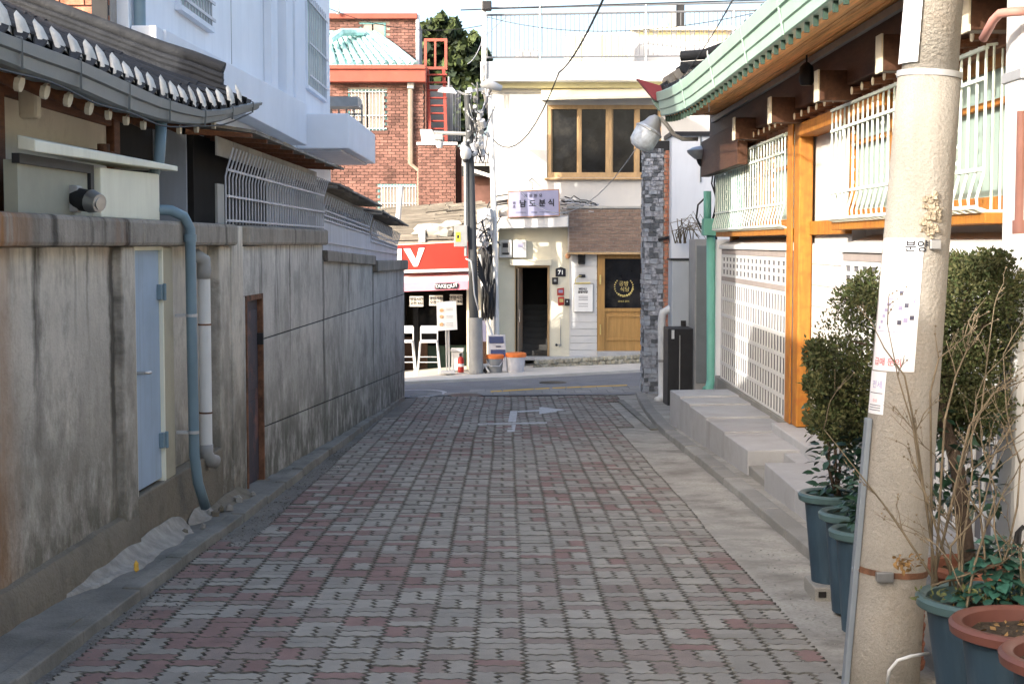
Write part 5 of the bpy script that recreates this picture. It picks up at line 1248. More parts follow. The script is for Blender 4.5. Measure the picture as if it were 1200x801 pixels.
bd = part(MB().prism([at(u, v, YC - .83) for u, v in ((509.5, 338), (509.5, 332.5), (511, 331.8), (535, 331), (537, 332), (536.5, 337), (535, 338), (511, 338.8))], (0, .02, 0)), 'badge', m_ink, aw)
txt('TAKE', 516.3, 335.3, 5.6, m_lith, aw, YC - .84, bold=.0015); txt('OUT', 530, 334.9, 6.0, m_lith, aw, YC - .84, bold=.0015, ry=-.2)
def stool(u0, u1, vt, label, Y=30.7):
    c = at((u0 + u1) / 2, 400, Y); gz_ = at(0, 437.5, Y).z; t = thing('bar_stool', label, 'stool', (c.x, Y, gz_), 'white bar stools outside the red-signed shop')
    a = at(u0, 0, Y).x; b = at(u1, 0, Y).x; zs = at(0, 400, Y).z; zt_ = at(0, 382, Y).z
    part(MB().box(a, b, Y - .17, Y + .17, zs - .02, zs + .03), 'seat', m_white, t, bevel=.015)
    part(MB().box(a, b, Y + .17, Y + .2, zt_ - .16, zt_), 'backrest', m_white, t, bevel=.03)
    for s, x in ((-1, a), (1, b)):
        part(MB().tube([(x + .0 * s, Y + .18, zt_ - .03), (x, Y + .18, zs), (x + .06 * s, Y + .22, gz_)], .014, 6), 'leg', m_white, t, smooth=True)
        part(MB().tube([(x, Y - .15, zs), (x + .05 * s, Y - .2, gz_)], .014, 6), 'leg', m_white, t, smooth=True)
    part(MB().tube([(a - .03, Y - .19, gz_ + .25), (b + .03, Y - .19, gz_ + .25)], .010, 5).tube([(a - .04, Y + .2, gz_ + .33), (b + .04, Y + .2, gz_ + .33)], .010, 5), 'footrest', m_white, t)
    return t
stool(463, 482, 382, 'white bar stool half hidden by the end of the left wall'); stool(491, 511, 382, 'white bar stool seen whole, beside the menu easel')
es = thing('menu_easel', 'white menu board with three orange pictures on a thin stand', 'menu board', at(523, 437, 30.3)); Ye = 30.4
part(MB().hexa([at(512.5, 387.5, Ye), at(536, 386, Ye), at(536, 386, Ye + .03), at(512.5, 387.5, Ye + .03), at(511.5, 354, Ye), at(534.5, 352.3, Ye), at(534.5, 352.3, Ye + .03), at(511.5, 354, Ye + .03)]), 'board', m_lith, es, bevel=.004)
for v in (363.5, 371, 380): part(MB().prism([at(517.5 + 2.6 * math.cos(k * .7), v + 2.2 * math.sin(k * .7), Ye - .012) for k in range(9)], (0, .01, 0)), 'picture', M('food_print', (.72, .42, .22), .7, .4, 30, 0), es)
mb = MB()
for v in (361, 363, 369.5, 371.5, 378, 380, 382): fb(mb, 523, v, 531, v + .6, Ye - .008, .006)
part(mb, 'print', m_rpaint, es)
for u in (522.5, 526): part(MB().tube([at(u, 386, Ye + .04), at(u + 1, 437, Ye + .02)], .014, 6), 'leg', m_galv, es, smooth=True)
part(MB().tube([at(524, 386, Ye + .04), at(526, 431, Ye + .5)], .012, 6), 'leg', m_galv, es); part(FB(516, 435, 533, 438, Ye - .2, .4), 'base', m_white, es, bevel=.01)
q = thing('storage_box', 'white storage box inside the shop front behind the easel', 'box', at(534, 433, 31.2)); part(FB(529, 412, 542, 434, 31.2, .4), 'body', m_white, q, bevel=.02); part(FB(528, 409, 543, 412, 31.18, .44), 'lid', m_white, q, bevel=.01)
q = thing('fire_extinguisher', 'small red fire extinguisher next to the utility pole', 'fire extinguisher', at(540, 437, 30.8)); c = at(540, 436, 30.8)
part(MB().lathe([(.06, 0), (.065, .02), (.065, .26), (.045, .31), (.02, .33)], c, 12), 'bottle', m_red, q, smooth=True); part(MB().lathe([(.022, .33), (.03, .36), (.02, .40)], c, 8), 'valve', m_black, q); part(MB().lathe([(.067, .12), (.067, .18)], c, 12), 'label', m_lith, q)

# ---- old roof above the shop, weighted with planks and tarps
orf = thing('patched_roof', 'old grey roof patched with weathered planks and tarps above the red sign', 'roof', at(510, 285, 33))
Y0r, Y1r = 32.3, 36.0
A = at(440, 284, Y0r); Bq = at(583, 280, Y0r); C_ = at(583, 238, Y1r); D_ = at(440, 247, Y1r)
part(MB().hexa([A - Vector((0, 0, .15)), Bq - Vector((0, 0, .15)), C_ - Vector((0, 0, .3)), D_ - Vector((0, 0, .3)), A, Bq, C_, D_]), 'roof_base', m_slate, orf)
part(MB().box(A.x, Bq.x, Y0r + .1, Y1r, at(0, 318, YC).z, A.z - .1), 'wall', m_creamw, orf)
for k in range(64):
    t = (k + .5) / 64; t = (k % 32 + .5) / 32; s0 = R.uniform(0, .5) if k >= 32 else R.uniform(0, .15); s1 = s0 + R.uniform(.35, .55); tilt = R.uniform(-.03, .03)
    p0 = A.lerp(D_, t).lerp(Bq.lerp(C_, t), s0); p1 = A.lerp(D_, min(1, max(0, t + tilt))).lerp(Bq.lerp(C_, min(1, max(0, t + tilt))), min(1, s1))
    part(MB().bar(p0 + Vector((0, 0, .04)), p1 + Vector((0, 0, .04 + R.uniform(0, .06))), R.uniform(.07, .14), R.uniform(.03, .06)), 'plank', m_plank, orf)
for (u, v, s) in ((503, 268, .26), (512, 271, .3), (522, 266, .2), (497, 274, .22), (530, 262, .18)): part(MB().blob(at(u, v, 32.5), s, 9, j=.3, sc=(1.2, .7, .45)), 'tarp_bundle', m_tarp, orf)
part(MB().tube([at(495, 284, 32.3), at(495, 270, 32.3), at(500, 267, 32.4)], .08, 8), 'vent_pipe', m_white, orf, smooth=True)
q = thing('white_stub_pipe', 'white leaning vent pipe rising behind the lean-to roof', 'pipe', at(467, 262, 31)); part(MB().tube([at(466, 262, 31), at(470, 218, 31)], .055, 10), 'pipe', m_white, q, smooth=True)

# ================================================================ FAR: red brick building
YR = 38.0
rb = thing('brick_building', 'tall red brick house with terracotta bands, teal tiled roof and barred windows', 'building', at(440, 245, YR))
core = MB(); fb(core, 380, 90, 497, 300, YR + .04, 4); fb(core, 380, 16, 487, 92, YR + 1.3, 3)
part(core, 'mortar_core', M('dark_mortar', (.30, .26, .23), .9, .1, 5, .1), rb)
bk = MB()
def brickwall(u0, v0, u1, v1, Y, holes=(), mb=None):
    a = at(u0, v0, Y); b = at(u1, v1, Y); H = [(at(h[0], h[1], Y), at(h[2], h[3], Y)) for h in holes]
    z = a.z; r = 0
    while z > b.z:
        x = a.x - (.10 if r % 2 else 0)
        while x < b.x:
            x0 = max(a.x, x); x1 = min(b.x, x + .185); zc = z - .03; xc = (x0 + x1) / 2
            if x1 - x0 > .02 and not any(p.x < xc < q.x and q.z < zc < p.z for p, q in H):
                mb.add([(x0, Y, z - .062), (x1, Y, z - .062), (x1, Y, z), (x0, Y, z), (x0, Y + .05, z - .062), (x1, Y + .05, z - .062), (x1, Y + .05, z), (x0, Y + .05, z)], [(0, 1, 2, 3), (4, 0, 3, 7), (1, 5, 6, 2), (3, 2, 6, 7), (0, 4, 5, 1)], R.choice((0, 0, 0, 1)))
            x += .2
        z -= .073; r += 1
brickwall(380, 96, 497, 246, YR, [(408, 104, 454, 154), (443, 215, 491, 248)], bk)
brickwall(380, 22, 487, 80, YR + 1.26, [(421, 26, 453, 56)], bk)
m_rb2 = M('far_brick_a', (.175, .09, .074), .85, .3, 2.2, .2); m_rb3 = M('far_brick_b', (.115, .058, .048), .85, .3, 2.2, .2)
part(bk, 'brick', [m_rb2, m_rb3], rb, kind='stuff')
part(FB(380, 80, 499, 96, YR - .35, .4), 'fascia', m_fasc, rb, bevel=.02); part(FB(380, 76, 499, 81, YR - .42, 1.7), 'fascia_top', m_fasc, rb, bevel=.02)
part(FB(380, 15.5, 489, 22, YR + 1.1, .3), 'fascia', m_fasc, rb, bevel=.02)
part(MB().box(at(497, 0, YR).x, at(497, 0, YR).x + .04, YR + .04, YR + 4, -1, at(0, 96, YR).z), 'side_wall', m_rb3, rb)
def bwin(u0, v0, u1, v1, Y, nbars, pane=m_tpane):
    f = part(fb(fb(fb(fb(MB(), u0, v0, u1, v0 + 2, Y + .02, .06), u0, v1 - 2, u1, v1, Y + .02, .06), u0, v0 + 2, u0 + 2, v1 - 2, Y + .02, .06), u1 - 2, v0 + 2, u1, v1 - 2, Y + .02, .06), 'window', M('teal_frame', (.10, .24, .25), .5, .1, 4, 0), rb)
    part(FB(u0 + 2, v0 + 2, u1 - 2, v1 - 2, Y + .06, .01), 'pane', pane, f); part(FB((u0 + u1) / 2 - 1, v0 + 2, (u0 + u1) / 2 + 1, v1 - 2, Y + .04, .02), 'mullion', m_bfascia, f)
    for k in range(nbars):
        u = lerp(u0 + 2, u1 - 2, (k + .5) / nbars); part(FB(u - .45, v0, u + .45, v1, Y - .06, .03), 'bar', m_grgr, f)
    if nbars:
        for v in (v0 + 2, (v0 + v1) / 2 + 6, v1 - 3): part(FB(u0, v, u1, v + 1, Y - .03, .02), 'bar_rail', m_bgrill, f)
    part(FB(u0 - 2, v1, u1 + 2, v1 + 4, Y - .03, .1), 'sill', m_rb3, f); return f
bwin(408, 105, 453, 153, YR, 10); bwin(443, 216, 491, 247, YR, 12); bwin(421.5, 26.5, 452, 54, YR + 1.26, 0)
part(MB().tube([at(481, 97, YR - .1), at(481, 192, YR - .1), at(492, 201, YR - .1), at(492, 246, YR - .1)], .07, 8), 'downpipe', M('brown_downpipe', (.25, .20, .16), .6, .1, 4, .05), rb, smooth=True); part(FB(477, 95, 485, 104, YR - .2, .2), 'rain_head', m_gpipe, rb, bevel=.02)
part(MB().tube([at(489.5, 18, YR + 1.2), at(489.5, 78, YR + 1.2)], .05, 8), 'downpipe', m_grgr, rb)
# teal roof: hipped slope with ribs of cover tiles
tr = part(MB().add([at(380, 78, YR - .3), at(487, 78, YR - .3), at(440, 41, YR + 1.2), at(380, 41, YR + 1.2)], [(0, 1, 2, 3)]), 'teal_roof', m_teal, rb, label='teal glazed tile roof')
for k in range(10):
    ub = 392 + k * 9.9; ut = 383 + k * 9.9 * .62; vt = 41 if ut < 440 else 41
    p0 = at(ub, 78, YR - .32) + Vector((0, 0, .04)); p1 = at(min(ut, 441), 41, YR + 1.18) + Vector((0, 0, .04)); 
    for j in range(5):
        a = p0.lerp(p1, j / 5); b = p0.lerp(p1, (j + 1) / 5) + Vector((0, 0, .03)); part(MB().tube([a, b], [.075, .06], 7), 'roof_tile', m_teal, tr, smooth=True)
for k in range(10):
    for j in range(6):
        p0 = at(387 + k * 9.9, 78 - j * 7, YR - .3 + j * .27); p1 = at(395 + k * 9.9, 78 - j * 7, YR - .3 + j * .27)
        if p1.x < at(487 - j * 9, 60, YR).x: part(MB().bar(p0 + Vector((0, 0, .02)), p1 + Vector((0, 0, .02)), .1, .04), 'pan_edge', M('pale_teal_glaze', (.52, .66, .66), .4, .15, 4, .05), tr)
part(MB().tube([at(487, 76, YR - .35), at(462, 56, YR + .5), at(441, 41, YR + 1.2)], .09, 8).tube([at(380, 40, YR + 1.2), at(441, 41, YR + 1.2)], .09, 8).tube([at(386, 48, YR), at(400, 38, YR + .5), at(425, 38, YR + .9)], .1, 8), 'ridge', m_teal, tr, smooth=True)
# lower wing
wg = thing('brick_wing', 'low red brick wing with white coping in front of the red stairs', 'building', at(515, 245, YR - 1)); YW = YR - 1.0
core = MB(); fb(core, 490, 170, 534, 300, YW + .04, 3); part(core, 'mortar_core', m_mort, wg)
bk = MB(); brickwall(490, 170, 534, 244, YW, (), bk); part(bk, 'brick', [m_rb2, m_rb3], wg, kind='stuff')
part(MB().box(at(534, 0, YW).x, at(534, 0, YW).x + .4, YW + .35, YW + 3, -1, at(0, 171, YW).z), 'side_wall', m_rb3, wg)
part(FB(488, 166.5, 536, 170, YW - .05, .5), 'coping', m_white, wg, bevel=.01)
for k in range(5): part(MB().bar(at(496 + k * 3.4, 167, YW + .3), at(494 + k * 2.6, 152, YW + .6), .07, .02), 'leaning_board', m_wpipe, wg)
rs = thing('red_staircase', 'red painted steel stair and guard frame against the brick house', 'staircase', at(511, 168, YR + 1)); Yt = YR + .4
for u in (498.5, 522.5): part(MB().bar(at(u, 46, Yt), at(u, 82, Yt), .07, .07), 'post', m_fasc, rs)
for v in (47, 80): part(MB().bar(at(497, v, Yt), at(524, v, Yt), .06, .07), 'rail', m_fasc, rs)
part(MB().bar(at(510, 47, Yt), at(510, 80, Yt), .05, .05), 'post', m_fasc, rs)
for u in (501, 520): part(MB().bar(at(u, 82, Yt), at(u + 3, 168, Yt - .3), .08, .12), 'stringer', m_gpaint, rs)
for k in range(9): part(MB().bar(at(500, 88 + k * 9, Yt - .1), at(524, 88 + k * 9, Yt - .1), .2, .035), 'tread', m_gpaint, rs)
part(FB(503, 100, 530, 168, YR + 2, .5), 'shed_wall', m_gpipe, rs)
for k in range(7): part(FB(528 + k * 1.8, 106, 528.8 + k * 1.8, 165, YR + 1.9, .05), 'corrugation', m_grgr, rs)
# pale striped roof behind the pole
q = thing('striped_canopy', 'grey and white striped canopy roof between the brick wing and the white building', 'canopy', at(560, 188, 36))
for k in range(7): part(MB().bar(at(546 + k * 4.6, 190, 36), at(551 + k * 4.6, 160, 38), .06, .02), 'roof_strip', m_white if k % 2 else m_grgr, q)
part(MB().hexa([at(541, 192, 36), at(577, 192, 36), at(577, 160, 38), at(543, 160, 38)] + [p + Vector((0, 0, -.05)) for p in (at(541, 192, 36), at(577, 192, 36), at(577, 160, 38), at(543, 160, 38))]), 'sheet', m_gpipe, q)
part(FB(541, 194, 578, 246, 37, .2), 'red_wall', m_rb3, q); part(FB(541, 192, 578, 206, 36.6, .2), 'dark_eave', m_black, q); part(MB().bar(at(552, 199, 36), at(577, 207, 36), .1, .08), 'white_beam', m_white, q)
# distant infill building left behind
# ================================================================ TREE
def crown(mb, pts, n, size, mats=2, rr=None, up=0):
    for _ in range(n):
        c, r = R.choice(pts); d = Vector((R.gauss(0, 1), R.gauss(0, 1), R.gauss(0, 1))).normalized() * (R.random() ** .45)
        p = Vector(c) + Vector((d.x * r[0], d.y * r[1], d.z * r[2])); s = size * R.uniform(.6, 1.4)
        ax = Vector((R.gauss(0, 1), R.gauss(0, 1), R.gauss(0, 1) + up)).normalized(); b = ax.cross(Vector((R.gauss(0, 1), R.gauss(0, 1), R.gauss(0, 1)))).normalized() * s * .4
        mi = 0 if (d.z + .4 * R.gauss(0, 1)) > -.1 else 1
        mb.add([p - ax * s * .5, p + b, p + ax * s * .5, p - b], [(0, 1, 2, 3)], mi)
te = thing('conifer_tree', 'tall dark green conifer rising behind the brick house', 'tree', at(525, 240, 52)); YT = 52
part(MB().tube([at(528, 260, YT), at(527, 60, YT)], [.35, .08], 8), 'trunk', m_bark, te, smooth=True)
pts = []
for (u, v, ru, rv) in ((512, 38, 18, 14), (505, 60, 16, 16), (530, 46, 16, 14), (545, 62, 18, 14), (556, 78, 14, 14), (536, 82, 22, 18), (520, 100, 22, 20), (548, 108, 22, 24), (560, 130, 14, 26), (530, 140, 26, 30), (497, 45, 8, 14), (519, 28, 5, 8), (533, 34, 5, 9), (556, 52, 6, 10), (568, 70, 5, 9), (500, 90, 12, 18)):
    pts.append((at(u, v, YT), (ru / F * YT, 1.6, rv / F * YT)))
mb = MB(); crown(mb, pts, 9000, .30)
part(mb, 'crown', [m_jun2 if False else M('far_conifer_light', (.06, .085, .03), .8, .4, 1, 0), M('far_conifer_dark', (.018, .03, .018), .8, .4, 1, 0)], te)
for k in range(10): part(MB().tube([at(527, 60 + k * 16, YT), at(527 + R.choice((-1, 1)) * R.uniform(12, 28), 50 + k * 16, YT + R.uniform(-1, 1))], [.07, .02], 5), 'limb', m_bark, te)

# ================================================================ UTILITY POLE at the shop
YU = 30.4
up_ = thing('utility_pole', 'dark steel utility pole with cable boxes in front of the red-signed shop', 'utility pole', at(557, 437, YU)); gu = at(557, 437, YU).z
part(MB().tube([at(557, 437, YU), at(553.5, 290, YU), at(550, 150, YU), at(547.5, 112, YU)], [.105, .09, .078, .07], 14), 'shaft', m_conc2, up_, smooth=True)
part(MB().tube([at(558, 437, YU - .01), at(557, 372, YU - .01)], [.15, .145], 14), 'sleeve', m_gpipe, up_, smooth=True)
part(FB(532, 264, 547.5, 289, YU - .2, .25), 'control_box', m_gpipe, up_, bevel=.01); b_ = part(FB(534, 272, 539.5, 283, YU - .21, .01), 'warning_label', M('yellow_label', (.75, .62, .05), .6, .05, 4, 0), up_); part(FB(535.5, 275, 538, 279, YU - .216, .006), 'mark', m_ink, up_)
part(MB().tube([at(545, 165, YU - .12), at(546, 300, YU - .12)], .035, 6), 'conduit', m_gpipe, up_)
part(MB().tube([at(549, 157, YU), at(508, 155.5, YU)], .04, 8), 'arm', m_gpipe, up_, smooth=True)
q = thing('arm_camera', 'box camera hanging below the horizontal arm of the utility pole', 'camera', at(514, 160, YU)); part(FB(509, 157, 519, 164, YU - .1, .2), 'housing', m_gpipe, q, bevel=.01); part(MB().lathe([(.05, -.06), (.075, 0), (.08, .08)], at(515, 170, YU), 12), 'dome', m_white, q, smooth=True)
q = thing('dome_camera', 'white dome camera on the front of the utility pole', 'camera', at(546, 190, YU - .2)); c = at(546, 183, YU - .25)
part(MB().lathe([(.06, -.07), (.10, -.02), (.115, .05), (.10, .13), (.05, .18), (.02, .2)], c, 14), 'housing', m_white, q, smooth='all'); part(MB().lathe([(.02, -.13), (.055, -.11), (.065, -.06)], c, 12), 'lens_dome', m_black, q, smooth=True)
q = thing('street_light', 'flat pale street light head on the utility pole beside the red stairs', 'street lamp', at(524, 105, YU))
part(MB().hexa([at(513, 108, YU - .2), at(536, 110, YU - .2), at(536, 108, YU + .2), at(513, 106, YU + .2), at(518, 102, YU - .1), at(531, 103, YU - .1), at(531, 103, YU + .1), at(518, 102, YU + .1)]), 'shade', m_white, q, bevel=.01)
part(MB().tube([at(526, 104, YU), at(526, 90, YU)], .022, 6).tube([at(534, 107, YU), at(549, 112, YU)], .025, 6), 'bracket', m_gpipe, q)
q = thing('street_light', 'white cobra-head street light on the tall pole at the white building corner', 'street lamp', at(575, 103, YU))
part(MB().tube([at(563, 101, YU), at(572, 98, YU), at(588, 104, YU)], [.04, .11, .06], 10), 'head', m_white, q, smooth='all')
wp = thing('white_pole', 'slender white pole at the left edge of the white shop building', 'pole', at(580, 250, YU + .5))
part(MB().tube([at(583, 437, YU + 1.2), at(579, 255, YU + .8), at(577, 190, YU + .8), at(574, 112, YU + .8)], [.06, .06, .055, .05], 8), 'shaft', m_wpipe, wp, smooth=True)
lp = thing('lattice_mast', 'thin lattice mast with a box on top at the corner of the roof railing', 'mast', at(570, 75, YF - .3)); 
for u in (565, 569): part(MB().bar(at(u, 110, YF - .5), at(u, -10, YF - .5), .03, .03), 'upright', m_galv, lp)
for k in range(9): part(MB().bar(at(565, 105 - k * 13, YF - .5), at(569, 98 - k * 13, YF - .5), .02, .02), 'brace', m_galv, lp)
part(FB(565, 1, 576, 12, YF - .6, .2), 'box', m_black, lp, bevel=.02)
# insulators, cabling and boxes around the pole heads
q = thing('cable_boxes', 'cluster of white insulators and grey splice boxes strung by the utility pole', 'cable boxes', at(556, 150, YU))
for k in range(22):
    u = R.uniform(543, 572); v = R.uniform(100, 178); part(MB().tube([at(u, v, YU - R.uniform(-.1, .2)), at(u + R.uniform(-3, 3), v + R.uniform(4, 9), YU - R.uniform(-.1, .2))], R.uniform(.03, .07), 7), 'splice', R.choice((m_white, m_grgr, m_gpipe, m_white)), q, smooth=True)
for k in range(26):
    p0 = at(R.uniform(546, 560), R.uniform(95, 180), YU - .1); p1 = at(R.uniform(556, 582), R.uniform(95, 200), YU + .3)
    part(MB().tube(arc(p0, p1, R.uniform(-.05, .3), 8), R.uniform(.008, .016), 5), 'cable', R.choice((m_cable, m_gpipe, m_grgr)), q, smooth='all')
part(MB().bar(at(545, 108, YU), at(568, 104, YU), .06, .06).bar(at(543, 128, YU), at(566, 132, YU), .05, .05), 'crossarm', m_galv, q)
q = thing('cable_bundle', 'thick hanging coil of black cables on the wall right of the utility pole', 'cables', at(572, 330, YU + .6))
for k in range(34):
    u0 = R.uniform(565, 576); u1 = R.uniform(566, 582); w_ = R.uniform(-8, 8); pts = [at(u0 + w_ * math.sin(t * 2.5) * .6, lerp(288, 372, t) + R.uniform(-3, 3), YU + .9 + R.uniform(-.1, .1)) for t in [i / 6 for i in range(7)]]
    part(MB().tube(pts, R.uniform(.010, .024), 5), 'cable', R.choice((m_cable, m_cable, m_black, m_conc2)), q, smooth='all')
for k in range(8):
    part(MB().tube([at(560, 300 + 3 * k, YU), at(566 + k, 318 + 4 * k, YU + .4), at(572, 345 + k * 3, YU + .8), at(578, 330 + k * 2, YU + .9)], .014, 5), 'cable', m_cable, q, smooth='all')
q = thing('cable_bundle', 'pale cables and plastic-wrapped splice boxes above the cable coil', 'cables', at(570, 270, YU + .6))
for (u, v, s) in ((568, 256, .22), (571, 270, .2), (566, 278, .22), (573, 262, .16)): part(MB().blob(at(u, v, YU + .7), s, 8, j=.3, sc=(.8, .6, 1)), 'wrapped_box', m_tarp if s < .2 else m_white2, q)
for k in range(14): part(MB().tube([at(R.uniform(558, 566), R.uniform(255, 300), YU + .1), at(R.uniform(566, 574), R.uniform(250, 300), YU + .5), at(R.uniform(576, 588), R.uniform(235, 300), YU + 1.4)], R.uniform(.01, .018), 5), 'cable', R.choice((m_grgr, m_cable, m_gpipe)), q, smooth='all')
part(MB().tube([at(546, 303, YU - .1), at(552, 306, YU - .2), at(554, 320, YU - .2), at(556, 345, YU - .2), at(561, 364, YU - .2)], .016, 6), 'white_cable', m_white, q, smooth='all')
# pier between shops, leaning pipe
lw = thing('service_wall', 'grey-cream wall with pipes between the take-away shop and the white building', 'wall', at(575, 437, YF))
part(FB(560, 246, 584, 440, YF - .4, 3), 'wall', m_creamw, lw); part(FB(575, 290, 584, 400, YF - .46, .05), 'cable_duct', m_gpipe, lw)
part(MB().tube([at(562, 298, YF - 1.2), at(570, 375, YF - 1.2), at(577, 395, YF - 1.2)], .04, 8), 'leaning_pipe', m_wpipe, lw, smooth=True)
part(FB(562, 376, 570, 400, YF - 1.2, .3), 'white_box', m_sign, lw); part(FB(561, 400, 570, 436, YF - 1.2, .3), 'board', m_shopw, lw)
# lit box / standing unit and two lidded bins
q = thing('standing_unit', 'grey standing unit with two dark blue panels behind the bins', 'stand', at(582, 437, 31)); Yq = 31.0
def sl(v): return Yq + (437 - v) * .004
part(MB().hexa([at(573, 436, Yq), at(594, 436, Yq), at(594, 436, Yq + .3), at(573, 436, Yq + .3), at(571, 392, Yq + .15), at(592, 392, Yq + .15), at(592, 392, Yq + .4), at(571, 392, Yq + .4)]), 'frame', m_grgr, q, bevel=.01)
m_navy = M('navy_panel', (.03, .04, .12), .25, .1, 3, 0)
part(MB().prism([at(573.5, 402, Yq + .10), at(573, 394, Yq + .13), at(589.5, 394, Yq + .13), at(590.5, 402, Yq + .10)], (0, .02, 0)), 'panel', m_navy, q); part(MB().prism([at(575.5, 418, Yq + .03), at(575, 409.5, Yq + .07), at(592, 409.5, Yq + .07), at(592.5, 418, Yq + .03)], (0, .02, 0)), 'panel', m_navy, q)
part(FB(581, 405, 587, 406.5, Yq + .08, .01), 'mark', m_ink2, q)
def bin_(u0, u1, vt, vb, label, m, handle):
    Y = 30.5; c = at((u0 + u1) / 2, vb, Y); r = (at(u1, 0, Y).x - at(u0, 0, Y).x) / 2; h = at(0, vt, Y).z - c.z; t = thing('lidded_bin', label, 'bin', c)
    part(MB().lathe([(r * .72, 0), (r * .78, .03), (r * .92, h * .8), (r * .95, h * .8)], c, 18), 'bucket', m, t, smooth=True)
    part(MB().lathe([(r * .96, h * .8), (r, h * .82), (r, h * .95), (r * .9, h), (r * .3, h * 1.01)], c, 18), 'lid', m_orange, t, smooth=True)
    if handle: part(MB().tube([(c.x - r * .9, Y - .05, c.z + h * .72), (c.x - r * .5, Y - r * .95, c.z + h * .45), (c.x + r * .5, Y - r * .95, c.z + h * .45), (c.x + r * .9, Y - .05, c.z + h * .72)], .012, 6), 'handle', m_grgr, t, smooth='all')
bin_(569, 591, 415, 438.5, 'dark grey bin with orange lid, left of the two, against the standing unit', m_grbin, True); bin_(592, 617, 413, 437.5, 'light grey bin with orange lid, right of the two, by the stair door', m_grgr, False)
q = thing('hose_reel', 'small white folded stand left of the dark grey bin', 'stand', at(567, 438, 30.4)); part(MB().tube([at(564, 437, 30.4), at(568, 428, 30.4), at(573, 436, 30.3)], .02, 6).tube([at(563, 428, 30.4), at(574, 427, 30.4)], .03, 6), 'frame', m_white, q); part(MB().blob(at(569, 434, 30.4), .06, 7), 'coil', m_black, q)
# overhead wires
def wire(name_l, pts, r=.010, mat=m_cable):
    part(MB().tube(pts, r, 5), 'overhead_wire', mat, smooth='all', label=name_l, cat='wire', group='overhead wires', org=pts[0])
wire('long black wire sweeping down across the white facade', arc(at(712, -12, 12), at(655, 85, 24), .1, 8) + arc(at(655, 85, 24), at(578, 164, 31), .55, 10)[1:], .011)
wire('thin pale wire crossing the upper window', arc(at(577, 165, YU + .8), at(765, 142, 20), 1.35, 20), .006, m_grgr)
wire('upper of two level wires above the roof railing', [at(540, 12, 30), at(700, 6, 29), at(900, 0, 28)], .012)
wire('lower thin wire sagging over the brick house roof', arc(at(380, 8, 30), at(566, 30, 31), .25, 10), .007, m_cable)
wire('faint wire running from the mast to the right eave', arc(at(570, 20, 31), at(900, 12, 22), .3, 12), .006, m_cable)
wire('thin wire between the tree top and the mast', arc(at(548, 75, 31), at(566, 45, 32), .1, 6) + [at(620, -5, 33)], .007, m_grgr)
wire('thin black wire rising from the mint gutter', arc(at(798, 92, 19), at(862, -5, 15), .05, 8), .005)
wire('second thin wire rising beside the mint gutter', arc(at(806, 85, 19), at(858, 0, 16), .03, 8), .004)
wire('white wire hanging off the mint gutter', [at(829, 60, 16), at(829.5, 100, 16.5), at(831, 131, 17)], .006, m_white)
q = thing('antenna', 'thin antenna rod above the brick house', 'antenna', at(397, 15, YR)); part(MB().tube([at(396.5, 17, YR + 1), at(396, -15, YR + 1)], .02, 6), 'rod', m_gpipe, q); part(MB().blob(at(396.5, 15, YR + 1), .06, 6), 'foot', m_gpipe, q)
# plain neighbours closing the street left and right, outside the view
nb1 = thing('street_building', 'plain pale building along the cross street beyond the left of the view', 'building', (-12, 34, -1)); part(MB().box(-22, -9.6, 33, 42, -2, 4.2), 'wall', m_creamw, nb1)
nb2 = thing('street_building', 'plain brick building along the cross street beyond the right of the view', 'building', (14, 34, -1)); part(MB().box(xr + .1, 20, 33, 42, -1.4, 7), 'wall', m_rb2, nb2)
# ================================================================ NEAR RIGHT: leaning pole
PB = Vector((1.552, 6.17, -.26)); PT = Vector((1.735, 6.17, 2.72)); PD = (PT - PB).normalized()
def pp(z): return PB + PD * ((z - PB.z) / PD.z)
def prd(z): return lerp(.153, .122, (z + .26) / 3.0)
lpz = thing('concrete_pole', 'leaning weathered concrete utility pole standing among the potted plants', 'utility pole', PB)
part(MB().tube([pp(z) for z in (-.4, 0, .5, 1, 1.5, 2.0, 2.28)], [prd(z) for z in (-.4, 0, .5, 1, 1.5, 2.0, 2.28)], 28), 'shaft', m_conc, lpz, smooth='all')
part(MB().tube([pp(z) for z in (2.28, 3, 5, 7.5)], [prd(2.28) - .014, prd(3) - .014, .09, .075], 28), 'upper_shaft', m_conc, lpz, smooth='all')
for z in (2.285, .245):
    r = prd(z) + .003
    part(MB().tube([pp(z - .012), pp(z + .012)], r + .002, 28), 'steel_band', m_galv if z > 1 else m_rust, lpz, smooth=True)
part(MB().box(pp(.245).x - .10, pp(.245).x - .03, 6.17 - .175, 6.17 - .145, .225, .265), 'band_buckle', m_steel, lpz, bevel=.004)
part(MB().box(pp(1.60).x + .015, pp(1.6).x + .06, 6.17 - .155, 6.17 - .13, 1.575, 1.615), 'band_buckle', m_steel, lpz, bevel=.004)
mb = MB()
for k in range(60):   # lump of old glue and torn plaster
    a = R.uniform(-1.75, -1.2); z = R.uniform(1.625, 1.80); c = pp(z) + Vector((math.cos(a) * prd(z), math.sin(a) * prd(z), 0)); mb.blob(c, R.uniform(.007, .017), 6, j=.4)
part(mb, 'crumbled_patch', M('crumbled_mortar', (.36, .30, .22), .95, .4, 40, .8, 60), lpz, kind='stuff')
for k in range(1): pass
def onpole(a0, a1, z0, z1, off, n=10, w0=None):
    """curved sheet wrapped on the pole between angles and heights"""
    rows = []
    for i in range(9):
        z = lerp(z0, z1, i / 8); rows.append([pp(z) + Vector((math.cos(lerp(a0, a1, k / n)) * (prd(z) + off), math.sin(lerp(a0, a1, k / n)) * (prd(z) + off), 0)) for k in range(n + 1)])
    return rows
D = math.radians
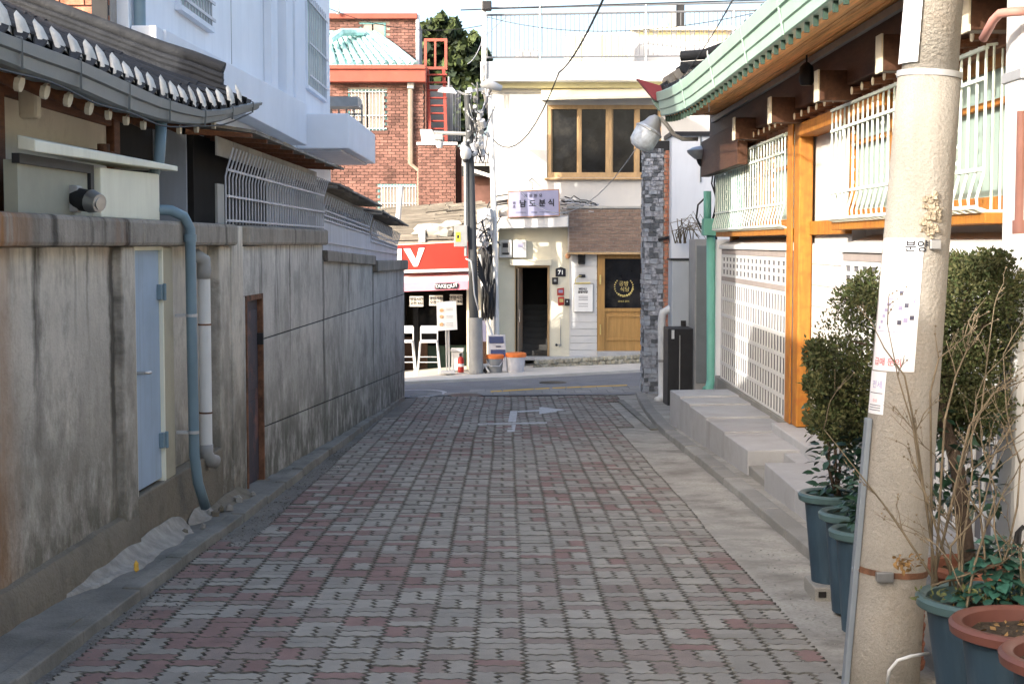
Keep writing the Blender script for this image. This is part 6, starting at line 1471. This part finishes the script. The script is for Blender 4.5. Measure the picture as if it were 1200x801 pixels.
def poster(name, label, a0, a1, z0, z1):
    t = thing(name, label, 'poster', pp(z0) + Vector((-.1, -.12, 0)))
    part(MB().sheet(onpole(a0, a1, z0, z1, .0025)).sheet(onpole(a0, a1, z0, z1, .001)), 'sheet', m_paper, t, smooth='all'); return t
def wrapprint(par, a0, a1, z0, z1, mat, nm='print'):
    part(MB().sheet(onpole(a0, a1, z0, z1, .0035, 5)), nm, mat, par)
def wraptext(s, size, a, z, mat, par, bold=0):
    o = words(s, size, (0, 0, 0), mat, par, depth=.0, bold=bold); o.rotation_euler = (0, 0, 0); o.location = (0, 0, 0)
    for v in o.data.vertices:
        x, y = v.co.x, v.co.y; zz = z + y; aa = a + x / prd(zz); p = pp(zz) + Vector((math.cos(aa) * (prd(zz) + .0042), math.sin(aa) * (prd(zz) + .0042), 0)); v.co = p - ORG[par]
m_inkl = M('lavender_print', (.42, .38, .58), .8, .2, 20, 0); m_inkr = M('red_print', (.60, .16, .18), .8, .2, 20, 0)
p1 = poster('paper_poster', 'large white property notice wrapped round the leaning pole', D(-176), D(-92), 1.08, 1.62)
wraptext('분양', .05, D(-104), 1.585, m_ink, p1, .001)
wrapprint(p1, D(-160), D(-96), 1.50, 1.503, m_inkl); 
for k in range(6): wrapprint(p1, D(-165 + k * 4), D(-160 + k * 5), 1.25 + k * .024, 1.262 + k * .024, m_inkl)
for k in range(7): wrapprint(p1, D(-126 + (k % 3) * 10), D(-119 + (k % 3) * 10), 1.27 + .03 * (k // 3) + .01 * k, 1.288 + .03 * (k // 3) + .01 * k, m_inkl if k % 2 else m_ink2)
wraptext('매매', .022, D(-106), 1.37, m_ink2, p1); wrapprint(p1, D(-170), D(-98), 1.24, 1.2425, m_inkl)
wraptext('급매 문의', .034, D(-140), 1.115, m_inkr, p1, .0005)
p2 = poster('paper_poster', 'small flyer strip below the large notice on the leaning pole', D(-180), D(-138), .90, 1.075)
wraptext('전세', .034, D(-156), 1.02, m_inkl, p2, .0005); wrapprint(p2, D(-176), D(-142), .985, .988, m_ink2); wraptext('010', .018, D(-158), .955, m_inkr, p2)
for k in range(3): wrapprint(p2, D(-174), D(-144), .915 + k * .01, .918 + k * .01, m_ink2)
p3 = poster('paper_poster', 'white plastic strip on the upper left of the leaning pole', D(-185), D(-128), 2.33, 3.4)
wraptext('임대', .03, D(-152), 2.55, m_ink2, p3)
# metal strip running up the left side of the pole
st_ = thing('cable_guard', 'thin grey metal cable guard along the left side of the leaning pole', 'cable guard', PB + Vector((-.17, -.02, 0)))
part(MB().bar(pp(-.3) + Vector((-.160, -.03, 0)), pp(.88) + Vector((-.148, -.03, 0)), .024, .05), 'channel', M('blue_grey_guard', (.20, .23, .26), .5, .1, 4, .05), st_, bevel=.004)
part(MB().tube([pp(.25) + Vector((-.165, -.03, 0)), pp(.25) + Vector((-.14, -.05, 0))], .012, 6), 'clip', m_steel, st_)
q = thing('white_hose', 'thin white hose curving out from behind the pole base', 'hose', (1.55, 5.6, -.2))
part(MB().tube([at(1040, 800, 5.75), at(1042, 785, 5.72), at(1052, 773, 5.7), at(1068, 768, 5.7), at(1088, 765, 5.8)], .007, 6), 'hose', m_wpipe, q, smooth='all')

# ---------------------------------------------------------------- white duct post with terracotta pipe
dp = thing('white_duct_post', 'thick white square-shouldered duct post at the right edge behind the pots', 'duct', (2.45, 7.3, -.3))
part(MB().box(2.42, 2.70, 7.15, 7.42, -.4, 6), 'post', m_white, dp, bevel=.03)
part(MB().box(2.41, 2.71, 7.14, 7.43, 2.38, 2.43), 'strap', m_galv, dp, bevel=.004)
part(MB().box(2.45, 2.72, 7.02, 7.14, 2.10, 2.75), 'meter_box', m_grgr, dp, bevel=.03)
q = thing('terracotta_pipe', 'salmon-pink plastic pipe clipped to the white duct post', 'pipe', (2.5, 7.0, 1.4))
mp = M('salmon_pipe', (.48, .24, .20), .5, .1, 5, .05)
part(MB().tube([at(1152, 46, 7.3), at(1164, 24, 7.2), at(1172, 16, 7.1), at(1185, 14, 7.05), at(1203, 13, 7.0)], .022, 10), 'pipe', mp, q, smooth='all')
part(MB().tube([at(1197, 130, 6.95), at(1194, 262, 6.95)], .020, 10), 'pipe', mp, q, smooth=True); part(MB().tube([at(1194, 258, 6.95), at(1194, 274, 6.95)], .030, 10), 'socket', mp, q, smooth=True)
q = thing('hanging_cable', 'loop of black cable low on the white duct post', 'cable', (2.5, 7.0, .2)); part(MB().tube([at(1200, 616, 7.0), at(1192, 624, 7.0), at(1187, 650, 7.0), at(1190, 680, 7.0), at(1203, 696, 7.0)], .011, 6), 'cable', m_cable, q, smooth='all'); part(MB().tube([at(1196, 618, 6.98), at(1193, 650, 6.98), at(1200, 690, 6.98)], .008, 6), 'cable', m_cable, q, smooth='all')

# ---------------------------------------------------------------- pots
def pot(name, label, c, r, h, body, rim, square=False, rimw=.03, taper=.78, n=36):
    t = thing(name, label, 'plant pot', c)
    part(MB().lathe([(r * taper, .0), (r * taper, .01), (r * .97, h - .05), (r * .97, h - .012)], c, n, top=False), 'pot_body', body, t, smooth=True)
    part(MB().lathe([(r * .965, h - .055), (r + .012, h - .05), (r + rimw, h - .04), (r + rimw + .004, h - .012), (r + rimw - .008, h), (r + .004, h), (r - .008, h - .01), (r - .012, h - .07)], c, n, top=False, bot=False), 'rim', rim, t, smooth=True)
    rows = []; mb = MB(); mb.v.append((c[0], c[1], c[2] + h - .05)); rg = [.3, .6, .85, 1]
    for q in rg:
        for k in range(18):
            a = 2 * math.pi * k / 18; mb.v.append((c[0] + (r - .01) * q * math.cos(a), c[1] + (r - .01) * q * math.sin(a), c[2] + h - .055 + R.uniform(-.01, .012)))
    for k in range(18): mb.f.append((0, 1 + k, 1 + (k + 1) % 18)); mb.m.append(0)
    for j in range(3):
        for k in range(18): a = 1 + j * 18 + k; b = 1 + j * 18 + (k + 1) % 18; mb.f.append((a, a + 18, b + 18, b)); mb.m.append(0)
    part(mb, 'soil', m_soil, t, smooth=True)
    mb = MB()
    for k in range(70):
        a = R.uniform(0, 6.28); q = r * R.random() ** .5 * .9; p = Vector((c[0] + q * math.cos(a), c[1] + q * math.sin(a), c[2] + h - .045)); s = R.uniform(.008, .02); d = Vector((R.gauss(0, 1), R.gauss(0, 1), R.gauss(0, .4))).normalized() * s; e = d.cross(Vector((R.gauss(0, .3), R.gauss(0, .3), 1))).normalized() * s * .5
        mb.add([p - d, p + e, p + d, p - e], [(0, 1, 2, 3)], 0)
    part(mb, 'leaf_litter', m_dry, t, kind='stuff')
    return t
gp = lambda x, y: fall(x, y) + .05
def P3(x, y, dz=0): return Vector((x, y, gp(x, y) + dz))
pa = pot('plant_pot', 'tall blue plastic pot, farthest left of the three narrow pots, raised on a grey block', P3(1.765, 8.15, .01), .155, .50, m_bluepot, m_tealrim, taper=.70)
pb = pot('plant_pot', 'tall blue plastic pot in the middle of the three narrow pots', P3(1.765, 7.62, -.04), .15, .52, m_bluepot, m_tealrim, taper=.72)
pc = pot('plant_pot', 'tall blue plastic pot half hidden by the pole, nearest of the three narrow pots', P3(1.71, 7.16, -.04), .14, .50, m_bluepot, m_tealrim, taper=.74)
q = thing('paving_block', 'grey concrete block under the tall blue pot', 'block', P3(1.87, 8.1)); part(MB().box(1.64, 1.87, 7.98, 8.28, gp(1.8, 8) - .07, gp(1.8, 8) + .012), 'block', m_kerb, q, bevel=.008); part(MB().box(1.66, 1.70, 7.97, 7.98, gp(1.8, 8) - .04, gp(1.8, 8) - .01), 'slot', m_dark, q)
q = thing('paving_block', 'grey concrete block on the kerb beside the middle pot', 'block', P3(1.82, 7.5)); part(MB().box(1.76, 1.92, 7.3, 7.45, gp(1.8, 7.4) - .06, gp(1.8, 7.4) - .0), 'block', m_kerb, q, bevel=.008); part(MB().box(1.77, 1.80, 7.29, 7.3, gp(1.8, 8) - .03, gp(1.8, 8) - .01), 'slot', m_dark, q)
pd_ = pot('plant_pot', 'wide blue pot with teal rim holding bare shrub and green leaves', P3(1.815, 5.62, .0), .235, .435, m_bluepot, m_tealrim, taper=.74)
pe = pot('plant_pot', 'wide blue pot with terracotta rim, bare soil, in front of the teal-rimmed pot', P3(1.78, 5.08, .0), .225, .45, m_bluepot, m_rim, rimw=.035, taper=.76)
pf = pot('plant_pot', 'terracotta-rimmed pot cut by the bottom right corner of the view', P3(1.78, 4.58, .0), .215, .46, m_bluepot, m_rim, rimw=.035, taper=.76)
tp = thing('terracotta_pot_stack', 'stack of nested brown clay pots behind the leaning pole', 'pots', P3(1.66, 6.10)); c = P3(1.62, 6.28)
for k in range(9): part(MB().lathe([(.12, 0), (.135, .004), (.14, .03), (.125, .034)], c + Vector((R.uniform(-.004, .004), 0, k * .04)), 22), 'clay_pot', m_terra, tp, smooth=True)
q = thing('rubble_patch', 'broken asphalt edge and grit beside the pots', 'rubble', P3(1.75, 7.0))
mb = MB()
for k in range(160):
    y = R.uniform(6.1, 9.6); x = PRx(y) + R.uniform(-.05, .33); mb.blob((x, y, fall(x, y) + .0), R.choice((.003, .004, .006)), 5, j=.4, sc=(1.2, 1, .6))
part(mb, 'grit', m_kerb, q, kind='stuff')
mb = MB()
for k in range(900):
    y = R.uniform(5.8, 17); x = lerp(KX(y), PLx(y) + .1, R.random() ** .8); mb.blob((x, y, fall(x, y) - .004), R.choice((.003, .004, .006, .009)), 5, j=.4, sc=(1.2, 1, .6))
q = part(mb, 'gravel', m_rough, label='loose grit along the left gutter', kind='stuff', cat='gravel') if True else None

# ---------------------------------------------------------------- conifer shrub behind the pole
js = thing('conifer_shrub', 'large clipped evergreen shrub with sunlit yellow-green top behind the leaning pole', 'shrub', P3(2.05, 7.0))
pc2 = pot('plant_pot', 'brown clay pot hidden below the evergreen shrub', P3(2.12, 6.75), .20, .36, m_terra, m_terra, taper=.75)
tk = [P3(2.12, 6.85, .3), Vector((2.09, 6.95, .55)), Vector((2.04, 7.05, .8)), Vector((2.02, 7.1, 1.1))]
part(MB().tube(tk, [.04, .034, .028, .016], 10), 'trunk', m_bark, js, smooth='all')
clumps = []
Yj = 7.0
for (u, v, ru, rv) in ((1000, 400, 45, 55), (985, 440, 38, 45), (1005, 355, 32, 30), (1020, 340, 25, 24), (975, 470, 26, 35), (1010, 450, 45, 50), (1040, 420, 50, 70), (1070, 380, 50, 60), (1105, 370, 45, 55), (1140, 350, 38, 42), (1160, 380, 35, 60), (1150, 430, 45, 50), (1110, 330, 40, 28), (1145, 320, 30, 18), (1100, 440, 50, 50), (1180, 360, 30, 50), (1172, 340, 30, 35), (958, 415, 16, 18), (955, 450, 12, 14), (1000, 495, 28, 22), (1160, 478, 40, 26), (1120, 485, 40, 25), (1110, 400, 40, 50), (1135, 440, 40, 50), (1085, 440, 30, 60), (1150, 400, 35, 50), (1000, 470, 40, 40), (975, 430, 30, 40), (1130, 500, 40, 25), (1095, 350, 30, 40), (1090, 480, 35, 40), (1120, 450, 40, 40), (1060, 460, 40, 50), (1150, 480, 30, 30), (1020, 490, 35, 30), (965, 490, 22, 22), (985, 510, 25, 15), (1100, 400, 35, 50), (1125, 308, 35, 14), (1160, 305, 25, 14), (1100, 320, 25, 25), (1140, 400, 40, 60), (1110, 460, 35, 50)):
    c = at(u, v, Yj + R.uniform(-.22, .40)); clumps.append((c, (ru / F * Yj * 1.05, .18, rv / F * Yj * 1.05)))
mb = MB()
for _ in range(70000):     # little scale-leaf sprays
    c, r = R.choice(clumps); d = Vector((R.gauss(0, 1), R.gauss(0, 1), R.gauss(0, 1))).normalized() * (R.random() ** .38)
    nn_ = mn.noise(Vector((c.x * 3 + d.x * 2.2, d.y * 2, c.z * 3 + d.z * 2.2)))
    if nn_ < -.22 and R.random() < .8: continue
    if R.random() < .05: d *= R.uniform(1.1, 1.35)
    p = Vector(c) + Vector((d.x * r[0], d.y * r[1], d.z * r[2])); s = R.uniform(.012, .026); o = (Vector((d.x, d.y, d.z)) + Vector((R.gauss(0, .5), R.gauss(0, .5), R.gauss(0, .5) + .3))).normalized()
    b = o.cross(Vector((R.gauss(0, 1), R.gauss(0, 1), R.gauss(0, 1)))).normalized() * s * .28
    mb.add([p - o * s * .5, p + b, p + o * s * .6, p - b], [(0, 1, 2, 3)], 0 if R.random() < .6 else 1)
part(mb, 'foliage', [m_jun, M('conifer_mid', (.05, .068, .022), .75, .4, 5, 0)], js)
for k in range(16):
    c, r = clumps[k % len(clumps)]; part(MB().tube([tk[2 if k % 2 else 3], (tk[3] + c) / 2 + Vector((0, 0, -.03)), c], [.016, .01, .004], 5), 'branch', m_bark, js, smooth='all')

# ---------------------------------------------------------------- leafy evergreens
def leafmesh(nm, mat, L, W, fold=.25, cup=.12):
    mb = MB(); n = 4; rows = []
    for i in range(n + 1):
        t = i / n; w = W * math.sin(math.pi * (t ** .8)) * .5 + (.0005 if i in (0, n) else 0); z = -cup * L * t * t
        rows.append([(-w, t * L, z + fold * w), (0, t * L, z), (w, t * L, z + fold * w)])
    mb.sheet(rows); return mesh(mb, nm, mat, smooth='all')
def leafjoin(mb, me, p, q, s):
    mt = q.to_matrix(); o = len(mb.v)
    for v in me.vertices: mb.v.append(tuple(Vector(p) + mt @ (v.co * s)))
    for f in me.polygons: mb.f.append(tuple(o + i for i in f.vertices)); mb.m.append(0)
lf = leafmesh('leaf', m_leaf, .06, .032)
def rq(d, roll=.8):
    d = Vector(d).normalized(); q = d.to_track_quat('Y', 'Z'); return q @ Matrix.Rotation(R.uniform(-roll, roll), 3, 'Y').to_quaternion()
cm = thing('camellia_shrub', 'glossy dark broad-leaved shrub in the three narrow blue pots', 'shrub', P3(1.88, 7.6))
stems = []
mb = MB(); ct = 0
for (x, y, z0_) in ((1.80, 8.15, .2), (1.79, 7.62, .2), (1.75, 7.16, .18)):
    for k in range(4):
        tx = x + R.uniform(-.10, .14); ty = y + R.uniform(-.1, .1); pts = [Vector((x, y, -.30 + .48)), Vector((lerp(x, tx, .5), lerp(y, ty, .5), .45)), Vector((tx, ty, R.uniform(.62, .92)))]
        pts = [Vector((x + R.uniform(-.02, .02), y, .13)), Vector((lerp(x, tx, .5) + R.uniform(-.02, .02), lerp(y, ty, .5), .36)), Vector((tx, ty, R.uniform(.6, .85)))]
        part(MB().tube(pts, [.011, .008, .004], 6), 'stem', m_bark, cm, smooth='all'); stems.append(pts)
for pts in stems:
    for k in range(80):
        t = R.uniform(.05, 1); p = (pts[0].lerp(pts[1], t * 2) if t < .5 else pts[1].lerp(pts[2], t * 2 - 1)); a = R.uniform(0, 6.28); o = Vector((math.cos(a), math.sin(a), R.uniform(-.3, .5))) 
        b = p + o * R.uniform(.02, .11); leafjoin(mb, lf, b, rq(o + Vector((0, 0, R.uniform(-.8, .3)))), R.uniform(.7, 1.2))
part(mb, 'foliage', m_leaf, cm, smooth='all')
mb = MB()
for k in range(260):    # broad leaves below the evergreen at right
    c = at(R.uniform(1085, 1172), R.uniform(480, 600), 7.0 + R.uniform(-.2, .3)); 
    if R.random() < .8: leafjoin(mb, lf, c, rq((R.gauss(0, 1), R.gauss(0, 1), R.uniform(-1, .3))), R.uniform(.8, 1.4))
part(mb, 'lower_leaves', m_leaf, js, smooth='all')
# hydrangea-like green plant in the wide pot: every leaf a piece
gp_ = thing('leafy_green_plant', 'low bluish-green leafy plant in the teal-rimmed pot', 'plant', P3(1.86, 5.65, .4))
l2f = leafmesh('leaf', m_leaf2, .055, .042, .2, .2); cc_ = Vector((1.845, 5.60, .21))
for k in range(9):
    a = k * .7; e = cc_ + Vector((math.cos(a) * .07, math.sin(a) * .07, R.uniform(.12, .24))); part(MB().tube([cc_ + Vector((0, 0, -.02)), e], [.005, .003], 5), 'stem', m_leaf2, gp_)
for k in range(240):
    a = R.uniform(0, 6.28); el = R.uniform(-.1, 1.5); d = Vector((math.cos(a) * math.cos(el), math.sin(a) * math.cos(el), math.sin(el))); r = R.uniform(.6, 1.0)
    p = cc_ + Vector((d.x * .15 * r, d.y * .15 * r, .01 + d.z * .26 * r)); o = inst(l2f, 'leaf', gp_, p, None, None); o.rotation_mode = 'QUATERNION'; o.rotation_quaternion = rq(Vector((d.x, d.y, -.25 + d.z * .3)), .5); s = R.uniform(.9, 1.45); o.scale = (s, s, s)
# bare twiggy shrub
bt = thing('bare_shrub', 'leafless pale twiggy shrub growing in the teal-rimmed pot in front of the evergreen', 'shrub', P3(1.75, 5.6, .4))
def branch(p, d, L, r, depth, out):
    n = 4; pts = [Vector(p)]; dd = Vector(d).normalized()
    for i in range(n):
        dd = (dd + Vector((R.gauss(0, .14), R.gauss(0, .10), R.gauss(.03, .10)))).normalized(); pts.append(pts[-1] + dd * L / n)
    out.tube(pts, [lerp(r, r * .5, i / n) for i in range(n + 1)], 5)
    if depth:
        for k in range(R.choice((2, 3, 3))):
            i = R.randint(1, n); a = R.uniform(0, 6.28); nd = (dd + Vector((math.cos(a) * .9, math.sin(a) * .5, R.uniform(-.15, .5)))).normalized(); branch(pts[i], nd, L * R.uniform(.4, .68), r * .55, depth - 1, out)
        
    else:
        for q in pts[1:]: 
            if R.random() < .35: out.blob(q, .0045, 5)
trunks = [((1.70, 5.55), (-.12, 0, 1), .55), ((1.74, 5.62), (-.02, .05, 1), .62), ((1.79, 5.58), (.05, 0, 1), .6), ((1.72, 5.66), (-.2, -.05, 1), .5), ((1.85, 5.66), (.10, .0, 1), .66), ((1.93, 5.6), (.16, -.1, 1), .5), ((1.88, 5.5), (.02, -.1, 1), .35)]
for (x, y), d, L in trunks:
    mb = MB(); branch((x, y, .13), d, L, .0065, 3, mb); part(mb, 'branch', m_twig, bt, smooth='all')
# long twigs crossing the pole
for (a, b, c) in (((1070, 640, 5.75), (1035, 590, 5.7), (965, 502, 5.65)), ((1085, 600, 5.6), (1070, 500, 5.6), (1040, 380, 5.6)), ((1080, 540, 5.6), (1060, 440, 5.62), (1020, 375, 5.6)), ((1120, 560, 5.7), (1150, 480, 5.7), (1165, 360, 5.7)), ((1100, 520, 5.6), (1120, 440, 5.6), (1140, 385, 5.6)), ((1120, 520, 5.7), (1165, 460, 5.7), (1215, 440, 5.6)), ((1095, 660, 5.6), (1150, 600, 5.5), (1180, 520, 5.5)), ((1180, 680, 5.5), (1165, 620, 5.5), (1160, 560, 5.5)), ((1085, 480, 5.65), (1100, 420, 5.65), (1130, 395, 5.65))):
    pts = [at(*a), at(*b), at(*c)]; pts = [at(R.uniform(1085, 1120), 686, 5.62), pts[0].lerp(pts[1], .35)] + pts[1:]; pts = [pts[0], pts[1], pts[2], (pts[2] + pts[3]) / 2 + Vector((R.uniform(-.015, .015), 0, .0)), pts[3]] if True else [pts[0], (pts[0] + pts[1]) / 2 + Vector((R.uniform(-.01, .01), 0, .01)), pts[1], (pts[1] + pts[2]) / 2 + Vector((R.uniform(-.015, .015), 0, .0)), pts[2]]
    mb = MB().tube(pts, [.0055, .0045, .0036, .0026, .0014], 5)
    for j in range(4): 
        i = R.randint(1, 4); branch(pts[i], (pts[min(4, i + 1)] - pts[i - 1]).normalized() + Vector((R.uniform(-.9, .9), R.uniform(-.3, .3), R.uniform(-.1, .5))), R.uniform(.06, .16), .0026, 1, mb)
    part(mb, 'twig', m_twig, bt, smooth='all')
mb = MB()
for k in range(60): 
    p = at(R.gauss(1062, 9), R.gauss(660, 5), 5.75 + R.uniform(-.05, .05)); leafjoin(mb, lf, p, rq((R.gauss(0, 1), R.gauss(0, 1), R.gauss(0, 1))), R.uniform(.3, .55))
part(mb, 'dead_leaves', m_dry, bt)
mb = MB()
for k in range(90):
    p = at(R.uniform(1070, 1200), R.uniform(690, 706), 5.5 + R.uniform(-.1, .15)); leafjoin(mb, lf, p, rq((R.gauss(0, 1), R.gauss(0, 1), abs(R.gauss(0, 1)))), R.uniform(.25, .5))
part(mb, 'low_growth', M('mossy_leaf', (.09, .10, .035), .8, .5, 20, 0), gp_)
# thin wiry creeper over the yard wall at the far right
q = thing('bare_creeper', 'leafless wiry creeper arching over the yard wall by the blue-white building', 'creeper', at(800, 280, 24))
mb = MB()
for k in range(16):
    u0 = R.uniform(786, 812); pts = [at(u0, 285, 24.3), at(u0 + R.uniform(-6, 6), R.uniform(255, 275), 24.3), at(u0 + R.uniform(8, 18), R.uniform(246, 275), 24.2), at(u0 + R.uniform(18, 30), R.uniform(262, 284), 24.2)]
    mb = MB().tube(pts, [.010, .008, .006, .004], 5); part(mb, 'stem', m_twig, q, smooth='all')
# grass tuft / dirt at the right kerb far end
q = thing('drain_strip', None, None, onG(735, 485)); setp(q, kind='structure')
part(MB().bar(onG(727, 469) + Vector((0, 0, .002)), onG(767, 503) + Vector((0, 0, .002)), .10, .02), 'channel', m_ledge, q)
